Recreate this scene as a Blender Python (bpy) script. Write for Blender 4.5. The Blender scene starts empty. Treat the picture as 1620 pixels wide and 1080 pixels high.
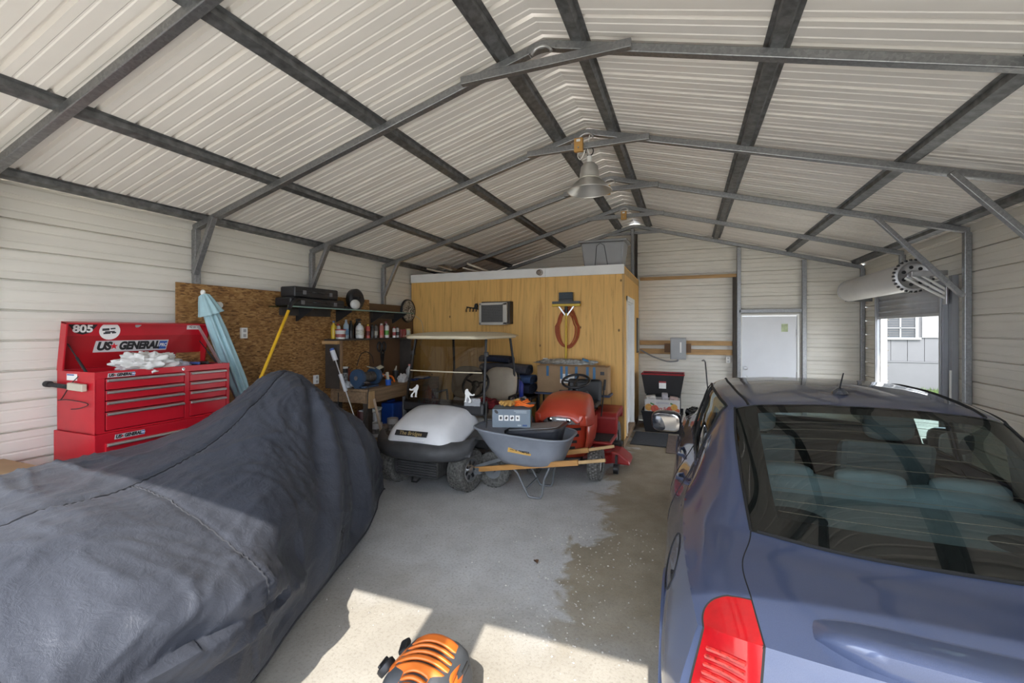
import bpy, bmesh, math, random
import numpy as np
from mathutils import Vector, Matrix, Euler, noise as mnoise
random.seed(7)
SC = bpy.context.scene
COL = SC.collection
PI = math.pi

# ---------------------------------------------------------------- camera, sky, sun, exposure
cam_d = bpy.data.cameras.new('camera'); cam = bpy.data.objects.new('camera', cam_d); COL.objects.link(cam)
cam.location = (0, 0, 1.8); cam.rotation_euler = (PI / 2, 0, 0.373)
cam_d.sensor_width = 36; cam_d.lens = 15.69; cam_d.shift_y = -0.0117; cam_d.clip_start = 0.02
SC.camera = cam
SC.view_settings.view_transform = 'Standard'; SC.view_settings.look = 'None'
SC.view_settings.gamma = 1; SC.view_settings.use_curve_mapping = False
SC.view_settings.exposure = 1.0
w = bpy.data.worlds.new('sky'); SC.world = w; w.use_nodes = True
w.node_tree.nodes['Background'].inputs[0].default_value = (0.80, 0.88, 1.0, 1)
w.node_tree.nodes['Background'].inputs[1].default_value = 3.6
sun_d = bpy.data.lights.new('sun', 'SUN'); sun = bpy.data.objects.new('sun', sun_d); COL.objects.link(sun)
sun_d.energy = 3.7; sun_d.color = (1.0, 0.93, 0.82); sun_d.angle = math.radians(0.6)
SUN_EL = math.radians(45.9)
sdir = Vector((-0.15 * math.cos(SUN_EL), math.cos(SUN_EL), -math.sin(SUN_EL)))
sun.rotation_euler = sdir.to_track_quat('-Z', 'Y').to_euler(); sun.location = (2, -8, 8)
SC.cycles.max_bounces = 12; SC.cycles.diffuse_bounces = 7; SC.cycles.glossy_bounces = 5
SC.cycles.transparent_max_bounces = 24; SC.cycles.caustics_reflective = False; SC.cycles.caustics_refractive = False

# ---------------------------------------------------------------- materials
MATS = {}
def _new(name):
    m = bpy.data.materials.new(name); m.use_nodes = True
    nt = m.node_tree; b = nt.nodes['Principled BSDF']
    return m, nt, b
def _mixcol(nt, fac, a, b):
    n = nt.nodes.new('ShaderNodeMix'); n.data_type = 'RGBA'
    if isinstance(fac, (int, float)): n.inputs[0].default_value = fac
    else: nt.links.new(fac, n.inputs[0])
    for s, v in ((6, a), (7, b)):
        if isinstance(v, tuple): n.inputs[s].default_value = (*v[:3], 1)
        else: nt.links.new(v, n.inputs[s])
    return n.outputs[2]
def _coord(nt, scale=(1, 1, 1), rot=(0, 0, 0), kind='Object'):
    t = nt.nodes.new('ShaderNodeTexCoord'); mp = nt.nodes.new('ShaderNodeMapping')
    mp.inputs['Scale'].default_value = scale; mp.inputs['Rotation'].default_value = rot
    nt.links.new(t.outputs[kind], mp.inputs[0]); return mp.outputs[0]
def _noise(nt, vec, scale, detail=4, rough=.55, dist=0):
    n = nt.nodes.new('ShaderNodeTexNoise'); n.inputs['Scale'].default_value = scale
    n.inputs['Detail'].default_value = detail; n.inputs['Roughness'].default_value = rough
    n.inputs['Distortion'].default_value = dist; nt.links.new(vec, n.inputs['Vector']); return n.outputs['Fac']
def _ramp(nt, fac, stops):
    r = nt.nodes.new('ShaderNodeValToRGB'); e = r.color_ramp.elements
    while len(e) < len(stops): e.new(0.5)
    for i, (p, c) in enumerate(stops):
        e[i].position = p; e[i].color = (*c[:3], 1) if isinstance(c, tuple) else (c, c, c, 1)
    nt.links.new(fac, r.inputs[0]); return r.outputs[0]
def _math(nt, op, a, b=None):
    n = nt.nodes.new('ShaderNodeMath'); n.operation = op
    for i, v in enumerate((a, b)):
        if v is None: continue
        if isinstance(v, (int, float)): n.inputs[i].default_value = v
        else: nt.links.new(v, n.inputs[i])
    return n.outputs[0]
def _bump(nt, b, h, strength, dist=.01):
    n = nt.nodes.new('ShaderNodeBump'); n.inputs['Strength'].default_value = strength
    n.inputs['Distance'].default_value = dist
    nt.links.new(h, n.inputs['Height']); nt.links.new(n.outputs[0], b.inputs['Normal'])
def mat(name, col, rough=.5, metal=0., var=.12, vs=6., bump=0., bs=60., coat=0., stretch=(1, 1, 1), spec=.5):
    if name in MATS: return MATS[name]
    m, nt, b = _new(name)
    b.inputs['Roughness'].default_value = rough; b.inputs['Metallic'].default_value = metal
    b.inputs['Coat Weight'].default_value = coat; b.inputs['Coat Roughness'].default_value = .06
    b.inputs['Specular IOR Level'].default_value = spec
    v = _coord(nt, stretch); f = _noise(nt, v, vs)
    dk = tuple(c * (1 - var) for c in col); lt = tuple(min(1, c * (1 + var)) for c in col)
    nt.links.new(_ramp(nt, f, ((.3, dk), (.7, lt))), b.inputs['Base Color'])
    if bump: _bump(nt, b, _noise(nt, v, bs, 3), bump)
    MATS[name] = m; return m
def glass_mat(name, tint, rough=0.0, ior=1.45):
    if name in MATS: return MATS[name]
    m = bpy.data.materials.new(name); m.use_nodes = True; nt = m.node_tree; nt.nodes.clear()
    o = nt.nodes.new('ShaderNodeOutputMaterial'); mx = nt.nodes.new('ShaderNodeMixShader')
    t = nt.nodes.new('ShaderNodeBsdfTransparent'); g = nt.nodes.new('ShaderNodeBsdfGlossy'); lw = nt.nodes.new('ShaderNodeLayerWeight')
    t.inputs[0].default_value = (*tint, 1); g.inputs['Roughness'].default_value = rough; lw.inputs[0].default_value = .5; f0 = ((ior - 1) / (ior + 1)) ** 2
    nt.links.new(_math(nt, 'ADD', _math(nt, 'MULTIPLY', _math(nt, 'POWER', lw.outputs['Facing'], 5.), 1 - f0), f0), mx.inputs[0]); nt.links.new(t.outputs[0], mx.inputs[1]); nt.links.new(g.outputs[0], mx.inputs[2])
    nt.links.new(mx.outputs[0], o.inputs[0]); MATS[name] = m; return m

# ---------------------------------------------------------------- mesh builder
class MB:
    def __init__(s): s.v = []; s.f = []; s.mi = []
    def add(s, vs, fs, m=0):
        o = len(s.v); s.v += [tuple(p) for p in vs]
        for f in fs: s.f.append(tuple(i + o for i in f)); s.mi.append(m)
        return s
    def box(s, c, size, rot=None, m=0):
        hx, hy, hz = [d / 2 for d in size]
        R = rot if isinstance(rot, Matrix) else (Euler(rot).to_matrix() if rot else Matrix.Identity(3))
        vs = [Vector(c) + R @ Vector((x * hx, y * hy, z * hz)) for x in (-1, 1) for y in (-1, 1) for z in (-1, 1)]
        return s.add(vs, [(0, 1, 3, 2), (4, 6, 7, 5), (0, 4, 5, 1), (2, 3, 7, 6), (0, 2, 6, 4), (1, 5, 7, 3)], m)
    def bb(s, a, b, m=0):
        return s.box([(a[i] + b[i]) / 2 for i in range(3)], [abs(b[i] - a[i]) for i in range(3)], None, m)
    def beam(s, p, q, wd, ht, up=(0, 0, 1), m=0):
        p, q = Vector(p), Vector(q); d = q - p; L = d.length; d.normalize()
        x = d.cross(Vector(up)); x = x.normalized() if x.length > 1e-5 else Vector((1, 0, 0)); z = x.cross(d)
        R = Matrix((x, d, z)).transposed()
        return s.box((p + q) / 2, (wd, L, ht), R, m)
    def cyl(s, p, q, r, r2=None, n=16, caps=True, m=0):
        p, q = Vector(p), Vector(q); r2 = r if r2 is None else r2; d = (q - p).normalized()
        a = d.orthogonal().normalized(); b = d.cross(a)
        vs = []
        for (c, rr) in ((p, r), (q, r2)):
            for i in range(n):
                t = 2 * PI * i / n; vs.append(c + (a * math.cos(t) + b * math.sin(t)) * rr)
        fs = [(i, (i + 1) % n, n + (i + 1) % n, n + i) for i in range(n)]
        if caps: fs += [tuple(range(n - 1, -1, -1)), tuple(range(n, 2 * n))]
        return s.add(vs, fs, m)
    def tube(s, pts, r, n=8, closed=False, m=0, flat=None):
        pts = [Vector(p) for p in pts]; K = len(pts); vs = []; prev = None
        for i, p in enumerate(pts):
            if closed: d = pts[(i + 1) % K] - pts[i - 1]
            else: d = pts[min(i + 1, K - 1)] - pts[max(i - 1, 0)]
            d.normalize()
            if prev is None: a = d.orthogonal().normalized()
            else:
                a = prev - d * prev.dot(d); a = a.normalized() if a.length > 1e-6 else d.orthogonal().normalized()
            prev = a; b = d.cross(a); rr = r[i] if isinstance(r, (list, tuple)) else r
            for j in range(n):
                t = 2 * PI * j / n; vs.append(p + (a * math.cos(t) + b * math.sin(t)) * rr)
        fs = []
        for i in range(K if closed else K - 1):
            for j in range(n):
                i2 = (i + 1) % K; fs.append((i * n + j, i * n + (j + 1) % n, i2 * n + (j + 1) % n, i2 * n + j))
        if not closed: fs += [tuple(range(n - 1, -1, -1)), tuple(range((K - 1) * n, K * n))]
        return s.add(vs, fs, m)
    def lathe(s, prof, o=(0, 0, 0), axis=(0, 0, 1), n=20, m=0, sx=1., sy=1., caps=True):
        o = Vector(o); ax = Vector(axis).normalized()
        a = Vector((1, 0, 0)) if abs(ax.z) > .99 else ax.orthogonal().normalized(); b = ax.cross(a); vs = []
        for (r, h) in prof:
            for j in range(n):
                t = 2 * PI * j / n; vs.append(o + ax * h + (a * math.cos(t) * sx + b * math.sin(t) * sy) * r)
        fs = []
        for i in range(len(prof) - 1):
            for j in range(n): fs.append((i * n + j, i * n + (j + 1) % n, (i + 1) * n + (j + 1) % n, (i + 1) * n + j))
        if caps and prof[0][0] > 1e-4: fs.append(tuple(range(n - 1, -1, -1)))
        if caps and prof[-1][0] > 1e-4: fs.append(tuple(range((len(prof) - 1) * n, len(prof) * n)))
        return s.add(vs, fs, m)
    def prism(s, poly, o, u, v, wv, m=0):
        o, u, v, wv = Vector(o), Vector(u), Vector(v), Vector(wv); n = len(poly)
        vs = [o + u * a + v * b for a, b in poly] + [o + u * a + v * b + wv for a, b in poly]
        fs = [tuple(range(n - 1, -1, -1)), tuple(range(n, 2 * n))] + [(i, (i + 1) % n, n + (i + 1) % n, n + i) for i in range(n)]
        return s.add(vs, fs, m)
    def grid(s, P, m=0, closed_j=False):
        R, C = len(P), len(P[0]); vs = [p for row in P for p in row]; fs = []
        for i in range(R - 1):
            for j in range(C if closed_j else C - 1):
                j2 = (j + 1) % C; fs.append((i * C + j, i * C + j2, (i + 1) * C + j2, (i + 1) * C + j))
        return s.add(vs, fs, m)
    def ell(s, c, r, n=14, k=8, rot=None, m=0, pw=1.0):
        c = Vector(c); R = Euler(rot).to_matrix() if rot else Matrix.Identity(3)
        def sp(t): return math.copysign(abs(t) ** pw, t)
        P = []
        for i in range(k + 1):
            ph = -PI / 2 + PI * i / k
            P.append([c + R @ Vector((r[0] * sp(math.cos(ph)) * sp(math.cos(2 * PI * j / n)), r[1] * sp(math.cos(ph)) * sp(math.sin(2 * PI * j / n)), r[2] * sp(math.sin(ph)))) for j in range(n)])
        return s.grid(P, m, True)
    def xf(s, fn): s.v = [tuple(fn(Vector(p))) for p in s.v]; return s
    def mesh(s, name, mats, smooth=None, weld=0.):
        me = bpy.data.meshes.new(name); me.from_pydata(s.v, [], s.f)
        for mm in (mats if isinstance(mats, (list, tuple)) else [mats]): me.materials.append(mm)
        me.polygons.foreach_set('material_index', s.mi)
        bm = bmesh.new(); bm.from_mesh(me)
        if weld: bmesh.ops.remove_doubles(bm, verts=bm.verts, dist=weld)
        bmesh.ops.recalc_face_normals(bm, faces=bm.faces); bm.to_mesh(me); bm.free()
        if smooth is not None:
            me.polygons.foreach_set('use_smooth', [True] * len(me.polygons)); me.set_sharp_from_angle(angle=math.radians(smooth))
        me.update(); return me

ORG = {}
def _link(name, data, parent):
    o = bpy.data.objects.new(name, data); COL.objects.link(o)
    if parent is not None: o.parent = parent; ORG[o.name] = ORG.get(parent.name)
    return o
def put(name, mb, mats, parent=None, smooth=None, bevel=0., seg=2, weld=0., sub=0, solid=0.):
    """one mesh object; under a thing built in world coordinates its vertices are shifted to the thing's base"""
    if parent is not None and ORG.get(parent.name) is not None:
        ox, oy, oz = ORG[parent.name]; mb.v = [(x - ox, y - oy, z - oz) for x, y, z in mb.v]
    me = mb.mesh(name, mats, smooth, weld)
    o = _link(name, me, parent)
    if solid:
        md = o.modifiers.new('solid', 'SOLIDIFY'); md.thickness = solid; md.offset = 0
    if bevel:
        md = o.modifiers.new('bevel', 'BEVEL'); md.width = bevel; md.segments = seg; md.limit_method = 'ANGLE'; md.harden_normals = False
    if sub:
        md = o.modifiers.new('sub', 'SUBSURF'); md.levels = sub; md.render_levels = sub
    return o
def tag(o, label=None, cat=None, group=None, kind=None):
    if label: o['label'] = label
    if cat: o['category'] = cat
    if group: o['group'] = group
    if kind: o['kind'] = kind
    return o
def thing(name, label, cat, loc=(0, 0, 0), rotz=0, group=None, world=True, kind=None):
    """Empty at the base of a thing; world=True: its parts are written in world coordinates"""
    o = bpy.data.objects.new(name, None); COL.objects.link(o); o.location = loc; o.rotation_euler = (0, 0, rotz)
    o.empty_display_size = .1
    if world: ORG[o.name] = tuple(loc)
    return tag(o, label, cat, group, kind)
def single(name, mb, mats, label, cat, group=None, base=None, kind=None, **kw):
    """a thing that is one mesh, written in world coordinates; origin moved to its base"""
    if base is None:
        a = np.array(mb.v); base = ((a[:, 0].min() + a[:, 0].max()) / 2, (a[:, 1].min() + a[:, 1].max()) / 2, a[:, 2].min())
    mb.v = [(x - base[0], y - base[1], z - base[2]) for x, y, z in mb.v]
    o = put(name, mb, mats, None, **kw); o.location = base
    ORG[o.name] = tuple(float(b) for b in base)
    return tag(o, label, cat, group, kind)
def copy_tree(o, loc=None, parent=None, label=None):
    c = o.copy(); COL.objects.link(c)
    if parent is not None: c.parent = parent
    if loc is not None: c.location = loc
    if label: c['label'] = label
    for ch in list(o.children): copy_tree(ch, None, c)
    return c
def text(name, body, size, mt, parent, loc, xdir, ydir, ext=.001, align='LEFT', shear=0., bold=0., sx=1.):
    cu = bpy.data.curves.new(name, 'FONT'); cu.body = body; cu.size = size; cu.extrude = ext; cu.align_x = align; cu.align_y = 'CENTER'
    cu.shear = shear; cu.offset = bold; cu.materials.append(mt)
    tmp = bpy.data.objects.new('tmp', cu); me = bpy.data.meshes.new_from_object(tmp); bpy.data.objects.remove(tmp); me.name = name
    if not me.materials: me.materials.append(mt)
    o = _link(name, me, parent); x = Vector(xdir).normalized(); y = Vector(ydir).normalized(); z = x.cross(y)
    R = Matrix((x, y, z)).transposed().to_4x4()
    l = Vector(loc)
    if parent is not None and ORG.get(parent.name) is not None: l = l - Vector(ORG[parent.name])
    o.matrix_local = Matrix.Translation(l) @ R @ Matrix.Diagonal((sx, 1, 1, 1)); return o
def spl(ctrl, n):
    """Catmull-Rom through control points, n samples per span"""
    C = np.array(ctrl, float); C = np.vstack([2 * C[0] - C[1], C, 2 * C[-1] - C[-2]]); out = []
    for i in range(1, len(C) - 2):
        for k in range(n):
            t = k / n; out.append(cr(C[i - 1], C[i], C[i + 1], C[i + 2], t))
    out.append(C[-2]); return np.array(out)
def cr(a, b, c, d, t): return .5 * ((2 * b) + (-a + c) * t + (2 * a - 5 * b + 4 * c - d) * t * t + (-a + 3 * b - 3 * c + d) * t ** 3)
class Surf:
    """interpolating tensor spline through a control net net[i][j] = (x, y, z)"""
    def __init__(s, net, mirror=False):
        N = np.array(net, float)
        N = np.concatenate([2 * N[:1] - N[1:2], N, 2 * N[-1:] - N[-2:-1]], 0)
        s.N = np.concatenate([N[:, 1:2] * np.array((-1, 1, 1)) if mirror else 2 * N[:, :1] - N[:, 1:2], N, 2 * N[:, -1:] - N[:, -2:-1]], 1)
        s.ns, s.nt = len(net) - 1, len(net[0]) - 1
    def __call__(s, a, b):
        i = min(max(int(math.floor(a)), 0), s.ns - 1); j = min(max(int(math.floor(b)), 0), s.nt - 1); a -= i; b -= j
        r = [cr(*[s.N[i + k, j + l] for l in range(4)], b) for k in range(4)]
        return cr(*r, a)
    def nor(s, a, b):
        e = .02; u = s(min(a + e, s.ns), b) - s(max(a - e, 0), b); v = s(a, min(b + e, s.nt)) - s(a, max(b - e, 0))
        n = np.cross(u, v); return n / (np.linalg.norm(n) + 1e-12)
    @staticmethod
    def _w(vals, n):
        W = np.zeros((len(vals), n + 3))
        for r, a in enumerate(vals):
            i = min(max(int(math.floor(a)), 0), n - 1); t = a - i
            W[r, i:i + 4] = .5 * np.array((-t + 2 * t * t - t ** 3, 2 - 5 * t * t + 3 * t ** 3, t + 4 * t * t - 3 * t ** 3, -t * t + t ** 3))
        return W
    def grid(s, av, bv): return np.einsum('ai,bj,ijk->abk', s._w(av, s.ns), s._w(bv, s.nt), s.N)
    def grid_nor(s, av, bv):
        e = .02; av, bv = np.array(av), np.array(bv)
        u = s.grid(np.minimum(av + e, s.ns), bv) - s.grid(np.maximum(av - e, 0), bv); v = s.grid(av, np.minimum(bv + e, s.nt)) - s.grid(av, np.maximum(bv - e, 0))
        n = np.cross(u, v); return n / (np.linalg.norm(n, axis=2, keepdims=True) + 1e-12)
    def patch(s, a0, a1, b0, b1, na, nb): return list(s.grid(np.linspace(a0, a1, na + 1), np.linspace(b0, b1, nb + 1)))
# ================================================================ STRUCTURE
XL, XR, XC, YF, YB = -4.73, 2.79, -0.97, -0.12, 9.2
SLOPE, ZR = 0.27, 3.925                       # underside of the roof sheets at the ridge
def roof_z(x): return ZR - SLOPE * abs(x - XC)

def metal_mat(name, col, rough, var=.06, streak=(1, 1, 1), vs=3.):
    return mat(name, col, rough, 0., var, vs, stretch=streak)
M_WALL = metal_mat('wall_sheet_cream', (.735, .705, .635), .42, .05, (1, .4, 3))
M_ROOF = metal_mat('roof_sheet_white', (.80, .765, .725), .38, .06, (.3, 1, 1))
def galv():
    m, nt, b = _new('galvanized_steel'); v = _coord(nt)
    vo = nt.nodes.new('ShaderNodeTexVoronoi'); vo.inputs['Scale'].default_value = 60; nt.links.new(v, vo.inputs['Vector'])
    n = _noise(nt, v, 5.)
    c = _ramp(nt, vo.outputs['Color'], ((.2, (.26, .265, .27)), (.8, (.40, .405, .41))))
    nt.links.new(_mixcol(nt, n, c, (.28, .285, .295)), b.inputs['Base Color'])
    b.inputs['Metallic'].default_value = .85; b.inputs['Roughness'].default_value = .42
    MATS['galv'] = m; return m
M_GALV = galv()
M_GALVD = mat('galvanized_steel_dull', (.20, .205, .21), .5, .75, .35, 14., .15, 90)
def ply(name, base, dark, axis='Z', scale=1.):
    m, nt, b = _new(name)
    st = {'Z': (9, 9, .55), 'X': (.55, 9, 9), 'Y': (9, .55, 9)}[axis]
    v = _coord(nt, tuple(k * scale for k in st)); f = _noise(nt, v, 1.1, 6, .62, 2.2)
    r = _ramp(nt, f, ((.28, dark), (.45, base), (.62, tuple(min(1, c * 1.12) for c in base)), (.8, tuple(c * .86 for c in base))))
    v2 = _coord(nt, (2.2, 2.2, 1.5)); vo = nt.nodes.new('ShaderNodeTexVoronoi'); vo.inputs['Scale'].default_value = 1.7
    nt.links.new(v2, vo.inputs['Vector']); k = _ramp(nt, vo.outputs['Distance'], ((.03, 1.), (.075, 0.)))
    nt.links.new(_mixcol(nt, k, r, tuple(c * .35 for c in dark)), b.inputs['Base Color'])
    b.inputs['Roughness'].default_value = .62; _bump(nt, b, f, .12); MATS[name] = m; return m
M_PLY = ply('plywood', (.74, .44, .135), (.50, .245, .065))
M_LUM = mat('lumber_pine', (.44, .27, .12), .65, 0, .25, 3., .1, 40, stretch=(1, 8, 8))
M_LUMV = mat('lumber_upright', (.52, .32, .12), .65, 0, .28, 3., .1, 40, stretch=(8, 8, .7))
M_LUMD = mat('lumber_dark', (.05, .04, .033), .7, 0, .3, 5.)
M_OLDW = mat('lumber_weathered', (.25, .165, .095), .75, 0, .3, 4., .15, 40, stretch=(6, .6, 6))
M_WHT = mat('white_paint', (.84, .84, .82), .45, 0, .04, 4.)
M_WHTD = mat('white_door_paint', (.74, .76, .80), .35, 0, .03, 3.)
M_BLK = mat('black_plastic', (.018, .018, .02), .45, 0, .2, 8.)
M_BLKR = mat('black_rubber', (.02, .02, .021), .75, 0, .3, 20., .2, 60)
M_CHR = mat('chrome', (.75, .75, .76), .15, 1., .05, 5.)
M_STEEL = mat('brushed_steel', (.52, .52, .53), .32, .9, .1, 20.)
M_GREY = mat('grey_plastic', (.24, .245, .26), .5, 0, .1, 6.)

# ---- floor (dusty slab, bare dirt strip along the car) and the ground outside
def floor_mat():
    m, nt, b = _new('dusty_concrete'); v = _coord(nt)
    big = _noise(nt, v, .7, 5, .6); mid = _noise(nt, v, 3.5, 6, .65); fine = _noise(nt, v, 55, 5, .7); gr = _noise(nt, v, 190, 3)
    grey = _ramp(nt, mid, ((.25, (.46, .46, .455)), (.55, (.57, .57, .57)), (.8, (.63, .63, .63))))
    dirt = _ramp(nt, mid, ((.25, (.27, .23, .165)), (.55, (.36, .31, .23)), (.8, (.43, .375, .285))))
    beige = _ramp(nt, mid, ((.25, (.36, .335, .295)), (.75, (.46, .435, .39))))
    sep = nt.nodes.new('ShaderNodeSeparateXYZ'); nt.links.new(v, sep.inputs[0])
    wob = _math(nt, 'MULTIPLY', _math(nt, 'SUBTRACT', _noise(nt, v, 1.7, 5, .6, .6), .5), 1.3)
    e1 = _math(nt, 'ADD', _math(nt, 'ADD', sep.outputs[0], .80), wob)           # > 0 : dirt side near the car
    k1 = _ramp(nt, _math(nt, 'ADD', _math(nt, 'MULTIPLY', e1, 3.0), .5), ((.35, 0.), (.65, 1.)))
    e2 = _math(nt, 'ADD', _math(nt, 'SUBTRACT', 2.75, sep.outputs[1]), wob)      # > 0 : beige dust near the doorway, its colour darkened to offset the sun patch
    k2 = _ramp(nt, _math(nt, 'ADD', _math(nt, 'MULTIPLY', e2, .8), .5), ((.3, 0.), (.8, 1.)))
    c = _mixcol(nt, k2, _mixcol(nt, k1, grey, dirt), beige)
    c = _mixcol(nt, _ramp(nt, fine, ((.35, .45), (.5, 0.))), c, (.22, .20, .17))
    c = _mixcol(nt, _ramp(nt, gr, ((.62, 0.), (.72, .5))), c, (.55, .53, .48))
    nt.links.new(c, b.inputs['Base Color']); b.inputs['Roughness'].default_value = .85
    h = _math(nt, 'ADD', _math(nt, 'MULTIPLY', fine, .6), _math(nt, 'MULTIPLY', gr, .4)); _bump(nt, b, h, .35, .006)
    return m
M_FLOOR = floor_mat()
g = MB()
n = 40
P = [[(XL + .005 + (XR - XL - .01) * i / n, YF + (YB - YF - .01) * j / n, .004 * mnoise.noise(Vector((i * .5, j * .6, 3.)))) for j in range(n + 1)] for i in range(n + 1)]
g.grid(P)
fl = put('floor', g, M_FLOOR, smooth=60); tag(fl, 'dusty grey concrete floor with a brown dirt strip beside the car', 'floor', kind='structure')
g = MB().bb((-22, -26, -.12), (26, 34, -.03))
tag(put('ground', g, mat('gravel_drive', (.46, .43, .37), .9, 0, .2, 3., .3, 40)), 'pale gravel ground outside the garage', 'ground', kind='structure')
# small stones and crumbs lying on the slab: countless grit
g = MB(); rs = random.Random(3)
for i in range(900):
    x = rs.uniform(-2.4, -.2); y = rs.uniform(1.3, 6.6)
    if rs.random() < .5: x = min(-.14, rs.gauss(-.75, .25)); y = rs.uniform(2.4, 6)
    if (x > -2.0 and y > 4.2) or (x < -.7 and y < 2.1): continue
    r = rs.uniform(.003, .009); h = r * .7
    g.add([(x - r, y, .002), (x, y - r, .002), (x + r, y, .002), (x, y + r, .002), (x, y, h + .003)], [(0, 1, 4), (1, 2, 4), (2, 3, 4), (3, 0, 4)])
tag(put('grit', g, mat('grit_stone', (.42, .40, .37), .9, 0, .5, 30.)), 'loose pale grit scattered over the concrete floor', 'grit', kind='stuff')
def leaf(name, x, y, s, rz, label):
    g = MB(); P = []
    for i in range(7):
        t = i / 6; wd = s * .4 * math.sin(PI * min(t * 1.05, 1)) + .001
        P.append([(wd * k, s * (t - .5), .004 + .35 * s * abs(k) * .6 + .01 * math.sin(t * 3)) for k in (-1, -.5, 0, .5, 1)])
    g.grid(P); R = Matrix.Rotation(rz, 3, 'Z'); g.xf(lambda p: R @ p + Vector((x, y, 0)))
    return single(name, g, mat('dry_leaf', (.10, .055, .03), .8), label, 'leaf', smooth=60)
leaf('dry_leaf', -1.08, 3.27, .05, .7, 'small curled brown dry leaf alone on the grey floor')

# ---- corrugated sheets
PITCH = .229
PROF = [(0, 0), (.034, 0), (.040, .005), (.048, .005), (.054, 0), (.094, 0), (.102, .030), (.124, .030), (.132, 0), (.172, 0), (.178, .005), (.186, .005), (.192, 0)]
WPROF = [(0, 0), (.034, 0), (.040, .004), (.048, .004), (.054, 0), (.104, 0), (.107, .034), (.119, .034), (.122, 0), (.172, 0), (.178, .004), (.186, .004), (.192, 0)]
def prof_rows(a, b, PROF=PROF):
    """(position, depth) pairs of the rib profile between a and b"""
    out = []; k = math.floor(a / PITCH) - 1
    pts = []
    while k * PITCH < b + PITCH:
        pts += [(k * PITCH + t, d) for t, d in PROF]; k += 1
    def dep(t):
        for (t0, d0), (t1, d1) in zip(pts, pts[1:]):
            if t0 <= t <= t1: return d0 + (d1 - d0) * (t - t0) / max(t1 - t0, 1e-9)
        return 0
    return [(a, dep(a))] + [(t, d) for t, d in pts if a + 1e-4 < t < b - 1e-4] + [(b, dep(b))]
SHEET = PITCH * 4
def wall_sheets(parent, bays, fn, zmax=None):
    """bays: list of (lo, hi, z0, z1); fn(along, depth, z) -> point; a sheet is four ribs high"""
    for lo, hi, z0, z1 in bays:
        k = math.floor((z0 + .0001) / SHEET)
        while k * SHEET < z1 - .001:
            a, b = max(z0, k * SHEET), min(z1, (k + 1) * SHEET); k += 1
            P = []
            for z, d in prof_rows(a, b, WPROF):
                l, h = lo, hi
                if zmax:
                    half = (ZR - z) / SLOPE
                    l, h = max(lo, XC - half), min(hi, XC + half)
                    if h - l < .01: continue
                P.append([fn(l + (h - l) * t, d, z) for t in (0, .5, 1)])
            if len(P) > 1: put('metal_sheet', MB().grid(P), M_WALL, parent, smooth=25)
def struct(name, label):
    o = bpy.data.objects.new(name, None); COL.objects.link(o); return tag(o, label, name.split('_')[0], kind='structure')
ZE = roof_z(XL)
wl = struct('wall_left', 'cream ribbed metal wall on the left side of the garage')
wall_sheets(wl, [(YF, YB + .05, 0, ZE)], lambda a, d, z: (XL - d, a, z))
wr = struct('wall_right', 'cream ribbed metal wall on the right with a roll-up door opening')
DY0, DY1, DZ = 6.50, 8.30, 2.32
wall_sheets(wr, [(YF, DY0, 0, DZ), (DY1, YB + .05, 0, DZ), (YF, YB + .05, DZ, ZE)], lambda a, d, z: (XR + d, a, z))
wb = struct('wall_back', 'cream ribbed metal gable wall at the far end')
BX0, BX1, BZ = .915, 1.845, 2.075
wall_sheets(wb, [(XL, BX0, 0, BZ), (BX1, XR, 0, BZ), (XL, XR, BZ, ZR)], lambda a, d, z: (a, YB + d, z), True)
wf = struct('wall_front', 'cream ribbed metal front wall with two vehicle doorways behind the camera')
FH = 2.68
wall_sheets(wf, [(XL, -3.87, 0, FH), (-1.11, -.79, 0, FH), (1.97, XR, 0, FH), (XL, XR, FH, ZR)], lambda a, d, z: (a, YF - d, z), True)
for i, (a, b) in enumerate(((-1.13, -.77),)):
    put('door_post', MB().bb((a, YF - .02, 0), (b, YF + .10, FH)), M_GALV, wf, bevel=.004)
put('door_header', MB().bb((-3.9, YF + .01, FH), (2.0, YF + .07, FH + .08)), M_GALV, wf)
# ---- roof
ce = struct('ceiling', 'white ribbed metal roof seen from underneath')
nsh = int(math.ceil((YB - YF + .3) / SHEET))
for side in (-1, 1):
    for k in range(nsh):
        a = YF - .15 + k * SHEET; b = min(a + SHEET, YB + .15)
        if b - a < .05: continue
        P = []
        for y, d in prof_rows(a, b):
            xe = XC + side * (abs(XL - XC) + .12 if side < 0 else abs(XR - XC) + .12)
            P.append([(XC + (xe - XC) * t, y, roof_z(XC + (xe - XC) * t) + d) for t in (0, .5, 1)])
        put('roof_sheet', MB().grid(P), M_ROOF, ce, smooth=25)
g = MB(); P = []
for y in (YF - .15, YB + .15): P.append([(XC + t, y, roof_z(XC + t) + .03) for t in (-.17, 0, .17)])
put('ridge_cap', g.grid(P), M_ROOF, ce)
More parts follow.
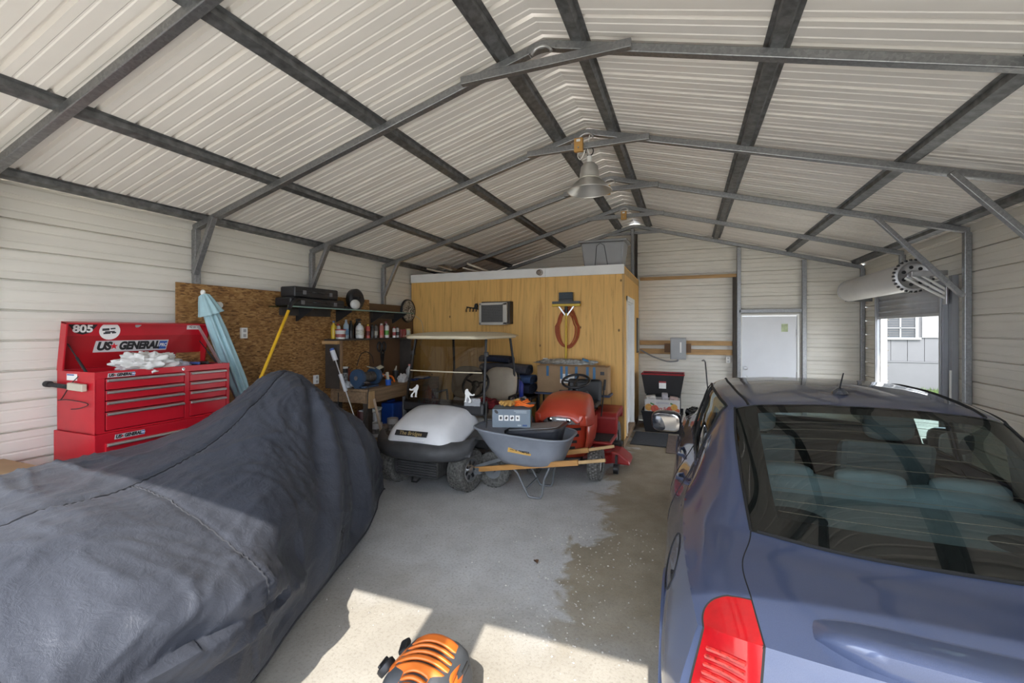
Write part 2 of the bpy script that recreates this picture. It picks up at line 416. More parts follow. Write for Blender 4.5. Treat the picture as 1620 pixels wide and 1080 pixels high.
# ---- steel frames
FY = [-.05, 1.566, 3.09, 4.614, 6.138, 7.662, 9.14]
TB = .06
def zraf(x): return roof_z(x) - .042 - TB / 2     # rafter centre line
FLAB = ['galvanized steel frame along the front wall, behind the camera', 'galvanized steel roof frame nearest the camera, crossing the upper left corner',
        'galvanized steel roof frame with the largest peak tie in view', 'galvanized steel roof frame that the pendant lamp hangs from',
        'galvanized steel roof frame just beyond the pendant lamp', 'galvanized steel roof frame with its peak tie above the plywood room front',
        'galvanized steel end frame against the back wall']
for i, y in enumerate(FY):
    fr = thing('roof_frame', FLAB[i], 'steel frame', (XC, y, 0), group='steel roof frames', kind='structure')
    for sd in (-1, 1):
        xw = XL + .035 if sd < 0 else XR - .035
        g = MB(); ztop = zraf(xw) - .01
        g.bb((xw - TB / 2, y - TB / 2, 2.52 if (i == 5 and sd > 0) else 0), (xw + TB / 2, y + TB / 2, ztop)); put('post', g, M_GALV, fr, bevel=.006)
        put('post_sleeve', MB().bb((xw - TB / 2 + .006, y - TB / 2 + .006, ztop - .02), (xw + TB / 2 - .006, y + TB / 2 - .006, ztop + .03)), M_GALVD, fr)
        xe = XL + .02 if sd < 0 else XR - .02; xi = XC + sd * .10
        put('rafter', MB().beam((xe, y, zraf(xe)), (xi, y, zraf(xi)), TB, TB, (0, 0, 1)), M_GALV, fr, bevel=.006)
        if 0 < i < 6 and not (sd > 0 and i == 5):
            if sd < 0: a, b = (XL + .09, 2.36), (XL + .37, zraf(XL + .37) - .02)
            else: a, b = (XR - .09, 2.15), (XR - .84, zraf(XR - .84) - .02)
            yb = y - TB / 2 - .02
            put('knee_brace', MB().beam((a[0], yb, a[1]), (b[0], yb, b[1]), .045, .055, (0, -1, 0)), M_GALV, fr, bevel=.004)
    g = MB(); pts = []
    for k in range(13):
        t = -1 + 2 * k / 12; x = XC + t * .11; pts.append((x, y, zraf(XC + .11) + .03 * (1 - t * t) * .75))
    P = [[(p[0], p[1] + dy, p[2] + dz) for dy, dz in ((-TB / 2, -TB / 2), (TB / 2, -TB / 2), (TB / 2, TB / 2), (-TB / 2, TB / 2))] for p in pts]
    g.grid(P, 0, True); put('peak_bend', g, M_GALV, fr, bevel=.005)
    g = MB(); arc = [(XC + .075 * math.cos(t), y - TB / 2 - .006, zraf(XC) - .085 + .06 * math.sin(t)) for t in np.linspace(.15, PI - .15, 12)]
    if i not in (0, 6):
        put('peak_crimp', g.tube(arc, .011, 8), M_STEEL, fr, smooth=50)
        zt = zraf(XC + .61) - .0
        put('collar_tie', MB().bb((XC - .63, y - TB / 2 - .05, zt - .03), (XC + .63, y - TB / 2 - .003, zt + .03)), M_GALV, fr, bevel=.004)
    else:
        put('end_rafter_web', MB().bb((XC - .5, y - .02, zraf(XC + .5) - .03), (XC + .5, y + .02, zraf(XC + .5) + .02)), M_GALV, fr)
# hat-channel purlins, each a length of channel from front to back
def purlin(x, label):
    sg = -1 if x < XC else 1; z = roof_z(x); g = MB()
    u = Vector((1, 0, -SLOPE * sg)).normalized(); nrm = Vector((SLOPE * sg, 0, 1)).normalized()
    prof = [(-.075, 0), (-.045, 0), (-.032, -.038), (.032, -.038), (.045, 0), (.075, 0), (.075, -.003), (.047, -.003), (.035, -.042), (-.035, -.042), (-.047, -.003), (-.075, -.003)]
    g.prism(prof, (x, YF + .02, z - .001), u, nrm, (0, YB - YF - .04, 0))
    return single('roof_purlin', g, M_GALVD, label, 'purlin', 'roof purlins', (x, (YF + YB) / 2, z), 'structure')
for x, l in ((-1.27, 'galvanized channel just left of the roof ridge'), (-2.42, 'galvanized channel second left of the roof ridge'),
             (-3.63, 'galvanized channel third left of the roof ridge'), (-4.60, 'galvanized channel along the left eave above the wall'),
             (-.70, 'galvanized channel just right of the roof ridge'), (.51, 'galvanized channel in the middle of the right roof slope'),
             (1.70, 'galvanized channel low on the right roof slope'), (2.66, 'galvanized channel along the right eave above the wall')): purlin(x, l)
# eave trims on top of the side walls
put('trim_1', MB().bb((XL + .002, YF, ZE - .09), (XL + .02, YB, ZE - .03)), M_WALL)['kind'] = 'structure'
put('trim_2', MB().bb((XR - .02, YF, ZE - .09), (XR - .002, YB, ZE - .03)), M_WALL)['kind'] = 'structure'
for nm, lb in (('trim_1', 'cream metal trim under the left eave'), ('trim_2', 'cream metal trim under the right eave')): tag(bpy.data.objects[nm], lb, 'trim')
for nm, xa, xb, lb in (('trim_3', XL - .115, XL - .10, 'cream strip added outside the left eave to block light'), ('trim_4', XR + .10, XR + .115, 'cream strip added outside the right eave to block light')):
    tag(put(nm, MB().bb((xa, YF - .15, ZE - .16), (xb, YB + .15, ZE + .02)), M_WALL), lb, 'trim', kind='structure')  # unseen strips added to stop light leaking in under the roof ribs
tag(put('trim_5', MB().bb((XL - .1, YB + .10, ZE - .2), (XR + .1, YB + .115, ZE + .02)), M_WALL), 'cream outer trim of the back gable', 'trim', kind='structure') if False else None
# back wall posts
for x0, x1, l in ((.86, .925, 'galvanized wall post left of the white back door'), (1.885, 1.95, 'galvanized wall post right of the white back door'),
                  (-1.03, -.97, 'galvanized wall post under the roof peak behind the plywood room')):
    zt = zraf((x0 + x1) / 2) - .045
    single('wall_post', MB().bb((x0, YB - .09, 0), (x1, YB - .03, zt)), M_GALV, l, 'post', 'back wall posts', None, 'structure', bevel=.005)
single('wall_stud', MB().bb((-.955, YB - .08, 0), (-.91, YB - .03, 3.7)), M_LUMD, 'dark stained stud beside the peak post on the back wall', 'stud', kind='structure')
single('wall_stud', MB().bb((.79, YB - .10, 0), (.845, YB - .03, 2.76)), M_LUMD, 'dark stained stud left of the back door post', 'stud', kind='structure')
for z0, z1, x0, x1, l in ((2.765, 2.825, -.86, .855, 'long pine batten high on the back wall'), (1.50, 1.585, -.86, .785, 'pine board behind the top half of the grey electrical panel'),
                  (1.325, 1.425, -.86, .785, 'pine board behind the bottom half of the grey electrical panel')):
    single('wall_batten', MB().bb((x0, YB - .075, z0), (x1, YB - .02, z1)), M_LUM, l, 'batten', 'pine boards on the back wall', None, 'structure', bevel=.003)
# ---- back door
d2 = thing('door_2', 'white metal entry door in the back wall, half hidden by the car', 'door', (1.38, YB, 0), kind='structure')
put('frame', MB().bb((BX0 - .005, YB - .05, 0), (BX0 + .03, YB + .03, BZ)).bb((BX1 - .03, YB - .05, 0), (BX1 + .005, YB + .03, BZ)).bb((BX0 - .006, YB - .051, BZ - .03), (BX1 + .006, YB + .03, BZ + .006)), M_WHT, d2, bevel=.003)
put('leaf', MB().bb((BX0 + .033, YB - .03, .01), (BX1 - .033, YB + .01, BZ - .033)), M_WHTD, d2, bevel=.004)
put('header', MB().bb((BX0 - .02, YB - .09, BZ + .03), (BX1 + .03, YB - .02, BZ + .085)), M_GALV, d2)
for z, nm in ((.93, 'knob'), (1.09, 'deadbolt')):
    put(nm, MB().lathe([(.001, 0), (.03, .0), (.03, .008), (.012, .012), (.012, .03), (.027, .04), (.027, .055), (.001, .06)], (BX0 + .095, YB - .03, z), (0, -1, 0), 16), M_STEEL, d2, smooth=40)
for z in (1.75, 1.0, .3): put('hinge', MB().cyl((BX1 - .034, YB - .036, z - .05), (BX1 - .034, YB - .036, z + .05), .008), M_STEEL, d2, smooth=40)
put('paper_note', MB().bb((BX1 - .27, YB - .0325, 1.76), (BX1 - .17, YB - .0305, 1.90)), mat('green_paper', (.50, .58, .36), .7, 0, .25, 14.), d2)['label'] = 'pale green printed paper taped on'
# ---- plywood room in the far left corner
RX, RY, RZ = -.886, 6.95, 2.65
rm = thing('plywood_room', 'plywood storage room built in the far left corner of the garage', 'room', (-2.8, RY, 0), kind='structure')
for a, b in ((XL + .03, -3.357), (-3.353, -2.137), (-2.133, RX)):
    put('plywood_sheet', MB().bb((a, RY, .11), (b, RY + .018, RZ)), M_PLY, rm, bevel=.001, seg=1)
for a, b, z0, z1 in ((RY, 7.20, .11, RZ), (8.22, YB - .04, .11, RZ), (7.20, 8.22, 2.30, RZ)):
    put('plywood_sheet', MB().bb((RX - .018, a + .001, z0), (RX, b, z1)), M_PLY, rm)
put('skid', MB().bb((XL + .03, RY + .005, 0), (RX - .02, RY + .10, .11)), M_OLDW, rm)
put('skid', MB().bb((RX - .10, RY + .01, 0), (RX - .004, YB - .05, .11)), M_OLDW, rm)
put('roof_deck', MB().bb((XL + .03, RY + .01, RZ + .10), (RX, YB - .05, RZ + .125)), M_PLY, rm)
put('rim_board', MB().bb((RX - .03, RY + .02, RZ), (RX + .002, YB - .05, RZ + .10)), M_LUMV, rm)
fb = put('fascia_board', MB().bb((XL + .03, RY - .025, RZ), (-2.137, RY - .001, RZ + .145)).bb((-2.133, RY - .025, RZ), (RX + .003, RY - .001, RZ + .145)), M_WHT, rm, bevel=.002); fb['label'] = 'white painted fascia board'
put('corner_trim', MB().bb((RX - .03, RY - .006, .11), (RX + .004, RY + .02, RZ)), M_LUMV, rm)
d1 = thing('door_1', 'white door set in the side of the plywood room', 'door', (RX, 7.7, .12), kind='structure')
put('casing', MB().bb((RX - .02, 7.20, .12), (RX + .02, 7.28, 2.33)).bb((RX - .02, 8.14, .12), (RX + .02, 8.22, 2.33)).bb((RX - .02, 7.20, 2.25), (RX + .021, 8.22, 2.331)), M_WHT, d1, bevel=.003)
put('jamb', MB().bb((RX - .10, 7.28, .16), (RX - .015, 7.30, 2.25)).bb((RX - .10, 8.12, .16), (RX - .015, 8.14, 2.25)).bb((RX - .10, 7.28, 2.23), (RX - .015, 8.14, 2.25)), M_WHT, d1)
put('leaf', MB().bb((RX - .10, 7.30, .17), (RX - .06, 8.12, 2.23)), M_WHTD, d1)
put('sill', MB().bb((RX - .10, 7.21, .10), (RX + .03, 8.2, .16)), M_OLDW, d1, bevel=.003)
for z, nm in ((1.12, 'knob'), (1.28, 'deadbolt')):
    put(nm, MB().lathe([(.001, 0), (.03, 0), (.03, .008), (.012, .012), (.012, .04), (.026, .05), (.026, .065), (.001, .07)], (RX - .06, 7.38, z), (1, 0, 0), 14), M_BLK, d1, smooth=40)
# ---- roll-up door on the right
d3 = thing('door_3', 'half-raised grey roll-up door with its coil in the right wall', 'door', (XR, 7.4, 0), kind='structure')
M_COIL = mat('coil_white', (.62, .62, .62), .38, 0, .05, 3.); M_CURT = mat('curtain_grey', (.40, .41, .43), .4, .1, .06, 4.)
cx, cz, cr_ = 2.44, 2.42, .165
g = MB(); P = []
for k in range(41):
    t = 2 * PI * k / 40
    P.append([(cx + (cr_ + (.004 if k % 2 else 0)) * math.cos(t), y, cz + (cr_ + (.004 if k % 2 else 0)) * math.sin(t)) for y in (6.50, 8.62)])
put('coil', g.grid(P), M_COIL, d3, smooth=50)
put('coil_end', MB().lathe([(.001, 0), (.178, 0), (.182, -.012), (.182, -.03), (.15, -.035), (.14, -.028), (.06, -.028), (.055, -.05), (.02, -.055), (.02, -.10), (.001, -.10)], (cx, 6.52, cz), (0, 1, 0), 28), M_STEEL, d3, smooth=40)
for k in range(7):
    t = 2 * PI * k / 7; put('wheel_hole', MB().cyl((cx + .10 * math.cos(t), 6.489, cz + .10 * math.sin(t)), (cx + .10 * math.cos(t), 6.482, cz + .10 * math.sin(t)), .02, n=12), M_BLK, d3)
g = MB()
for k in range(26):
    t = 2 * PI * k / 26; g.box((cx + .184 * math.cos(t), 6.50, cz + .184 * math.sin(t)), (.022, .03, .022), (0, -t, 0))
put('chain', g, M_BLK, d3)
put('coil_end', MB().lathe([(.001, 0), (.175, 0), (.175, .02), (.05, .03), (.02, .03), (.02, .09), (.001, .09)], (cx, 8.62, cz), (0, 1, 0), 24), M_STEEL, d3, smooth=40)
zc = 2.36; k = 0
while zc > 1.99:   # curtain slats
    g = MB(); P = []
    for q in range(7):
        t = q / 6; P.append([(2.70 + .012 * math.sin(PI * t), y, zc - .075 * t) for y in (6.47, 8.32)])
    put('curtain_slat', g.grid(P), M_CURT, d3, smooth=50, solid=.002); zc -= .076
put('bottom_bar', MB().bb((2.69, 6.47, 1.955), (2.73, 8.32, 1.995)), M_CURT, d3, bevel=.004)
for y in (6.44, 8.30): put('track', MB().bb((2.68, y, 0), (2.785, y + .06, 2.3)).bb((2.665, y + .01, 0), (2.68, y + .05, 2.3)), mat('track_grey', (.36, .37, .39), .4, .3, .06), d3, bevel=.003)
put('jamb_flashing', MB().bb((2.72, 8.28, 0), (2.80, 8.30, 2.3)), M_WHT, d3)
put('jamb_flashing', MB().bb((2.73, 6.36, 0), (2.785, 6.43, 2.4)), mat('track_grey', (.36, .37, .39)), d3)
for dz in (-.02, .03, .08): put('tension_rod', MB().cyl((2.36 + dz * 1.2, 6.42, 2.40 + dz * .5), (2.70, 6.40, 2.16 + dz * 1.0), .014, n=8), M_WHT, d3, smooth=50)
put('bracket', MB().bb((2.68, 6.36, 2.08), (2.70, 6.45, 2.30)).bb((2.38, 6.37, 2.40), (2.70, 6.39, 2.46)), M_STEEL, d3, bevel=.003)
put('bracket', MB().bb((2.40, 8.72, 2.25), (2.76, 8.74, 2.45)), M_GALVD, d3)
put('handle', MB().bb((2.700, 6.33, .95), (2.712, 6.35, 1.35)), M_WHT, d3)
# ---- neighbour's house outside the roll-up door
hs = thing('house', 'pale grey clapboard house seen through the roll-up doorway', 'house', (7.5, 17.2, 0))
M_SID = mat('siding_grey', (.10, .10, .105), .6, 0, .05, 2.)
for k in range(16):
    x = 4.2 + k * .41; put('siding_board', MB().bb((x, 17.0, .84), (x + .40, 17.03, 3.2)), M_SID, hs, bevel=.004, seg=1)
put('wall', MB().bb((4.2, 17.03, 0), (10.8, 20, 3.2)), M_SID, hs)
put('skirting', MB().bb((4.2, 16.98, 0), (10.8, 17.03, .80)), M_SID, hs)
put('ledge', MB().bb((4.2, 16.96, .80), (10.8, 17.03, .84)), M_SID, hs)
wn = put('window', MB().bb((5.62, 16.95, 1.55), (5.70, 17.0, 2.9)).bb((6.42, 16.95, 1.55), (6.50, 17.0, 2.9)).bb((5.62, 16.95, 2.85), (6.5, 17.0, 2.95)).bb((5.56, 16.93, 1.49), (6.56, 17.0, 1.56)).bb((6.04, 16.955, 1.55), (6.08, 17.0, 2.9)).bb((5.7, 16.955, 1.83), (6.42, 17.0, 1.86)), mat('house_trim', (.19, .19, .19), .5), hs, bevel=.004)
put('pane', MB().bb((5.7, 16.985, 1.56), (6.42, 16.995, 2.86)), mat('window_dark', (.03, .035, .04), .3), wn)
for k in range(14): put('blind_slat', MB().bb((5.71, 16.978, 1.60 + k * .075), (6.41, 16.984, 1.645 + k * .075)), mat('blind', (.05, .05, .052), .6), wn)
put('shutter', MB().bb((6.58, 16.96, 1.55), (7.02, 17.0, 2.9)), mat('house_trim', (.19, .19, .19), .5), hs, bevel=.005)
g = MB(); rs = random.Random(5)
for i in range(2600):
    x = rs.uniform(4.2, 9.5); y = rs.uniform(13.2, 16.95); h = rs.uniform(.05, .13); a = rs.uniform(0, PI); dx, dy = .012 * math.cos(a), .012 * math.sin(a)
    g.add([(x - dx, y - dy, -.03), (x + dx, y + dy, -.03), (x + rs.uniform(-.03, .03), y + rs.uniform(-.03, .03), h)], [(0, 1, 2)])
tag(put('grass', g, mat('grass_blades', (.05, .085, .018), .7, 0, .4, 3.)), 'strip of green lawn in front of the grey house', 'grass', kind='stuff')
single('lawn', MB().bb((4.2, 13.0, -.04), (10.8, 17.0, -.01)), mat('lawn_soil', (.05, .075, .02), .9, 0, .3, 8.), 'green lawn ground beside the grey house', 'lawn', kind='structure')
# ================================================================ CAR
def build_car():
    CXW, CY = .80, 1.08
    car = thing('sedan_car', 'dark blue-grey sedan parked on the right, seen from behind', 'car', (CXW, CY, 0), world=False)
    def paint():
        m, nt, b = _new('car_paint'); v = _coord(nt); f = _noise(nt, v, 900, 1)
        nt.links.new(_ramp(nt, f, ((.3, (.038, .052, .105)), (.7, (.054, .074, .142)))), b.inputs['Base Color'])
        b.inputs['Metallic'].default_value = .18; b.inputs['Roughness'].default_value = .42; b.inputs['Coat IOR'].default_value = 1.5
        b.inputs['Coat Weight'].default_value = 1.; b.inputs['Coat Roughness'].default_value = .012; return m
    PT = paint(); GL = glass_mat('car_glass', (.50, .585, .58), ior=1.85); FRIT = mat('frit_black', (.008, .008, .009), .25, 0, .1)
    SEAM = mat('seam_black', (.004, .004, .004), .8, 0, .1); INT = mat('car_interior', (.20, .235, .245), .8, 0, .12, 12., .15, 200)
    INTD = mat('car_interior_dark', (.03, .032, .035), .8, 0, .2, 12.); RED = mat('tail_red', (.27, .005, .008), .12, 0, .15, 14., coat=1.)
    REDD = mat('tail_red_bright', (.34, .02, .018), .2, 0, .6, 60., coat=1., stretch=(1, 1, 3))
    T = [[(0, .15, 1.005), (.35, .17, 1.0), (.61, .24, .975), (.70, .29, .955), (.77, .37, .915)],
         [(0, .32, 1.03), (.35, .34, 1.025), (.62, .41, 1.0), (.715, .46, .98), (.79, .54, .935)],
         [(0, .50, 1.035), (.34, .53, 1.035), (.625, .60, 1.015), (.73, .66, .995), (.808, .76, .945)],
         [(0, .68, 1.055), (.32, .70, 1.055), (.575, .81, 1.045), (.715, .92, 1.015), (.815, 1.02, .95)],
         [(0, .96, 1.175), (.31, .98, 1.17), (.575, 1.08, 1.13), (.695, 1.18, 1.06), (.81, 1.3, .955)],
         [(0, 1.34, 1.325), (.29, 1.36, 1.315), (.57, 1.42, 1.265), (.68, 1.5, 1.14), (.78, 1.6, .958)],
         [(0, 1.66, 1.41), (.27, 1.65, 1.405), (.555, 1.64, 1.37), (.655, 1.74, 1.22), (.76, 1.88, .96)],
         [(0, 1.98, 1.445), (.28, 1.97, 1.44), (.585, 1.95, 1.40), (.67, 2.02, 1.25), (.755, 2.10, .958)],
         [(0, 2.40, 1.46), (.29, 2.40, 1.455), (.60, 2.40, 1.41), (.68, 2.42, 1.25), (.755, 2.44, .95)],
         [(0, 2.82, 1.43), (.29, 2.83, 1.425), (.585, 2.86, 1.375), (.675, 2.90, 1.21), (.76, 2.92, .94)],
         [(0, 3.25, 1.24), (.32, 3.27, 1.23), (.60, 3.33, 1.17), (.70, 3.38, 1.07), (.775, 3.42, .925)],
         [(0, 3.62, 1.02), (.35, 3.64, 1.01), (.66, 3.72, .975), (.735, 3.76, .94), (.80, 3.80, .90)],
         [(0, 4.05, .955), (.35, 4.06, .95), (.63, 4.08, .92), (.74, 4.10, .885), (.82, 4.12, .84)],
         [(0, 4.58, .80), (.32, 4.55, .79), (.56, 4.47, .765), (.66, 4.40, .735), (.74, 4.33, .70)],
         [(0, 4.78, .55), (.32, 4.75, .55), (.55, 4.66, .545), (.64, 4.56, .54), (.74, 4.42, .53)],
         [(0, 4.76, .24), (.32, 4.73, .24), (.54, 4.64, .24), (.63, 4.54, .24), (.74, 4.42, .24)]]
    top = Surf(T, True); scr = Surf(T[3:7], True)      # scr: rear window and its pillars
    S = []
    for i, r in enumerate(T):
        x, y, z = r[4]; f = min(1, max(0, (4.5 - y) / .9)) if i > 11 else 1
        wd = [.835, .872, .89, .897, .90, .90, .90, .90, .90, .895, .89, .885, .87, .80, .765, .75][i]
        zs = (.68, .46, .25) if i < 13 else ((.60, .45, .25) if i == 13 else ((.45, .35, .25) if i == 14 else (.20, .16, .12)))
        S.append([(x, y, z), (wd - .004, y - (.02 if i == 0 else 0), zs[0]), (wd, y - (.04 if i == 0 else 0), zs[1]), (wd - .05, y, zs[2])])
    side = Surf(S)
    F = [list(T[0])]
    for j, (dy, z) in enumerate(((-.05, .71), (-.13, .46), (-.10, .25))):
        row = [(c[0] + (.02 if k in (2, 3) else 0), c[1] + dy * (1 - .25 * k), z) for k, c in enumerate(T[0][:4])]; row.append(S[0][j + 1]); F.append(row)
    rear = Surf(F, True)
    def mir(P): return [[(-p[0], p[1], p[2]) for p in row] for row in P]
    def both(mb, P, m=0): mb.grid(P, m); mb.grid(mir(P), m)
    e = .008
    # body shell
    g = MB()
    for P in (top.patch(0 + 1.0, 3, 2 + e, 4, 16, 14), scr.patch(0, 3, 2 + e, 4, 24, 14),
              top.patch(6, 9, 0, 2, 24, 14), top.patch(9, 11, 2, 4, 12, 8),
              top.patch(11, 15, 0, 4, 28, 18), top.patch(6, 9, 2, 2.18, 20, 3), top.patch(6, 9, 3.82, 4, 20, 3),
              top.patch(6, 6.25, 2.18, 3.82, 3, 10), top.patch(7.93, 8.07, 2.18, 3.82, 2, 10)): both(g, P)
    lb = lambda a: 2 + 1.75 * math.sqrt(max(0, 1 - a * a))      # outer edge of the tail lamp
    both(g, [[top(a, lb(a) + .01 + (3.99 - lb(a)) * k / 12) for k in range(13)] for a in np.linspace(0, 1, 15)])
    both(g, rear.patch(0, 1.18, 3.76, 4, 8, 3))
    # sides with wheel arches
    for sgn in (1, -1):
        na, nb = 150, 30
        V = [[side(15 * i / na, 3 * j / nb) for j in range(nb + 1)] for i in range(na + 1)]
        cell = .03; base = len(g.v)
        for i in range(na + 1):
            for j in range(nb + 1):
                p = np.array(V[i][j])
                for wy in (1.0, 3.80):
                    d = math.hypot(p[1] - wy, p[2] - .33)
                    if abs(d - .37) < cell * .8 and d > 1e-3: k = .37 / d; p[1] = wy + (p[1] - wy) * k; p[2] = .33 + (p[2] - .33) * k
                V[i][j] = p; g.v.append((p[0] * sgn, p[1], p[2]))
        for i in range(na):
            for j in range(nb):
                s0 = 15 * (i + .5) / na; w0 = 3 * (j + .5) / nb
                q = [V[i][j], V[i + 1][j], V[i + 1][j + 1], V[i][j + 1]]; c = sum(q) / 4
                if any(math.hypot(c[1] - wy, c[2] - .33) < .365 for wy in (1.0, 3.80)): continue
                g.f.append(tuple(base + a * (nb + 1) + b for a, b in ((i, j), (i + 1, j), (i + 1, j + 1), (i, j + 1)))); g.mi.append(0)
    body = put('body_shell', g, PT, car, smooth=35, weld=.0008)
    for wy in (1.0, 3.80):
        for sgn in (1, -1):
            arc = [(sgn * .886, wy + .375 * math.cos(t), .33 + .375 * math.sin(t)) for t in np.linspace(-.2, PI + .2, 24)]
            put('arch_lip', MB().tube(arc, .014, 6), PT, car, smooth=50)
            put('wheel_well', MB().lathe([(.38, 0), (.38, .25), (.001, .25)], (sgn * .885, wy, .33), (-sgn, 0, 0), 24, caps=False), SEAM, car, smooth=40)
    # underside so that nothing shows through
    put('floor_pan', MB().bb((-.80, .2, .22), (.80, 4.5, .30)), INTD, car)
    # trunk lid (top and the upper half of the rear face)
    g = MB(); both(g, top.patch(0, 3 - .03, 0, 2 - e, 30, 18)); both(g, rear.patch(0, 1.15, 0, 2 - e, 12, 18))
    lid = put('trunk_lid', g, PT, car, smooth=50, weld=.0008)
    # bumper below the lid and lamps
    g = MB(); both(g, rear.patch(1.18, 3, 0, 4, 20, 24)); put('bumper', g, PT, car, smooth=40, weld=.0008)
    # dark gap under the seams
    g = MB()
    def off(sf, a, b, d): p = sf(a, b); n = sf.nor(a, b); s = -1 if sf is not rear else 1; return p + n * d
    for sgn in (1, -1):
        line = [off(top, t, 2.0, 0) for t in np.linspace(0, 3, 26)] + [tuple(top(3, 2.0))]
        pts = [(sgn * p[0], p[1], p[2] - .006) for p in line]; g.tube(pts, .0065, 6)
        pts = [(sgn * p[0], p[1] + .006, p[2]) for p in (rear(t, 2.0) for t in np.linspace(0, 1.15, 12))]; g.tube(pts, .0065, 6)
    pts = [(p[0], p[1] + .002, p[2] - .006) for p in ([top(2.985, t) for t in np.linspace(2, 0, 16)] + [np.array(top(2.985, t)) * np.array((-1, 1, 1)) for t in np.linspace(0, 2, 16)])]
    g.tube(pts, .007, 6); put('lid_seam', g, SEAM, car)
    # raised spoiler blade on the lid
    g = MB(); P = []; NW = 46
    for i in range(NW + 1):
        u = -1 + 2 * i / NW; au = abs(u); x = u * .50
        b = max(0, min(1.98, au * .50 / .335 if au * .50 < .35 else 1 + (au * .50 - .35) / .265))
        endf = (1 - au ** 10); row = []
        for (a, h) in ((1.02, -.006), (.97, .008), (.80, .022), (.50, .042), (.20, .060), (-.02, .070), (-.12, .062), (-.10, .038), (.02, -.008)):
            aa = .55 + (a - .55) * (1 - .75 * au ** 8) + .10 * au * au
            p = top(max(aa, 0), b); dy = min(aa, 0) * .17
            row.append((x, p[1] + dy, p[2] + h * endf + (-.01 if endf < .05 else 0)))
        P.append(row)
    g.grid(P); put('spoiler', g, PT, lid, smooth=60)
    # brake lamp bar on the spoiler edge omitted from view; licence plate recess
    put('plate', MB().bb((-.16, .045, .62), (.16, .055, .78)), M_WHT, car, bevel=.004)
    # rear window
    g = MB(); both(g, scr.patch(0, 3, 0, 2 - e, 28, 18)); win = put('rear_window', g, GL, car, smooth=60, weld=.0005)
    g = MB()
    def inn(a, b, d=.006): p = np.array(scr(a - 3, b)); n = scr.nor(a - 3, b); n = n if n[2] > 0 else -n; return p - n * d
    def ipatch(a0, a1, b0, b1, na, nb, d=.006): return [[inn(a0 + (a1 - a0) * i / na, b0 + (b1 - b0) * j / nb, d) for j in range(nb + 1)] for i in range(na + 1)]
    both(g, ipatch(3.0, 3.42, 0, 1.99, 4, 18)); both(g, ipatch(5.72, 6.0, 0, 1.99, 4, 18)); both(g, ipatch(3.42, 5.72, 1.58, 1.99, 22, 4))
    put('frit_band', g, FRIT, win, smooth=60, weld=.0005)
    g = MB()
    for k in range(10):
        a = 3.55 + k * .225; P = [inn(a, b, .004) for b in np.linspace(1.55, 0, 16)]; P += [np.array(p) * np.array((-1, 1, 1)) for p in P[::-1][1:]]
        put('defroster_line', MB().tube(P, .0011, 4), mat('defroster_copper', (.22, .16, .11), .5), win)
    g = MB()
    pts = [np.array(scr(0, b)) for b in np.linspace(1.9, 0, 20)]; pts += [p * np.array((-1, 1, 1)) for p in pts[::-1][1:]]
    g.tube([p + np.array((0, -.002, .003)) for p in pts], .006, 6)
    for sgn in (1, -1): g.tube([np.array(scr(a, 2.0)) * np.array((sgn, 1, 1)) + np.array((0, 0, .001)) for a in np.linspace(0, 3, 30)], .006, 6)
    put('window_seal', g, SEAM, win, smooth=50)
    # windshield and side windows
    g = MB(); both(g, top.patch(9, 11, 0, 2, 16, 16)); put('windshield', g, GL, car, smooth=60, weld=.0005)
    for sgn in (1, -1):
        for a0, a1 in ((6.25, 7.93), (8.07, 9.0)):
            P = top.patch(a0, a1, 2.18, 3.82, 14, 12); P = P if sgn > 0 else mir(P)
            w_ = put('side_window', MB().grid(P), GL, car, smooth=60)
            ring = [top(a, 2.18) for a in np.linspace(a0, a1, 12)] + [top(a1, b) for b in np.linspace(2.3, 3.7, 8)] + [top(a, 3.82) for a in np.linspace(a1, a0, 12)] + [top(a0, b) for b in np.linspace(3.7, 2.3, 8)]
            put('window_trim', MB().tube([(p[0] * sgn, p[1], p[2]) for p in ring], .009, 6, True), SEAM, w_, smooth=50)
        P = top.patch(9.0, 10.2, 2.5, 3.82, 10, 8)
    # roof ditch mouldings
    for sgn in (1, -1):
        put('roof_moulding', MB().tube([np.array(top(a, 1.72)) * np.array((sgn, 1, 1)) + np.array((0, 0, .001)) for a in np.linspace(6.03, 9, 30)], .007, 6), SEAM, car, smooth=50)
    # tail lamps: outer corner, wrapping top, side and rear
    for sgn in (1, -1):
        g = MB()
        def bulge(sf, a0, a1, b0, b1, na, nb, d=.006):
            P = sf.patch(a0, a1, b0, b1, na, nb); return P if sgn > 0 else mir(P)
        P = [[top(a, 2.016 + (lb(a) - 2.02) * k / 14) for k in range(15)] for a in np.linspace(0, .99, 15)]; g.grid(P if sgn > 0 else mir(P)); g.grid(bulge(rear, 0, 1.17, 2.016, 3.745, 12, 14))
        lamp = put('tail_lamp', g, RED, car, smooth=50, weld=.0008); lamp['label'] = 'glossy red tail lamp'
        g = MB()
        for k in range(9):
            a = .22 + k * .095; P = [np.array(rear(a, b)) + np.array((0, -.004, 0)) for b in np.linspace(2.3, 3.5, 12)]
            put('reflector_rib', MB().tube([(p[0] * sgn, p[1], p[2]) for p in P], .006, 5), REDD, lamp, smooth=50)
        put('lamp_seam', MB().tube([np.array(top(a, lb(a))) * np.array((sgn, 1, 1)) + np.array((0, 0, -.002)) for a in np.linspace(1, 0, 20)] + [np.array(rear(a, 3.75)) * np.array((sgn, 1, 1)) for a in np.linspace(.05, 1.17, 8)], .004, 5), SEAM, lamp)
        # bumper-to-fender seam
        put('bumper_seam', MB().tube([np.array(side(a, 1.25 + .8 * a / 1.9)) * np.array((sgn, 1, 1)) for a in np.linspace(0, 1.9, 16)], .004, 5), SEAM, car)
    # fuel flap on the left flank
    g = MB(); ring = []
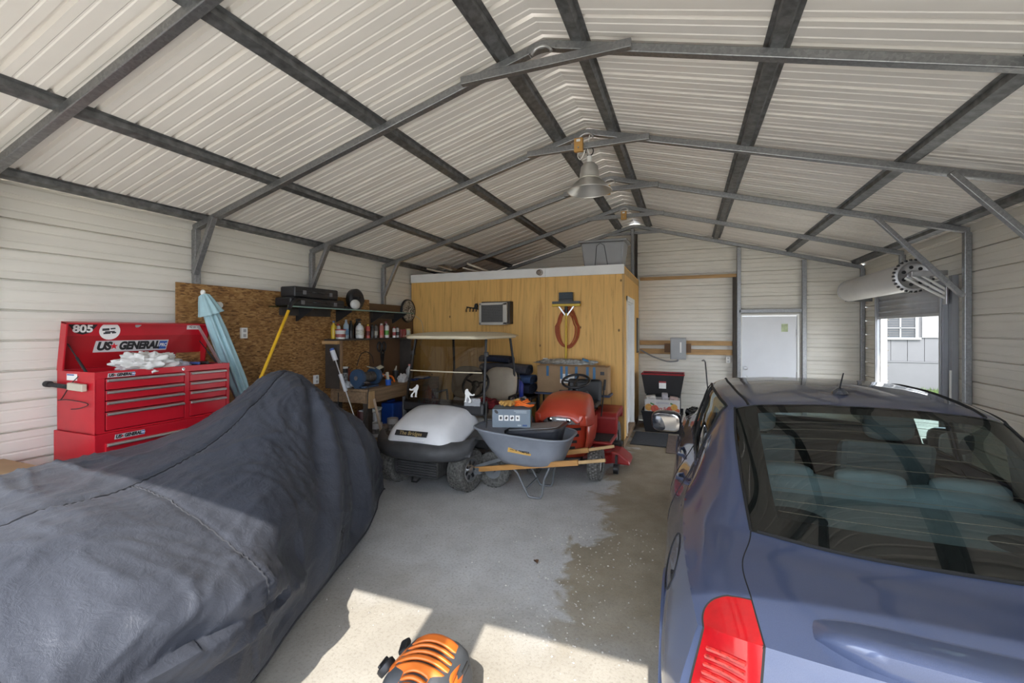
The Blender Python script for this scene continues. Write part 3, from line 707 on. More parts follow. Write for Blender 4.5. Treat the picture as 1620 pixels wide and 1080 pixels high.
    for k in range(28):
        t = 2 * PI * k / 28; p = side(2.75 + .58 * math.cos(t), .50 + .36 * math.sin(t)); ring.append((-p[0] - .001, p[1], p[2]))
    put('fuel_flap_seam', g.tube(ring, .0035, 5, True), SEAM, car)
    p = side(2.28, .50); put('fuel_flap_catch', MB().box((-p[0] - .001, p[1], p[2]), (.01, .035, .03)), SEAM, car)
    # door seams and handles
    for sgn in (1, -1):
        for a in (6.2, 8.0, 10.6):
            put('door_seam', MB().tube([np.array(side(a, b)) * np.array((sgn, 1, 1)) for b in np.linspace(0, 2.9, 14)], .0035, 5), SEAM, car)
        for a in (6.6, 8.4):
            p, q = side(a, .45), side(a + .5, .45); put('door_handle', MB().tube([(sgn * (p[0] - .01), p[1], p[2]), (sgn * (p[0] + .03), p[1] + .03, p[2]), (sgn * (q[0] + .03), q[1] - .03, q[2]), (sgn * (q[0] - .01), q[1], q[2])], .013, 8), PT, car, smooth=60)
        # mirrors
        g = MB(); g.ell((sgn * .965, 3.06, 1.0), (.125, .075, .09), 18, 12, pw=.6); mr = put('wing_mirror', g, M_BLK if False else mat('mirror_shell', (.03, .034, .045), .25, .2, .05, coat=1.), car, smooth=60)
        put('mirror_glass', MB().ell((sgn * .965, 2.986, 1.0), (.112, .006, .078), 20, 8, pw=.55).xf(lambda p: Vector((p.x, p.y + .30 * sgn * (p.x - sgn * .965) - .13 * (p.z - 1.0), p.z))), M_CHR, mr, smooth=40)
        put('mirror_arm', MB().beam((sgn * .84, 3.13, .965), (sgn * .93, 3.11, .985), .06, .04), M_BLK, mr, bevel=.008)
    # aerial
    an = put('aerial_base', MB().lathe([(.04, 0), (.035, .015), (.015, .03), (.008, .035), (.001, .035)], (0, 1.92, 1.44), n=16), mat('mirror_shell', (.03, .034, .045)), car, smooth=50)
    put('aerial_rod', MB().cyl((0, 1.93, 1.46), (0, 1.86, 1.56), .005, .003, 8), M_BLK, an)
    # wheels
    for wy in (1.0, 3.80):
        for sgn in (1, -1):
            wh = put('tyre', MB().lathe([(.22, -.10), (.30, -.105), (.322, -.09), (.328, -.05), (.328, .05), (.322, .09), (.30, .105), (.22, .10)], (sgn * .775, wy, .328), (sgn, 0, 0), 36, caps=False), M_BLKR, car, smooth=40)
            put('rim', MB().lathe([(.225, -.09), (.225, .085), (.20, .07), (.05, .09), (.001, .095)], (sgn * .775, wy, .328), (sgn, 0, 0), 30), M_STEEL, wh, smooth=40)
    # cabin seen through the rear glass
    put('parcel_shelf', MB().prism([(.70, .98), (1.42, 1.02), (1.42, .96), (.70, .92)], (-.66, 0, 0), (0, 1, 0), (0, 0, 1), (1.32, 0, 0)), INT, car, bevel=.01)
    for x in (-.38, .38): put('speaker_grille', MB().lathe([(.001, .004), (.085, .004), (.10, 0)], (x, 1.12, 1.005), (0, -.055, 1), 24, sx=1.25), INTD, car, smooth=40)
    put('third_lamp', MB().bb((-.11, .86, 1.0), (.11, .94, 1.035)), INTD, car, bevel=.008)
    rb = MB(); P = []
    for i in range(19):
        u = -1 + 2 * i / 18; x = u * .62; h = 1.085 - .035 * abs(u) ** 4 - .015 * math.cos(u * 2 * PI)
        P.append([(x, 1.40, .55), (x, 1.40, h - .03), (x, 1.43, h), (x, 1.50, h), (x, 1.53, h - .04), (x, 1.62, .55)])
    put('rear_seat_back', rb.grid(P), INT, car, smooth=50)
    for x in (-.36, 0, .36):
        put('headrest', MB().ell((x, 1.49, 1.085), (.14, .05, .05), 16, 10, pw=.6), INT, car, smooth=60)
    put('rear_seat', MB().bb((-.62, 1.5, .35), (.62, 2.1, .58)), INT, car, bevel=.05)
    for x in (-.37, .37):
        fs = put('front_seat', MB().prism([(2.55, .35), (3.05, .35), (3.05, .55), (2.62, .56), (2.45, 1.08), (2.35, 1.10), (2.45, .6)], (x - .25, 0, 0), (0, 1, 0), (0, 0, 1), (.50, 0, 0)), INT, car, bevel=.04)
        put('headrest', MB().ell((x, 2.37, 1.20), (.13, .05, .09), 16, 10, pw=.6), INT, fs, smooth=60)
    put('dashboard', MB().prism([(3.25, .6), (3.75, .6), (3.72, .93), (3.35, .98), (3.25, .9)], (-.72, 0, 0), (0, 1, 0), (0, 0, 1), (1.44, 0, 0)), INTD, car, bevel=.03)
    put('steering_wheel', MB().tube([(-.37 + .18 * math.cos(t), 3.12 - .06 * math.sin(t), .92 + .17 * math.sin(t)) for t in np.linspace(0, 2 * PI, 24, False)], .016, 8, True), INTD, car, smooth=60)
    for sgn in (1, -1):   # inner door cards and pillars
        P = [[(sgn * (.78 if b else .73), y, z) for y in np.linspace(.8, 3.7, 8)] for b, z in ((0, .92), (1, .6), (1, .3))]
        put('door_card', MB().grid(P), INTD, car, solid=.01)
        put('pillar_lining', MB().grid([[(np.array(top(a, b)) * np.array((.965, 1, .985))) * np.array((sgn, 1, 1)) for b in np.linspace(2.05, 3.9, 6)] for a in np.linspace(4.2, 6.2, 8)]), INT, car, smooth=60)
    g = MB(); both(g, [[np.array(top(a, b)) - np.array((0, 0, .03)) for b in np.linspace(0, 2, 8)] for a in np.linspace(6.05, 8.9, 10)]); put('headlining', g, INT, car, smooth=60, weld=.001)
    # front lamps and grille
    for sgn in (1, -1):
        P = [[np.array(top(a, b)) * np.array((sgn, 1.002, 1)) + np.array((0, 0, .004)) for b in np.linspace(2.2, 4, 8)] for a in np.linspace(12.7, 13.5, 8)]
        put('head_lamp', MB().grid(P), M_CHR, car, smooth=60)
    put('grille', MB().grid([[np.array(top(a, b)) * np.array((1, 1.003, 1)) for b in np.linspace(0, 1.6, 6)] for a in np.linspace(13.5, 14.3, 5)]).grid([[np.array(top(a, b)) * np.array((-1, 1.003, 1)) for b in np.linspace(0, 1.6, 6)] for a in np.linspace(13.5, 14.3, 5)]), M_BLK, car)
build_car()
# ================================================================ COVERED VEHICLE
def build_cover():
    Z9 = [.1, .58, .96, 1.0, .97, .90, .72, .45, .12]
    rows = [ # (Y, [X...], [Z...])
     (.50, [-3.60, -3.56, -3.45, -3.1, -2.70, -2.30, -1.95, -1.84, -1.82], [.10] * 9),
     (.55, [-3.62, -3.58, -3.46, -3.1, -2.70, -2.30, -1.92, -1.83, -1.82], [.10, .45, .66, .70, .70, .66, .54, .34, .10]),
     (.72, [-3.66, -3.62, -3.50, -3.1, -2.72, -2.32, -1.88, -1.82, -1.83], [.10, .55, .86, .92, .92, .86, .68, .40, .10]),
     (1.10, [-3.74, -3.70, -3.58, -3.15, -2.76, -2.35, -1.86, -1.80, -1.84], [.10, .58, .95, .99, .97, .92, .73, .42, .11]),
     (1.50, [-3.80, -3.76, -3.62, -3.20, -2.80, -2.40, -1.90, -1.83, -1.92], [.10, .58, .98, 1.0, .96, .90, .70, .42, .12]),
     (2.00, [-3.84, -3.80, -3.64, -3.28, -2.92, -2.56, -2.18, -2.08, -2.12], [.10, .60, .96, 1.05, 1.05, .97, .76, .44, .12]),
     (2.45, [-3.88, -3.82, -3.66, -3.38, -3.08, -2.76, -2.44, -2.28, -2.28], [.10, .60, 1.0, 1.20, 1.24, 1.10, .86, .48, .12]),
     (2.86, [-3.90, -3.84, -3.70, -3.46, -3.22, -2.94, -2.62, -2.44, -2.42], [.10, .62, 1.1, 1.38, 1.435, 1.31, .98, .52, .12]),
     (3.12, [-3.90, -3.84, -3.70, -3.48, -3.24, -2.98, -2.72, -2.56, -2.54], [.10, .62, 1.04, 1.26, 1.33, 1.17, .95, .55, .12]),
     (3.42, [-3.86, -3.80, -3.68, -3.48, -3.27, -3.06, -2.88, -2.72, -2.70], [.10, .58, .88, 1.0, 1.03, .99, .90, .56, .12]),
     (3.68, [-3.72, -3.68, -3.60, -3.45, -3.28, -3.12, -2.99, -2.90, -2.87], [.10, .50, .74, .84, .87, .84, .74, .46, .12]),
     (3.88, [-3.58, -3.55, -3.50, -3.40, -3.28, -3.14, -3.04, -2.98, -2.97], [.10, .36, .54, .62, .64, .62, .54, .36, .12]),
     (3.94, [-3.54, -3.52, -3.48, -3.39, -3.28, -3.16, -3.07, -3.02, -3.0], [.10] * 9)]
    sf = Surf([[(x, y, z) for x, z in zip(X, Z)] for y, X, Z in rows])
    NA, NB = 270, 210; g = MB(); P = []
    def wr(p, n, a, b):
        v = Vector(p); d = 0.
        d += .012 * mnoise.noise(Vector((v.x * 2.2, v.y * 2.2, v.z * 2.2)))
        wx, wy = .25 * mnoise.noise(v * 1.7), .25 * mnoise.noise(v * 1.7 + Vector((5, 2, 1)))
        for k, (fx, fy, am, sh) in enumerate(((3.4, 1.0, .020, 5.), (1.0, 4.4, .017, 5.), (7.5, 2.2, .012, 5.), (2.4, 9.0, .010, 5.), (13., 5., .006, 4.), (6., 15., .005, 4.))):
            q = Vector(((v.x + wx) * fx + (v.y + wy) * fy * .6, (v.y + wy) * fy - (v.x + wx) * fx * .5, v.z * 2.5 + k * 7.3)); r_ = abs(mnoise.noise(q)); m_ = .5 + .9 * mnoise.noise(v * 1.3 + Vector((k * 3., 0, 0)))
            d += am * max(0, m_) * (math.exp(-r_ * sh * 2.2) - .3)
        # tension folds falling from the peak down the right flank
        if b > 4.2:
            t = math.atan2(v.y - 3.0, 1.5 - v.z); env = min(1, (b - 4.2) / 1.5) * max(0, 1 - abs(a - 7.2) / 3.6)
            d += .046 * env * math.sin(t * 11 + .8 * math.sin(v.z * 3)) + .020 * env * math.sin(t * 23 + 1)
        # sag between the rear box and the wheel on the right flank
        if b > 5.3 and a < 5: d += .030 * math.sin((v.y * 1.0 + v.z * 1.8) * 8) * min(1, (b - 5.3)) * (.4 + .6 * (b < 7.8))
        # gathers beside the two seams
        k = math.exp(-((b - 4.0) / .16) ** 2); d += .005 * k * math.sin(a * 75)
        k = math.exp(-((a - 4.0) / .10) ** 2) * (b > 4); d += .005 * k * math.sin(b * 95)
        d -= .012 * math.exp(-((b - 4.0) / .05) ** 2) + .010 * math.exp(-((a - 4.0) / .035) ** 2) * (b > 4)
        edge = min(1, a / .8, (12 - a) / .8, b / .5, (8 - b) / .25)
        return d * max(.12, edge)
    av, bv = np.linspace(0, 12, NA + 1), np.linspace(0, 8, NB + 1); G = sf.grid(av, bv); GN = sf.grid_nor(av, bv)
    for i, a in enumerate(av):
        row = []
        for j, b in enumerate(bv):
            p, n = G[i, j], GN[i, j]
            if n[2] < 0 and 1 < b < 7: n = -n
            if b <= 1 and n[0] > 0 or b >= 7 and n[0] < 0: n = -n
            row.append(p + n * wr(p, n, a, b))
        P.append(row)
    def fab():
        m, nt, b = _new('cover_nylon'); v = _coord(nt); f = _noise(nt, v, 3., 4); fn = _noise(nt, v, 420, 2)
        nt.links.new(_ramp(nt, f, ((.3, (.040, .044, .057)), (.7, (.056, .061, .077)))), b.inputs['Base Color'])
        b.inputs['Roughness'].default_value = .48; b.inputs['Sheen Weight'].default_value = .04; b.inputs['Specular IOR Level'].default_value = .22; b.inputs['Sheen Roughness'].default_value = .35
        _bump(nt, b, _math(nt, 'ADD', _math(nt, 'MULTIPLY', fn, .10), _math(nt, 'ADD', _noise(nt, v, 14, 6, .65, 1.2), _math(nt, 'MULTIPLY', _noise(nt, v, 48, 4, .6, .8), .4))), .40, .012); return m
    MF = fab()
    cv = thing('vehicle_cover', 'black nylon cover draped over a motorcycle in the left foreground', 'vehicle cover', (-2.9, 2.2, 0))
    put('cloth', MB().grid(P), MF, cv, smooth=80)
    MS = mat('cover_stitch', (.03, .032, .04), .7, 0, .3, 60.)
    def on(a, b, up=.004):
        i = a / 12 * NA; j = b / 8 * NB; i0, j0 = min(int(i), NA - 1), min(int(j), NB - 1); fi, fj = i - i0, j - j0
        p = (P[i0][j0] * (1 - fi) + P[i0 + 1][j0] * fi) * (1 - fj) + (P[i0][j0 + 1] * (1 - fi) + P[i0 + 1][j0 + 1] * fi) * fj
        n = sf.nor(a, b); n = -n if n[2] < 0 else n; return p + n * up
    put('top_seam', MB().tube([on(a, 4.0) for a in np.linspace(.6, 11, 260)], .0045, 5), MS, cv, smooth=60)
    put('cross_seam', MB().tube([on(4.0, b) for b in np.linspace(4.0, 7.9, 150)], .0045, 5), MS, cv, smooth=60)
    put('cross_seam', MB().tube([on(1.9, b) for b in np.linspace(4.0, 7.9, 150)], .0045, 5), MS, cv, smooth=60)
    hem = [P[i][NB] for i in range(0, NA + 1, 2)]; put('hem', MB().tube(hem, .008, 6), MS, cv, smooth=60)
    hem = [P[i][0] for i in range(0, NA + 1, 2)]; put('hem', MB().tube(hem, .008, 6), MS, cv, smooth=60)
    c = on(6.2, 7.35, .012); st = [c + np.array((.01 * math.sin(k * .9), .01 * math.cos(k * 1.3), -.02 * k)) for k in range(9)]
    ck = put('cord_lock', MB().ell(tuple(c), (.014, .014, .02), 10, 6), M_BLK, cv, smooth=50); put('drawcord', MB().tube(st, .004, 5), M_BLK, ck)
    # front tyre peeping out under the cover
    single('motorcycle_wheel', MB().lathe([(.20, -.06), (.27, -.065), (.30, -.03), (.305, 0), (.30, .03), (.27, .065), (.20, .06)], (-3.27, 3.58, .305), (1, .25, 0), 32).lathe([(.20, -.04), (.19, .0), (.20, .04)], (-3.27, 3.58, .305), (1, .25, 0), 32), M_BLKR, 'black front tyre of the motorcycle hidden under the cover', 'wheel', smooth=40)
build_cover()
# ================================================================ GOLF CART
def tyre_mb(c, axis, R, W, lugs=0, rim=.55):
    """treaded tyre; lugs are real blocks"""
    g = MB(); h = W / 2
    g.lathe([(R * rim, -h * .8), (R * .80, -h), (R * .93, -h * .95), (R * .985, -h * .75), (R * .985, h * .75), (R * .93, h * .95), (R * .80, h), (R * rim, h * .8)], c, axis, 36, caps=False)
    if lugs:
        ax = Vector(axis).normalized(); a = ax.orthogonal().normalized(); b = ax.cross(a)
        for k in range(lugs):
            for q, off in ((-.62, 0), (-.2, .5), (.2, 0), (.62, .5)):
                t = 2 * PI * (k + off) / lugs; d = a * math.cos(t) + b * math.sin(t); tg = ax.cross(d)
                g.box(Vector(c) + d * R * .985 + ax * (h * q), (W * .15, 2 * PI * R / lugs * .55, R * .06), Matrix((ax, tg, d)).transposed())
    return g
def build_cart():
    X0, Y0 = -2.77, 4.48           # middle of the front axle; the cart faces the camera
    c = thing('golf_cart', 'white and black golf cart with tan seats and a tinted windshield', 'golf cart', (X0, Y0, 0), world=False)
    MW = mat('cart_white', (.80, .81, .84), .35, 0, .05, 5., coat=.3); MD = mat('cart_charcoal', (.055, .056, .06), .55, 0, .2, 10., .1, 60)
    MT = mat('cart_canopy_tan', (.62, .55, .40), .5, 0, .05, 4.); MS = mat('cart_seat_tan', (.40, .345, .27), .5, 0, .08, 8.); ML = M_BLK
    WS = glass_mat('cart_tinted', (.38, .36, .335), .0, 1.6); MTY = mat('tyre_dusty', (.11, .108, .10), .9, 0, .6, 40., .3, 80)
    # wheels
    for wy, tr in ((0, .46), (1.66, .47)):
        for sg in (-1, 1):
            st = .0 if wy else -.16
            ax = Vector((sg * math.cos(st), sg * math.sin(st), 0)); ce_ = Vector((sg * tr, wy, .235))
            t = put('tyre', tyre_mb(ce_, ax, .235, .20, 30), MTY, c, smooth=35)
            r = put('rim', MB().lathe([(.135, -.05), (.135, .075), (.120, .085), (.112, .06), (.04, .05), (.035, .075), (.001, .08)], ce_, ax, 28), M_STEEL, t, smooth=35)
            a = ax.orthogonal().normalized(); b = ax.cross(a)
            for k in range(7):
                th = 2 * PI * k / 7; d = a * math.cos(th) + b * math.sin(th)
                put('rim_slot', MB().box(ce_ + ax * .064 + d * .082, (.012, .028, .05), Matrix((ax, ax.cross(d), d)).transposed()), ML, t, bevel=.004)
    # front cowl: white shell
    rows = []
    for (y, z, hw, ed) in ((-.36, .54, .36, .52), (-.35, .62, .38, .55), (-.26, .73, .40, .62), (-.08, .81, .41, .69), (.10, .86, .415, .75), (.26, .885, .42, .79)):
        rows.append([(-hw - .05, y + .10, ed - .12), (-hw, y + .05, ed - .02), (-hw * .8, y + .01, z - .035), (-hw * .4, y, z - .005), (0, y, z), (hw * .4, y, z - .005), (hw * .8, y + .01, z - .035), (hw, y + .05, ed - .02), (hw + .05, y + .10, ed - .12)])
    S1 = Surf(rows); cw = put('cowl', MB().grid(S1.patch(0, 5, 0, 8, 30, 40)), MW, c, smooth=70, solid=.006)
    put('name_plate', MB().box((-.03, -.345, .665), (.40, .012, .062), (-.62, 0, .02)), ML, cw, bevel=.004)
    text('lettering', 'The Bridges', .058, mat('plate_gold', (.45, .34, .16), .5, .2), cw, (-.03, -.357, .668), (1, .02, 0), (0, .58, .81), .0008, 'CENTER', 0, .0008, 1.02)
    put('cowl_recess', MB().box((-.02, -.362, .60), (.34, .02, .03), (-.5, 0, 0)), MW, cw, bevel=.008)
    # black bumper skirt and fenders
    rows = []
    for (y, z) in ((-.30, .36), (-.42, .38), (-.46, .45), (-.42, .53), (-.33, .56)):
        rows.append([(x * .62, y + .30 * abs(x) ** 2.6, z + (.02 if abs(x) < .9 else .06)) for x in np.linspace(-1, 1, 11)])
    put('bumper', MB().grid(Surf(rows).patch(0, 4, 0, 10, 16, 40)), MD, c, smooth=60, solid=.008)
    for sg in (-1, 1):
        P = []
        for t in np.linspace(.75, PI * .80, 18):
            rr = .31; P.append([(sg * x, .02 - rr * math.cos(t) * 1.05, .20 + rr * math.sin(t) * (1. + .15 * math.sin(t))) for x in (.36, .50, .60, .62)])
        put('fender', MB().grid(P), MD, c, smooth=60, solid=.008)
        put('side_sill', MB().bb((sg * .50 - .05, .30, .22), (sg * .50 + .07, 1.35, .34)), MD, c, bevel=.03)
        P = [[(sg * (.58 - .02 * k), y, z) for k, y in ((0, .28), (1, .34), (2, .40))] for z in (.30, .60, .95)]
        put('kick_panel', MB().grid(P), MD, c, smooth=60, solid=.01)
        put('rear_fender', MB().grid([[(sg * x, 1.66 - .36 * math.cos(t), .24 + .34 * math.sin(t)) for x in (.36, .56, .61)] for t in np.linspace(.2, PI - .2, 14)]), MW, c, smooth=60, solid=.01)
    put('undertray', MB().bb((-.26, -.28, .17), (.26, .10, .36)), mat('dusty_black', (.05, .048, .045), .9, 0, .4, 20.), c, bevel=.02)
    for k in range(6): put('tray_rib', MB().bb((-.25, -.295, .19 + k * .028), (.25, -.28, .203 + k * .028)), MD, c)
    put('axle', MB().cyl((-.44, 0, .235), (.44, 0, .235), .03).cyl((-.4, .0, .30), (.4, 0, .30), .018), ML, c)
    put('tow_hook', MB().tube([(-.05, -.29, .17), (-.03, -.33, .14), (.03, -.33, .14), (.05, -.29, .17)], .012, 6), ML, c)
    put('floorboard', MB().bb((-.55, .2, .30), (.55, .85, .33)), ML, c)
    put('rear_body', MB().bb((-.56, .85, .30), (.56, 1.90, .62)).bb((-.52, 1.45, .6), (.52, 1.92, .80)), MW, c, bevel=.05, seg=3)
    put('dash', MB().bb((-.56, .25, .78), (.56, .42, .93)), ML, c, bevel=.03)
    # windshield in two panes and roof struts
    def wsp(t, x): return (x, .245 + .08 * t - .0, .90 + .80 * t)
    for (a, b) in ((0, .47), (.485, 1.0)):
        P = [[(x, .20 + .21 * t + .04 * (x / .5) ** 2, .90 + .80 * t) for x in np.linspace(-.52 + .03 * t, .52 - .03 * t, 9)] for t in (a, (a + b) / 2, b)]
        put('windshield_pane', MB().grid(P), WS, c, smooth=60)
    P = [(x, .20 + .10 + .04 * (x / .5) ** 2, .90 + .80 * .478) for x in np.linspace(-.5, .5, 9)]
    put('windshield_hinge', MB().tube(P, .008, 6), MT, c, smooth=60)
    for sg in (-1, 1):
        put('front_strut', MB().tube([(sg * .545, .42, .55), (sg * .54, .30, .85), (sg * .53, .34, 1.1), (sg * .50, .46, 1.70)], .017, 8), ML, c, smooth=60)
        put('rear_strut', MB().tube([(sg * .50, 1.50, .6), (sg * .48, 1.44, 1.3), (sg * .45, 1.36, 1.72)], .018, 8), ML, c, smooth=60)
        put('strut_clip', MB().box((sg * .52, .42, 1.50), (.05, .05, .06)), ML, c, bevel=.01)
    # decals of a walking ape figure: plain white walker silhouettes
    def decal(x, z, fl):
        poly = [(-.018, -.07), (.0, -.07), (.004, -.062), (-.004, -.058), (-.002, -.035), (.014, -.016), (.022, -.045), (.018, -.066), (.04, -.066), (.042, -.06), (.034, -.056), (.036, -.03), (.036, .0), (.042, .018), (.044, .045), (.034, .062), (.022, .064), (.016, .056), (.014, .044), (.004, .034), (-.014, .016), (-.03, .012), (-.034, .02), (-.044, .018), (-.044, .004), (-.03, -.002), (-.01, -.002), (.0, .004), (-.002, -.018), (-.02, -.04), (-.022, -.06)]
        t = (z - .90) / .80; y = .20 + .21 * t + .04 * (x / .5) ** 2 - .006
        put('decal', MB().prism([(a * fl * 1.5, b * 1.2) for a, b in poly], (x, y, z), (1, 0, 0), (0, .254, .967), (0, -.001, 0)), M_WHT, c)['label'] = 'white walking figure sticker'
    decal(-.40, 1.04, 1); decal(.38, 1.02, -1)
    # canopy
    rows = []
    for y in np.linspace(0, 1, 9):
        e = 1 - abs(2 * y - 1) ** 6; rows.append([(x * (.54 + .01 * e), .20 + 1.30 * y + (.03 * (1 - x * x) if False else 0), 1.715 + .055 * e * (1 - abs(x) ** 5) ** .6) for x in np.linspace(-1, 1, 17)])
    put('canopy', MB().grid(rows).grid([[(p[0], p[1], 1.705) for p in r] for r in rows]), MT, c, smooth=50)
    rim_ = [(.55 * math.copysign(abs(math.cos(t)) ** .35, math.cos(t)), .85 + .66 * math.copysign(abs(math.sin(t)) ** .35, math.sin(t)), 1.705) for t in np.linspace(0, 2 * PI, 48, False)]
    put('canopy_rim', MB().tube(rim_, .022, 8, True), MT, c, smooth=60)
    # seats
    put('seat_bench', MB().bb((-.54, .88, .62), (.54, 1.35, .74)), MS, c, bevel=.05, seg=3)
    for x in (-.27, .27):
        g = MB(); g.ell((x, 1.42, 1.02), (.25, .075, .235), 24, 14, pw=.65); g.xf(lambda p: Vector((p.x, p.y + (p.z - .8) * .18, p.z))); put('seat_back', g, MS, c, smooth=60)
    put('seat_rail', MB().tube([(-.5, 1.52, .75), (-.5, 1.60, 1.15), (.5, 1.60, 1.15), (.5, 1.52, .75)], .016, 8), ML, c, smooth=60)
    for sg in (-1, 1): put('armrest', MB().tube([(sg * .56, 1.40, .72), (sg * .57, 1.38, .90), (sg * .57, 1.05, .90), (sg * .56, 1.0, .72)], .017, 8), ML, c, smooth=60)
    # steering
    sw = put('steering_wheel', MB().tube([(.26 + .175 * math.cos(t), .66 + .09 * math.sin(t), 1.10 + .15 * math.sin(t)) for t in np.linspace(0, 2 * PI, 28, False)], .016, 8, True), ML, c, smooth=60)
    put('steering_hub', MB().cyl((.26, .36, .80), (.26, .66, 1.09), .03).ell((.26, .66, 1.10), (.06, .03, .05)), ML, sw, smooth=50)
    for a in (.4, PI - .4, 1.5 * PI): put('spoke', MB().cyl((.26, .66, 1.10), (.26 + .17 * math.cos(a), .66 + .087 * math.sin(a), 1.10 + .145 * math.sin(a)), .012, n=8), ML, sw)
build_cart()

# ================================================================ WHEELBARROW
def build_barrow():
    b = thing('wheelbarrow', 'grey wheelbarrow with wooden handles in front of the red mower', 'wheelbarrow', (-1.6, 4.7, 0))
    MG = mat('tray_grey', (.24, .26, .30), .45, 0, .1, 8.); MH = mat('handle_wood', (.50, .25, .075), .5, 0, .2, 3., .05, 30, stretch=(.7, 8, 8)); ST = mat('barrow_steel', (.19, .20, .215), .45, .4, .15)
    # tray: rim outline and floor outline, wheel end (left) deep and sloping
    def ring(x0, x1, hw, z0, z1, n=40, pw=.5):
        out = []
        for k in range(n):
            t = 2 * PI * k / n; cx_, cy_ = math.cos(t), math.sin(t); x = (x0 + x1) / 2 + (x1 - x0) / 2 * math.copysign(abs(cx_) ** pw, cx_)
            u = (x - x0) / (x1 - x0); w_ = hw * (.80 + .20 * math.sin(min(1, u * 1.4) * PI / 2)); out.append((x, 4.70 + w_ * math.copysign(abs(cy_) ** pw, cy_), z0 + (z1 - z0) * u))
        return out
    rings = [ring(-2.25, -1.13, .35, .705, .655), ring(-2.23, -1.145, .335, .69, .64), ring(-2.10, -1.20, .30, .52, .50), ring(-1.97, -1.25, .26, .38, .38), ring(-1.92, -1.29, .22, .335, .345), ring(-1.8, -1.4, .10, .33, .34)]
    g = MB().grid(rings, 0, True); g.add(rings[-1], [tuple(range(len(rings[-1])))])
    tr = put('tray', g, MG, b, smooth=50, solid=.006)
    put('tray_rim', MB().tube(rings[0], .012, 8, True), MG, tr, smooth=60)
    lab = put('brand_label', MB().box((-1.64, 4.402, .515), (.26, .004, .045), (-.22, .075, .0)), mat('label_amber', (.60, .34, .06), .5), tr)
    text('lettering', 'TRUE TEMPER', .036, M_BLK, lab, (-1.64, 4.3985, .516), (1, 0, -.075), (0, -.2, .98), .0006, 'CENTER', .2, .0006)
    # handles, converging at the wheel
    for sg, y0, y1 in ((-1, 4.56, 4.42), (1, 4.84, 4.99)):
        p0, p1 = Vector((-2.24, y0, .215)), Vector((-1.02, y0 + (y1 - y0) * .8, .455)); p2 = Vector((-.74, y1, .515))
        h = put('handle', MB().beam(p0, p1, .038, .055), MH, b, bevel=.006); put('grip', MB().beam(p1, p2, .030, .034), mat('grip_wood', (.55, .36, .17), .6), h, bevel=.010, seg=3)
        # leg: bent tube
        put('leg', MB().tube([(-1.78, y0 + .03 * sg, .31), (-1.70, y0 + .05 * sg, .25), (-1.60, y0 + .06 * sg, .07), (-1.57, y0 + .06 * sg, .02), (-1.50, y0 + .06 * sg, .014), (-1.44, y0 + .06 * sg, .02), (-1.42, y0 + .06 * sg, .06), (-1.40, y0 + .05 * sg, .22), (-1.34, y0 + .03 * sg, .36)], .0125, 8), ST, b, smooth=60)
        put('wheel_guard', MB().beam((-2.24, y0, .24), (-1.88, y0 + .02 * sg, .38), .004, .035), ST, b)
        put('axle_bracket', MB().box((-2.20, y0, .205), (.09, .05, .075), (0, -.19, 0)), ST, b, bevel=.004)
        put('bolt', MB().cyl((-2.21, y0 + sg * .02, .215), (-2.21, y0 + sg * .036, .215), .012, n=6), M_STEEL, b)
    put('leg_plate', MB().grid([[(-1.42, 4.62, .20), (-1.42, 4.88, .20)], [(-1.36, 4.62, .345), (-1.36, 4.88, .345)]]), ST, b, solid=.004)
    put('leg_tie', MB().cyl((-1.6, 4.5, .10), (-1.6, 4.9, .10), .008, n=8), ST, b)
    w_ = put('tyre', tyre_mb((-2.06, 4.70, .20), (0, 1, 0), .20, .10, 26, .5), mat('tyre_dusty', (.075, .074, .07)), b, smooth=35)
    put('rim', MB().lathe([(.10, -.045), (.10, .045), (.03, .05), (.03, .07), (.001, .07)], (-2.06, 4.70, .20), (0, 1, 0), 20).lathe([(.10, .0), (.03, -.05), (.03, -.07), (.001, -.07)], (-2.06, 4.70, .20), (0, 1, 0), 20), mat('barrow_steel', (.19, .2, .215)), w_, smooth=35)
    # load
    t = thing('storage_tub', 'black plastic tub lying in the grey wheelbarrow tray', 'tub', (-1.55, 4.72, .36))
    MK = mat('tub_black', (.03, .032, .04), .4, 0, .15)
    def rr(x0, x1, y0, y1, z, n=32, pw=.35):
        return [((x0 + x1) / 2 + (x1 - x0) / 2 * math.copysign(abs(math.cos(a)) ** pw, math.cos(a)), (y0 + y1) / 2 + (y1 - y0) / 2 * math.copysign(abs(math.sin(a)) ** pw, math.sin(a)), z) for a in [2 * PI * k / n for k in range(n)]]
    rg = [rr(-1.78, -1.32, 4.56, 4.86, .37), rr(-1.86, -1.25, 4.50, 4.92, .715), rr(-1.88, -1.23, 4.48, 4.94, .72), rr(-1.88, -1.23, 4.48, 4.94, .745), rr(-1.84, -1.27, 4.52, 4.90, .75)]
    rg = [[(x, y, z - .02 * (z > .6) + .13 * (x + 1.55) * (z - .3) / .45) for x, y, z in r] for r in rg]; put('body', MB().grid(rg, 0, True), MK, t, smooth=40); put('lid', MB().add([(x, y, z + .002) for x, y, z in rg[-1]], [tuple(range(32))]), mat('tub_lid_grey', (.22, .225, .24), .5), t, solid=.004)
    bx = thing('tool_box_carton', 'grey and teal power tool carton on the black tub', 'carton', (-1.82, 4.70, .722))
    R = Matrix.Rotation(.28, 3, 'Z'); o = Vector((-1.835, 4.70, .722))
    def loc(p): return R @ Vector(p) + o
    g = MB().bb((-.21, -.14, 0), (.21, .14, .20)); g.xf(loc); put('carton_body', g, mat('carton_grey', (.17, .215, .265), .5, 0, .05), bx, bevel=.003)
    g = MB().bb((.2105, -.139, .002), (.212, .139, .198)); g.xf(loc); put('side_print', g, mat('carton_teal', (.03, .22, .21), .45, 0, .5, 9.), bx)
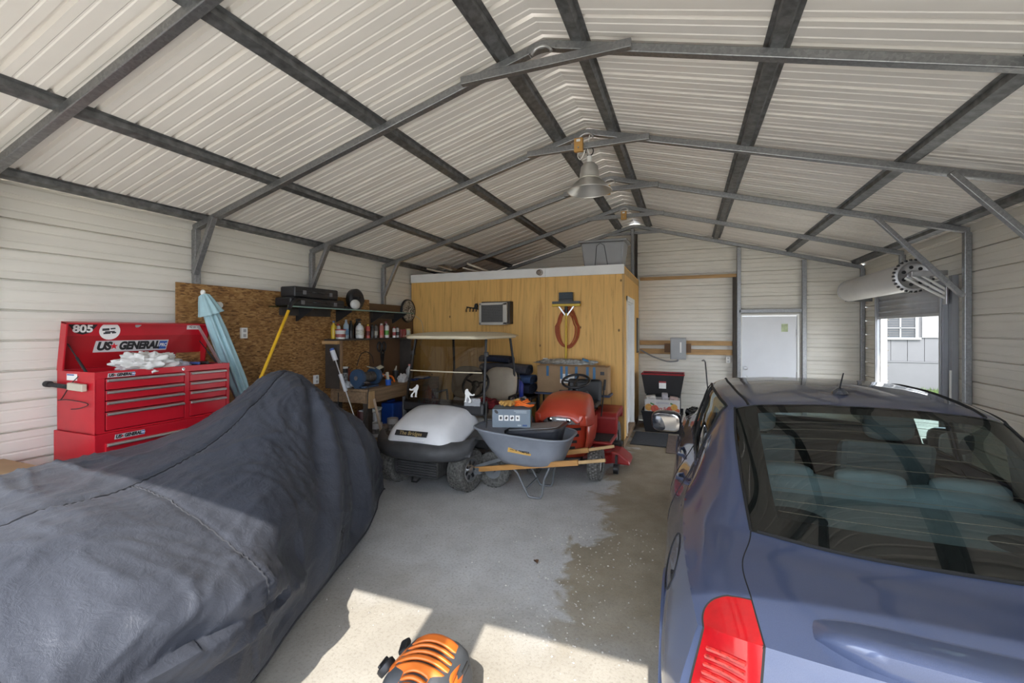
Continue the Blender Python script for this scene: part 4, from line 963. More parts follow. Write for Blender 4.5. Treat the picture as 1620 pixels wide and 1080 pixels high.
    g = MB().bb((.2125, -.10, .01), (.2135, .12, .12)); g.xf(loc); put('picture_print', g, mat('carton_photo', (.16, .10, .07), .5, 0, .9, 18.), bx)
    for k in range(4):
        x = -.115 + k * .062; g = MB().bb((x - .024, -.1418, .075), (x + .024, -.1402, .135)); g.xf(loc); ic = put('icon', g, M_WHT, bx)
        ps = loc((x, -.1425, .105)); put('icon_mark', MB().box(ps, (.022, .001, .030 if k != 3 else .016), Euler((0, .4 * k, .28)).to_matrix()), mat('ink', (.05, .05, .055), .6), ic)
    g = MB().lathe([(.001, 0), (.026, 0), (.026, .0015), (.001, .0015)], (-.165, -.1405, .172), (0, -1, 0), 20, sx=.6); g.xf(loc); put('logo', g, M_BLK, bx)
    for (x, z, w_, h_, mm) in ((.11, .165, .12, .010, 'a'), (.10, .182, .14, .012, 'a'), (.15, .025, .05, .018, 'b'), (.09, .025, .04, .018, 'a')):
        g = MB().bb((x - w_ / 2, -.1415, z - h_ / 2), (x + w_ / 2, -.1402, z + h_ / 2)); g.xf(loc); put('print_bar', g, mat('print_' + mm, (.35, .40, .45) if mm == 'a' else (.03, .08, .22), .5), bx)
    # gloves on the carton
    gl = thing('work_gloves', 'tan leather work gloves lying on the grey carton', 'gloves', (-1.88, 4.72, .93))
    g = MB()
    for k, (x, y, rz, l) in enumerate(((-.02, -.03, .3, .07), (.02, -.05, .1, .075), (.06, -.04, -.2, .07), (-.05, .0, .9, .05))):
        d = Vector((math.sin(rz) * -1, -math.cos(rz), 0)); c0 = Vector((-1.90 + x, 4.72 + y, .960)); g.tube([c0, c0 + d * l * .6 + Vector((0, 0, .012)), c0 + d * l - Vector((0, 0, .004))], [.022, .021, .014], 8)
    g.ell((-1.89, 4.72, .962), (.085, .07, .032), 16, 10); put('hand', g, mat('glove_tan', (.62, .36, .10), .75, 0, .25, 18., .2, 60), gl, smooth=60)
    put('cuff', MB().lathe([(.045, 0), (.055, .05), (.048, .052)], (-1.85, 4.78, .965), (.5, .8, .1), 16, sy=.5), mat('glove_tan', (.62, .36, .1)), gl, smooth=60)
    st = thing('ratchet_strap', 'orange and black ratchet strap heap beside the tan gloves', 'strap', (-1.70, 4.75, .93))
    g = MB()
    for k in range(5):
        pts = [(-1.71 + (.10 - .012 * k) * math.cos(t) * (1 + .2 * math.sin(2 * t + k)), 4.75 + .055 * math.sin(t), 0.945 + .013 * k + .008 * math.sin(3 * t + k)) for t in np.linspace(0, 2 * PI, 22, False)]
        g.tube(pts, .009, 6, True)
    put('webbing', g, mat('strap_orange', (.85, .17, .02), .6, 0, .2, 20.), st, smooth=60)
    put('buckle', MB().box((-1.63, 4.72, .975), (.12, .045, .02), (.1, -.15, .1)).box((-1.72, 4.73, 1.005), (.05, .05, .03), (.3, .1, .6)), M_BLK, st, bevel=.005)
    put('loose_end', MB().tube([(-1.80, 4.70, .985), (-1.75, 4.68, 1.0), (-1.68, 4.66, .975), (-1.62, 4.67, .96), (-1.60, 4.70, .96)], .010, 6), mat('strap_orange', (.85, .17, .02)), st, smooth=60)
build_barrow()

# ================================================================ RIDING MOWER
def build_mower():
    X0, YF0 = -1.40, 5.36
    m = thing('riding_mower', 'red riding lawn mower parked in front of the plywood room', 'lawn mower', (X0, YF0, 0), world=False)
    MO = mat('mower_orange_red', (.50, .055, .025), .32, 0, .08, 6., coat=.4); MR = mat('mower_red', (.34, .022, .022), .35, 0, .12, 6., coat=.3); MK = M_BLK
    MTY = mat('tyre_dusty', (.075, .074, .07)); MTR = mat('tyre_tread_grey', (.22, .215, .205), .9, 0, .5, 30.)
    # hood: local y = 0 at the front axle, nose at -.22
    rows = []
    for (y, z, hw, zs) in ((-.27, .775, .24, .80), (-.262, .80, .285, .80), (-.22, .86, .31, .79), (-.06, .945, .315, .76), (.14, .99, .315, .74), (.34, 1.0, .30, .73), (.44, .985, .28, .72)):
        rows.append([(-hw - .005, y + .03, zs - .12), (-hw, y + .02, zs), (-hw * .88, y + .005, z - .07), (-hw * .55, y, z - .015), (0, y - .01, z), (hw * .55, y, z - .015), (hw * .88, y + .005, z - .07), (hw, y + .02, zs), (hw + .005, y + .03, zs - .12)])
    hd = put('hood', MB().grid(Surf(rows).patch(0, 6, 0, 8, 32, 40)), MO, m, smooth=60, solid=.006)
    for sg in (-1, 1):
        P = [[(sg * (.315 - .02 * k), y, z) for k, z in ((0, .70), (0, .55), (1, .42), (2, .32))] for y in (-.19, 0, .2, .44)]
        put('side_panel', MB().grid(P), MO, m, smooth=50, solid=.006)
    for k in range(4): put('hood_louvre', MB().box((.02 * k - .02, .06 + .03 * k, .962 + .006 * k), (.17, .012, .006), (.28, 0, 0)), mat('louvre_pale', (.62, .13, .08), .4), hd)
    # headlamps and grille
    put('lamp_bar', MB().grid([[(x, -.262 + .20 * (abs(x) / .3) ** 3, z) for x in np.linspace(-.30, .30, 17)] for z in (.685, .73, .775)]), mat('lamp_lens', (.55, .56, .57), .12, .5, .3, 30.), m, smooth=60, solid=.01)
    for x in (-.19, -.11, .11, .20): put('reflector', MB().ell((x, -.262 + .20 * (abs(x) / .3) ** 3, .73), (.036, .012, .034), 14, 8), M_CHR, m, smooth=60)
    put('grille', MB().grid([[(x, -.245 + .18 * (abs(x) / .3) ** 3, z) for x in np.linspace(-.29, .29, 15)] for z in (.30, .50, .685)]), MO, m, smooth=60, solid=.008)
    for k in range(4):
        P = [[(x, -.256 + .18 * (abs(x) / .3) ** 3, z + (0 if False else 0)) for x in np.linspace(-.24 + .02 * k, .24 - .02 * k, 13)] for z in (.645 - k * .072, .612 - k * .072)]
        put('grille_slot', MB().grid(P), MK, m, solid=.004)
    put('front_bumper', MB().bb((-.25, -.24, .24), (.25, -.10, .30)), MK, m, bevel=.01)
    put('chassis', MB().bb((-.20, -.15, .24), (.20, 1.2, .36)), MK, m)
    put('front_axle', MB().bb((-.34, -.03, .17), (.34, .03, .23)), MK, m, bevel=.006)
    for wy, wx, R, W in ((0, .385, .19, .16), (1.08, .40, .255, .22)):
        for sg in (-1, 1):
            t = put('tyre', tyre_mb((sg * wx, wy, R), (sg, 0, 0), R, W, 26 if wy == 0 else 34, .5), MTY, m, smooth=35)
            put('rim', MB().lathe([(R * .5, -W * .3), (R * .5, W * .32), (R * .2, W * .25), (.03, W * .3), (.001, W * .32)], (sg * wx, wy, R), (sg, 0, 0), 22), mat('rim_white', (.55, .54, .5), .5), t, smooth=35)
            g = MB(); ax = Vector((sg, 0, 0)); n_ = 26 if wy == 0 else 34
            for k in range(n_):
                for q, off in ((-.4, .25), (0, .75), (.4, .25)):
                    a = 2 * PI * (k + off) / n_; d = Vector((0, math.cos(a), math.sin(a))); g.box(Vector((sg * wx, wy, R)) + d * (R * 1.0) + ax * (W / 2 * q), (W * .12, .02, .008), Matrix((ax, ax.cross(d), d)).transposed())
            put('tread_block', g, MTR, t)
    # dash, steering, levers
    put('dash', MB().prism([(.40, .60), (.62, .60), (.60, .93), (.44, 1.0)], (-.20, 0, 0), (0, 1, 0), (0, 0, 1), (.40, 0, 0)), MK, m, bevel=.02)
    put('steering_column', MB().cyl((0, .50, .95), (0, .58, 1.07), .035, .03), MK, m, smooth=50)
    sw = put('steering_wheel', MB().tube([(.185 * math.cos(t), .60 + .165 * math.sin(t), 1.10 + .07 * math.sin(t)) for t in np.linspace(0, 2 * PI, 30, False)], .017, 8, True), MK, m, smooth=60)
    for a in (0, PI, PI / 2, 1.5 * PI): put('spoke', MB().cyl((0, .60, 1.085), (.18 * math.cos(a), .60 + .16 * math.sin(a), 1.10 + .068 * math.sin(a)), .013, n=8), MK, sw)
    put('lift_lever', MB().tube([(.30, .80, .55), (.33, .78, .80), (.36, .74, 1.05)], .009, 8), MK, m, smooth=50)
    put('lever_grip', MB().cyl((.355, .747, .98), (.372, .735, 1.12), .018, .016), MK, m, smooth=50)
    # fenders, footrests, seat
    for sg in (-1, 1):
        put('fender', MB().prism([(.78, .60), (.84, .66), (1.40, .68), (1.44, .62), (1.40, .50), (1.33, .58), (.95, .56), (.86, .38), (.80, .36)], (sg * .20 - (.0 if sg > 0 else .32), 0, 0), (0, 1, 0), (0, 0, 1), (.32, 0, 0)), MR, m, bevel=.025, seg=3)
        put('footrest', MB().bb((sg * .36 - .16, .30, .34), (sg * .36 + .16, .84, .375)), MR, m, bevel=.012)
        put('foot_pad', MB().bb((sg * .37 - .12, .36, .376), (sg * .37 + .12, .76, .388)), M_BLKR, m)
    put('seat', MB().bb((-.25, .74, .70), (.25, 1.14, .78)), MK, m, bevel=.04, seg=3); put('seat_back', MB().box((0, 1.15, .90), (.50, .08, .34), (-.12, 0, 0)), MK, m, bevel=.04, seg=3)
    put('rear_hitch', MB().bb((-.2, 1.05, .3), (.2, 1.28, .6)), MK, m)
    # cutting deck with side chute and gauge wheels
    g = MB(); out = [(.52 * math.copysign(abs(math.cos(t)) ** .6, math.cos(t)) + .06, .58 + .28 * math.copysign(abs(math.sin(t)) ** .75, math.sin(t))) for t in np.linspace(0, 2 * PI, 40, False)]
    g.grid([[(x, y, .10) for x, y in out], [(x, y, .20) for x, y in out], [(.06 + (x - .06) * .9, .58 + (y - .58) * .88, .225) for x, y in out]], 0, True); g.add([(.06 + (x - .06) * .9, .58 + (y - .58) * .88, .225) for x, y in out], [tuple(range(40))])
    dk = put('cutting_deck', g, MR, m, smooth=40)
    put('blade_cover', MB().lathe([(.16, 0), (.15, .06), (.05, .08), (.001, .08)], (.33, .60, .225), n=20).lathe([(.16, 0), (.15, .06), (.05, .08), (.001, .08)], (-.22, .60, .225), n=20), MR, dk, smooth=40)
    put('chute', MB().prism([(.50, .10), (.74, .09), (.72, .15), (.60, .24), (.50, .25)], (0, .38, 0), (1, 0, 0), (0, 0, 1), (0, .36, 0)), MR, dk, bevel=.02)
    put('belt_guard', MB().bb((.44, .70, .24), (.60, .82, .30)), mat('dusty_black', (.05, .048, .045)), dk, bevel=.02)
    for x, y in ((.58, .30), (-.44, .32)):
        put('gauge_wheel', MB().lathe([(.02, -.025), (.06, -.03), (.062, .03), (.02, .025)], (x, y, .062), (1, 0, 0), 18), MK, dk, smooth=40)
        put('wheel_bracket', MB().bb((x - .012, y - .012, .06), (x + .012, y + .06, .22)), MK, dk)
build_mower()
# ================================================================ LEFT WALL
def osb_mat():
    m, nt, b = _new('osb'); v = _coord(nt, (1, 1, 1)); cols = []
    base = _noise(nt, v, 1.3, 3)
    def flakes(rot, sc):
        v = _coord(nt, (1, sc, sc * 3.2), (rot, 0, 0)); vo = nt.nodes.new('ShaderNodeTexVoronoi'); vo.inputs['Scale'].default_value = 11.; nt.links.new(v, vo.inputs['Vector']); return vo
    f1, f2 = flakes(.25, 2.2), flakes(1.2, 2.0)
    s1 = nt.nodes.new('ShaderNodeSeparateColor'); nt.links.new(f1.outputs['Color'], s1.inputs[0]); s2 = nt.nodes.new('ShaderNodeSeparateColor'); nt.links.new(f2.outputs['Color'], s2.inputs[0])
    c1 = _ramp(nt, s1.outputs[0], ((0., (.13, .055, .016)), (.25, (.27, .13, .04)), (.7, (.40, .21, .07)), (1., (.52, .31, .12))))
    c2 = _ramp(nt, s2.outputs[0], ((0., (.17, .075, .022)), (.5, (.33, .165, .05)), (1., (.48, .27, .10))))
    c = _mixcol(nt, _ramp(nt, s1.outputs[1], ((.45, 0.), (.55, 1.))), c1, c2); c = _mixcol(nt, _ramp(nt, base, ((.3, .35), (.7, 0.))), c, (.12, .06, .02))
    nt.links.new(c, b.inputs['Base Color']); b.inputs['Roughness'].default_value = .65; _bump(nt, b, s1.outputs[0], .2, .004); return m
M_OSB = osb_mat(); M_HARD = mat('hardboard_brown', (.115, .062, .032), .6, 0, .12, 3.)
XW = -4.648
ob = thing('osb_wall_board', 'orange-brown chipboard sheets lining the left wall behind the workbench', 'wall board', (XW, 4.3, .02), kind='structure')
for a, b in ((2.865, 4.088), (4.092, 5.31), (5.314, 5.72)): put('board', MB().bb((XW - .013, a, .02), (XW, b, 2.265)), M_OSB, ob, bevel=.002, seg=1)
put('hardboard', MB().bb((XW - .013, 5.724, .02), (XW - .001, 6.93, 2.215)), M_HARD, ob)['label'] = 'dark brown smooth hardboard sheet'

# ---- red tool chest on its cabinet
M_RED = mat('tool_red', (.50, .010, .022), .38, 0, .06, 6., coat=.1); M_REDI = mat('tool_red_inner', (.36, .006, .012), .42, 0, .08, 6., coat=.05); M_ALU = mat('drawer_alu', (.62, .62, .62), .3, .85, .05)
M_DARK = mat('gap_black', (.012, .008, .008), .8)
def us_badge(parent, p, xd, yd, h, big=False):
    n = Vector(xd).cross(Vector(yd)).normalized(); L = h * 5.6
    bd = put('badge', MB().prism([(-.03 * L, 0), (L, 0), (L * 1.03 if big else L, h), (0 if big else -.0, h)], Vector(p), Vector(xd), Vector(yd), n * .002), mat('badge_silver', (.55, .55, .55), .4), parent)
    q = Vector(p) + n * .003 + Vector(yd) * h * .5
    text('lettering', 'US', h * .95, M_BLK, bd, q + Vector(xd) * L * .01, xd, yd, .0005, 'LEFT', .22, .0035 * h / .06, .92)
    cq = q + Vector(xd) * L * .235; star = [(math.sin(2 * PI * k / 10) * h * (.32 if k % 2 == 0 else .13), math.cos(2 * PI * k / 10) * h * (.32 if k % 2 == 0 else .13)) for k in range(10)]
    put('star', MB().prism(star, cq, Vector(xd), Vector(yd), n * .001), mat('star_red', (.6, .01, .02), .4), bd)
    text('lettering', 'GENERAL', h * .95, M_BLK, bd, q + Vector(xd) * L * .30, xd, yd, .0005, 'LEFT', .22, .0035 * h / .06, .80)
    pb = put('badge_tab', MB().prism([(L * .87, h * .12), (L * .99, h * .12), (L * 1.01, h * .88), (L * .89, h * .88)], Vector(p) + n * .0022, Vector(xd), Vector(yd), n * .001), mat('tab_blue', (.03, .10, .38), .4), bd)
    text('lettering', 'PRO', h * .45, M_WHT, bd, q + Vector(xd) * L * .885 + n * .001, xd, yd, .0005, 'LEFT', .2, .001, .8)
def drawers(par, xf, banks, z_edges):
    for (a, b) in banks:
        for z0, z1 in z_edges:
            d = put('drawer', MB().bb((xf - .02, a, z0), (xf + .012, b, z1)), M_RED, par, bevel=.003)
            put('handle', MB().prism([(0, 0), (.022, .004), (.024, .012), (.012, .024), (0, .026)], (xf + .012, a + .004, z1 - .028), (1, 0, 0), (0, 0, 1), (0, b - a - .008, 0)), M_ALU, d, bevel=.002)
def build_chest():
    x0, xf, ya, yb, z0, z1 = -4.66, -4.155, 1.985, 3.05, 1.005, 1.475
    c = thing('tool_chest', 'red top tool chest with its lid open, standing on the red cabinet', 'tool chest', ((x0 + xf) / 2, 2.5, z0))
    g = MB().bb((x0, ya, z0), (xf, ya + .012, z1)).bb((x0, yb - .012, z0), (xf, yb, z1)).bb((x0, ya, z0), (x0 + .012, yb, z1)).bb((x0, ya, z0), (xf, yb, z0 + .012)).bb((x0, ya, z1 - .05), (xf, yb, z1 - .045))
    g.bb((xf - .03, ya - .001, z0 - .001), (xf, ya + .065, z1 - .05)).bb((xf - .03, yb - .03, z0 - .001), (xf, yb + .001, z1 - .05)).bb((xf - .03, 2.635, z0 - .001), (xf, 2.675, z1 - .05)).bb((xf - .031, ya - .002, z1 - .05), (xf + .001, yb + .002, z1 + .001)).bb((xf - .029, ya + .065, z0 - .002), (xf - .001, yb - .03, z0 + .012))
    put('body', g, M_RED, c, bevel=.002); put('inner_dark', MB().bb((x0 + .02, ya + .02, z0 + .02), (xf - .031, yb - .02, z1 - .06)), M_DARK, c)
    drawers(c, xf - .012, ((ya + .072, 2.63), (2.68, yb - .035)), ((1.335, 1.42), (1.252, 1.328), (1.168, 1.245), (1.022, 1.16)))
    us_badge(c, (xf + .001, ya + .085, z1 - .046), (0, 1, 0), (0, 0, 1), .032)
    put('lock', MB().lathe([(.001, 0), (.011, 0), (.011, .006), (.006, .006), (.001, .004)], (xf, 2.62, z1 - .025), (1, 0, 0), 14), M_CHR, c, smooth=40)
    # lid, hinged at the back, leaning a little forward
    h0, t0 = Vector((-4.665, 0, z1 + .0)), Vector((-4.60, 0, 1.865)); up = (t0 - h0); upn = up.normalized(); nf = Vector((upn.z, 0, -upn.x))
    g = MB(); lid = []
    def pt(u, d, y): v = h0 + up * u + nf * d; return Vector((v.x, y, v.z))
    ly0, ly1 = ya + .0, yb + .06
    for (a, b, d0, d1, y0, y1) in ((0, 1, -.004, 0, ly0, ly1), (.97, 1.0, 0, .075, ly0, ly1), (0, 1, 0, .075, ly0, ly0 + .012), (0, 1, 0, .075, ly1 - .012, ly1)):
        vs = [pt(u, d, y) for u in (a, b) for d in (d0, d1) for y in (y0, y1)]; g.add(vs, [(0, 1, 3, 2), (4, 6, 7, 5), (0, 4, 5, 1), (2, 3, 7, 6), (0, 2, 6, 4), (1, 5, 7, 3)])
    ld = put('lid', g, M_RED, c, bevel=.002)
    q = pt(.34, .0015, 2.22); us_badge(ld, q, (0, 1, 0), upn, .098, True)
    put('liner', MB().add([pt(u, .0008, y) for u, y in ((.02, ly0 + .02), (.02, ly1 - .02), (.7, ly1 - .02), (.7, ly0 + .02))], [(0, 1, 2, 3)]), M_REDI, ld)
    # stickers in the lid corner
    s = put('sticker', MB().prism([(-.09, .03), (-.10, .05), (.10, .05), (.09, .03), (.05, -.03), (.0, -.045), (-.05, -.03)], pt(.84, .0025, ly0 + .14), (0, 1, 0), upn, nf * .0008), M_BLK, ld)
    text('lettering', '805', .085, M_WHT, s, pt(.845, .0045, ly0 + .14), (0, 1, 0), upn, .0006, 'CENTER', 0, .003, 1.05)
    text('lettering', 'BEER', .025, M_WHT, s, pt(.80, .0045, ly0 + .15), (0, 1, 0), upn, .0006, 'CENTER') if False else None
    s = put('sticker', MB().lathe([(.001, 0), (.075, 0), (.075, .0012), (.001, .0012)], pt(.80, .002, ly0 + .325), nf, 26), M_WHT, ld); s['label'] = 'round white sticker with grey print'
    for k, (du, dy, w_, h_) in enumerate(((.03, -.03, .05, .02), (.05, .02, .035, .012), (-.02, .0, .07, .012), (-.05, -.02, .05, .014), (-.04, .03, .03, .012))):
        put('sticker_print', MB().beam(pt(.80 + du, .0042, ly0 + .325 + dy - w_ / 2), pt(.80 + du + .01, .0042, ly0 + .325 + dy + w_ / 2), .0008, h_, upn), mat('ink', (.05, .05, .055)), s)
    s = put('sticker', MB().beam(pt(.90, .003, ly1 - .17), pt(.90, .003, ly1 - .05), .001, .05, upn), M_WHT, ld)
    text('lettering', '42 in', .032, M_BLK, s, pt(.90, .005, ly1 - .15), (0, 1, 0), upn, .0005)
    put('lid_catch', MB().lathe([(.001, .0), (.02, 0), (.02, .004), (.001, .004)], pt(.95, .002, 2.52), nf, 14, sx=1.6), M_STEEL, ld)
    for y, nm in ((ly0 + .04, 'gas_strut'), (ly1 - .05, 'gas_strut')):
        a = Vector((-4.32, y, z1 - .03)); b = pt(.55, .03, y); put(nm, MB().cyl(a, a + (b - a) * .55, .010, n=10).cyl(a + (b - a) * .5, b, .005, n=8), M_BLK, c, smooth=50)
    put('support_bar', MB().beam((-4.22, yb - .04, z1 - .02), pt(.95, .05, yb - .035), .004, .035), M_ALU, c)
    # side grip and paper label on the near end
    put('side_handle', MB().cyl((-4.70, ya - .04, 1.368), (-4.42, ya - .045, 1.362), .017, n=12).cyl((-4.72, ya - .04, 1.37), (-4.66, ya - .04, 1.37), .024, n=12), M_BLKR, c, smooth=50)
    put('handle_bracket', MB().box((-4.32, ya - .03, 1.362), (.20, .035, .055), (0, .03, 0)).box((-4.68, ya - .02, 1.37), (.03, .04, .04)), mat('bracket_cream', (.55, .50, .40), .5), c, bevel=.006)
    put('paper_label', MB().bb((-4.52, ya - .0016, 1.405), (-4.38, ya - .0004, 1.455)), M_WHT, c); put('paper_label', MB().bb((-4.515, ya - .0022, 1.442), (-4.42, ya - .0014, 1.452)), mat('tab_blue', (.03, .1, .38)), c)
    # cabinet under it
    k = thing('tool_cabinet', 'red roller tool cabinet below the open chest', 'tool cabinet', (-4.4, 2.5, 0))
    X0, XF, YA, YB_, Z0, Z1 = -4.685, -4.135, 1.975, 3.065, .13, 1.002
    put('body', MB().bb((X0, YA, Z0), (XF, YB_, Z1)), M_RED, k, bevel=.004)
    drawers(k, XF + .004, ((YA + .065, 2.63), (2.68, YB_ - .035)), ((.835, .93), (.74, .83), (.62, .735), (.45, .615), (.20, .44)))
    us_badge(k, (XF + .001, YA + .13, Z1 - .055), (0, 1, 0), (0, 0, 1), .036)
    put('handle_rail', MB().tube([(X0 + .1, YA - .05, .9), (X0 + .45, YA - .05, .9)], .012, 8), M_ALU, k) if False else None
    for x in (X0 + .08, XF - .08):
        for y in (YA + .08, YB_ - .08): put('caster', MB().lathe([(.02, -.02), (.055, -.022), (.06, 0), (.055, .022), (.02, .02)], (x, y, .06), (1, 0, 0), 16).bb((x - .025, y - .02, .06), (x + .025, y + .02, .13)), M_BLK, k, smooth=40)
build_chest()
def cloth_lump(name, c, r, mt, label, cat, seed=0, amp=.35, n=44, k=24, fr=2.6, base=None):
    g = MB(); P = []
    for i in range(k + 1):
        ph = -PI / 2 + PI * i / k; row = []
        for j in range(n):
            th = 2 * PI * j / n; d = Vector((math.cos(ph) * math.cos(th), math.cos(ph) * math.sin(th), math.sin(ph)))
            s = 1 + amp * (mnoise.noise(d * fr + Vector((seed, 0, 0))) + .6 * (1 - 3 * abs(mnoise.noise(d * fr * 1.7 + Vector((0, seed, 3))))) * .5)
            row.append((c[0] + r[0] * d.x * s, c[1] + r[1] * d.y * s, max(c[2] - r[2] * .75, c[2] + r[2] * d.z * s)))
        P.append(row)
    g.grid(P, 0, True); return single(name, g, mt, label, cat, smooth=70)
cloth_lump('shop_rag', (-4.28, 2.42, 1.50), (.12, .21, .095), mat('rag_white', (.66, .65, .63), .9, 0, .08, 20.), 'heap of white shop rags on top of the red chest', 'rag', 2, .5, 64, 34, 3.4)
cloth_lump('shop_rag', (-4.25, 2.62, 1.463), (.07, .12, .055), mat('rag_grey', (.38, .38, .45), .9, 0, .25, 14.), 'small grey-blue rag at the right end of the white rag heap', 'rag', 5)
single('tape_roll', MB().lathe([(.035, 0), (.06, 0), (.06, .045), (.035, .045), (.035, 0)], (-4.24, 2.22, 1.43), n=24), mat('tape_pink', (.40, .05, .09), .4), 'dark pink roll of tape in the red chest top tray', 'tape', smooth=40)
single('tennis_ball', MB().ell((-4.27, 2.31, 1.463), (.033, .033, .033), 18, 12), mat('lime', (.50, .60, .08), .9), 'lime green ball beside the white rags', 'ball', smooth=60)
single('tool_tray', MB().bb((-4.55, 2.72, 1.432), (-4.22, 2.98, 1.436)).bb((-4.55, 2.72, 1.436), (-4.54, 2.98, 1.475)).bb((-4.23, 2.72, 1.436), (-4.22, 2.98, 1.475)).bb((-4.55, 2.72, 1.436), (-4.22, 2.73, 1.475)).bb((-4.55, 2.97, 1.436), (-4.22, 2.98, 1.475)), M_BLK, 'black parts tray at the right end of the chest top', 'tray')
for k, (y, cl, l) in enumerate(((2.78, (.05, .10, .30), 'blue handled screwdriver lying across the black parts tray'), (2.86, (.02, .02, .02), 'black handled screwdriver lying across the black parts tray'))):
    s = thing('screwdriver', l, 'screwdriver', (-4.38, y, 1.478)); put('handle', MB().cyl((-4.30, y, 1.489), (-4.20, y + .01, 1.489), .013, n=10), mat('sd%d' % k, cl, .4), s, smooth=50); put('blade', MB().cyl((-4.48, y - .02, 1.489), (-4.30, y, 1.489), .004, n=8), M_STEEL, s)
single('black_wire', MB().tube(spl([(-4.33, 1.968, 1.44), (-4.42, 1.966, 1.38), (-4.55, 1.966, 1.26), (-4.60, 1.967, 1.245), (-4.45, 1.966, 1.255), (-4.20, 1.966, 1.24), (-4.30, 1.966, 1.20), (-4.42, 1.966, 1.185)], 8), .0035, 5), M_BLK, 'thin black wire dangling over the end of the red chest', 'wire', smooth=60)
# cartons at the picture's left edge
for (z0, z1, dx, l) in ((0, .42, 0, 'lower brown carton on the floor at the left edge'), (.422, .86, .02, 'upper brown carton with white labels at the left edge')):
    b = thing('carton', l, 'carton', (-4.38, 1.42, z0)); put('box', MB().bb((-4.66 + dx, 1.12, z0), (-4.16 + dx, 1.68, z1)), mat('cardboard', (.36, .235, .13), .8, 0, .1, 6.), b, bevel=.004)
    for y in (1.30, 1.52): put('label_sheet', MB().bb((-4.1595 + dx, y, z1 - .14), (-4.158 + dx, y + .11, z1 - .03)), M_WHT, b)
    put('label_sheet', MB().bb((-4.5, 1.1185, z1 - .15), (-4.3, 1.1198, z1 - .04)), M_WHT, b)
# ---- parasol leaning on the board
def build_parasol():
    u = thing('patio_umbrella', 'closed pale blue patio umbrella leaning on the chipboard', 'umbrella', (-4.28, 3.72, 0))
    top, bot = Vector((-4.50, 3.03, 2.16)), Vector((-4.28, 3.72, .02)); ax = (bot - top).normalized(); a = ax.orthogonal().normalized(); b = ax.cross(a)
    def pleat(prof, folds, amp, n=72):
        P = []
        for r, h in prof: P.append([top + ax * h + (a * math.cos(t) + b * math.sin(t)) * r * (1 + amp * math.cos(folds * t + .5 * math.sin(3 * t))) for t in [2 * PI * k / n for k in range(n)]])
        return MB().grid(P, 0, True)
    MC = mat('parasol_blue', (.36, .54, .59), .8, 0, .08, 6.)
    put('canopy', pleat([(.025, .06), (.055, .16), (.068, .40), (.072, .70), (.075, .95), (.062, 1.15), (.05, 1.28)], 8, .22), MC, u, smooth=60)
    put('valance', pleat([(.01, .0), (.045, .02), (.066, .08), (.092, .17), (.108, .215), (.10, .212), (.06, .10)], 8, .10), MC, u, smooth=60)
    put('pole', MB().cyl(top + ax * .1, bot, .019, n=12), M_WHT, u, smooth=50); put('finial', MB().ell(top - ax * .01, (.022, .022, .03)), M_WHT, u, smooth=50)
build_parasol()
# ---- yellow pole
p0, p1 = Vector((-4.305, 3.90, 2.06)), Vector((-3.985, 2.62, .01)); d = p1 - p0
yp = thing('yellow_pole', 'yellow fibreglass pole with black head leaning on the upper shelf', 'pole', tuple(p1))
put('shaft', MB().cyl(p0, p1, .017, n=12), mat('fibreglass_yellow', (.72, .42, .02), .4), yp, smooth=50)
put('head', MB().tube([p0 + d * .02, p0 - d * .02, p0 - d * .045 + Vector((-.02, .05, 0)), p0 - d * .05 + Vector((-.04, .12, .0))], [.022, .024, .026, .02], 10), M_BLK, yp, smooth=50)
# small fittings on the boards
o_ = thing('wall_hook_reel', 'small white plastic reel screwed to the chipboard beside the umbrella', 'reel', (XW, 3.28, 2.05)); put('spool', MB().lathe([(.001, 0), (.035, 0), (.035, .008), (.018, .01), (.018, .03), (.033, .032), (.033, .04), (.001, .04)], (XW + .001, 3.28, 2.06), (1, 0, 0), 20), M_WHT, o_, smooth=40)
def outlet(name, c, n, u, label):
    o = thing(name, label, 'outlet', c); n, u = Vector(n), Vector(u); w_ = n.cross(u); c = Vector(c)
    def bx(cx_, cu, w1, h1, d0, d1): return MB().box(c + w_ * cx_ + u * cu + n * (d0 + d1) / 2, (w1, h1, d1 - d0), Matrix((w_, u, n)).transposed())
    put('cover_plate', bx(0, 0, .075, .118, 0, .03), M_WHT, o, bevel=.004)
    for s in (-.028, .028): put('socket', bx(0, s, .034, .034, .03, .033), mat('socket_grey', (.45, .45, .45), .5), o, bevel=.004)
outlet('wall_outlet', (XW + .001, 3.57, 1.76), (1, 0, 0), (0, 0, 1), 'white outlet high on the chipboard right of the umbrella')
outlet('wall_outlet', (XW + .001, 4.62, 1.13), (1, 0, 0), (0, 0, 1), 'white outlet low on the chipboard just above the covered motorcycle')
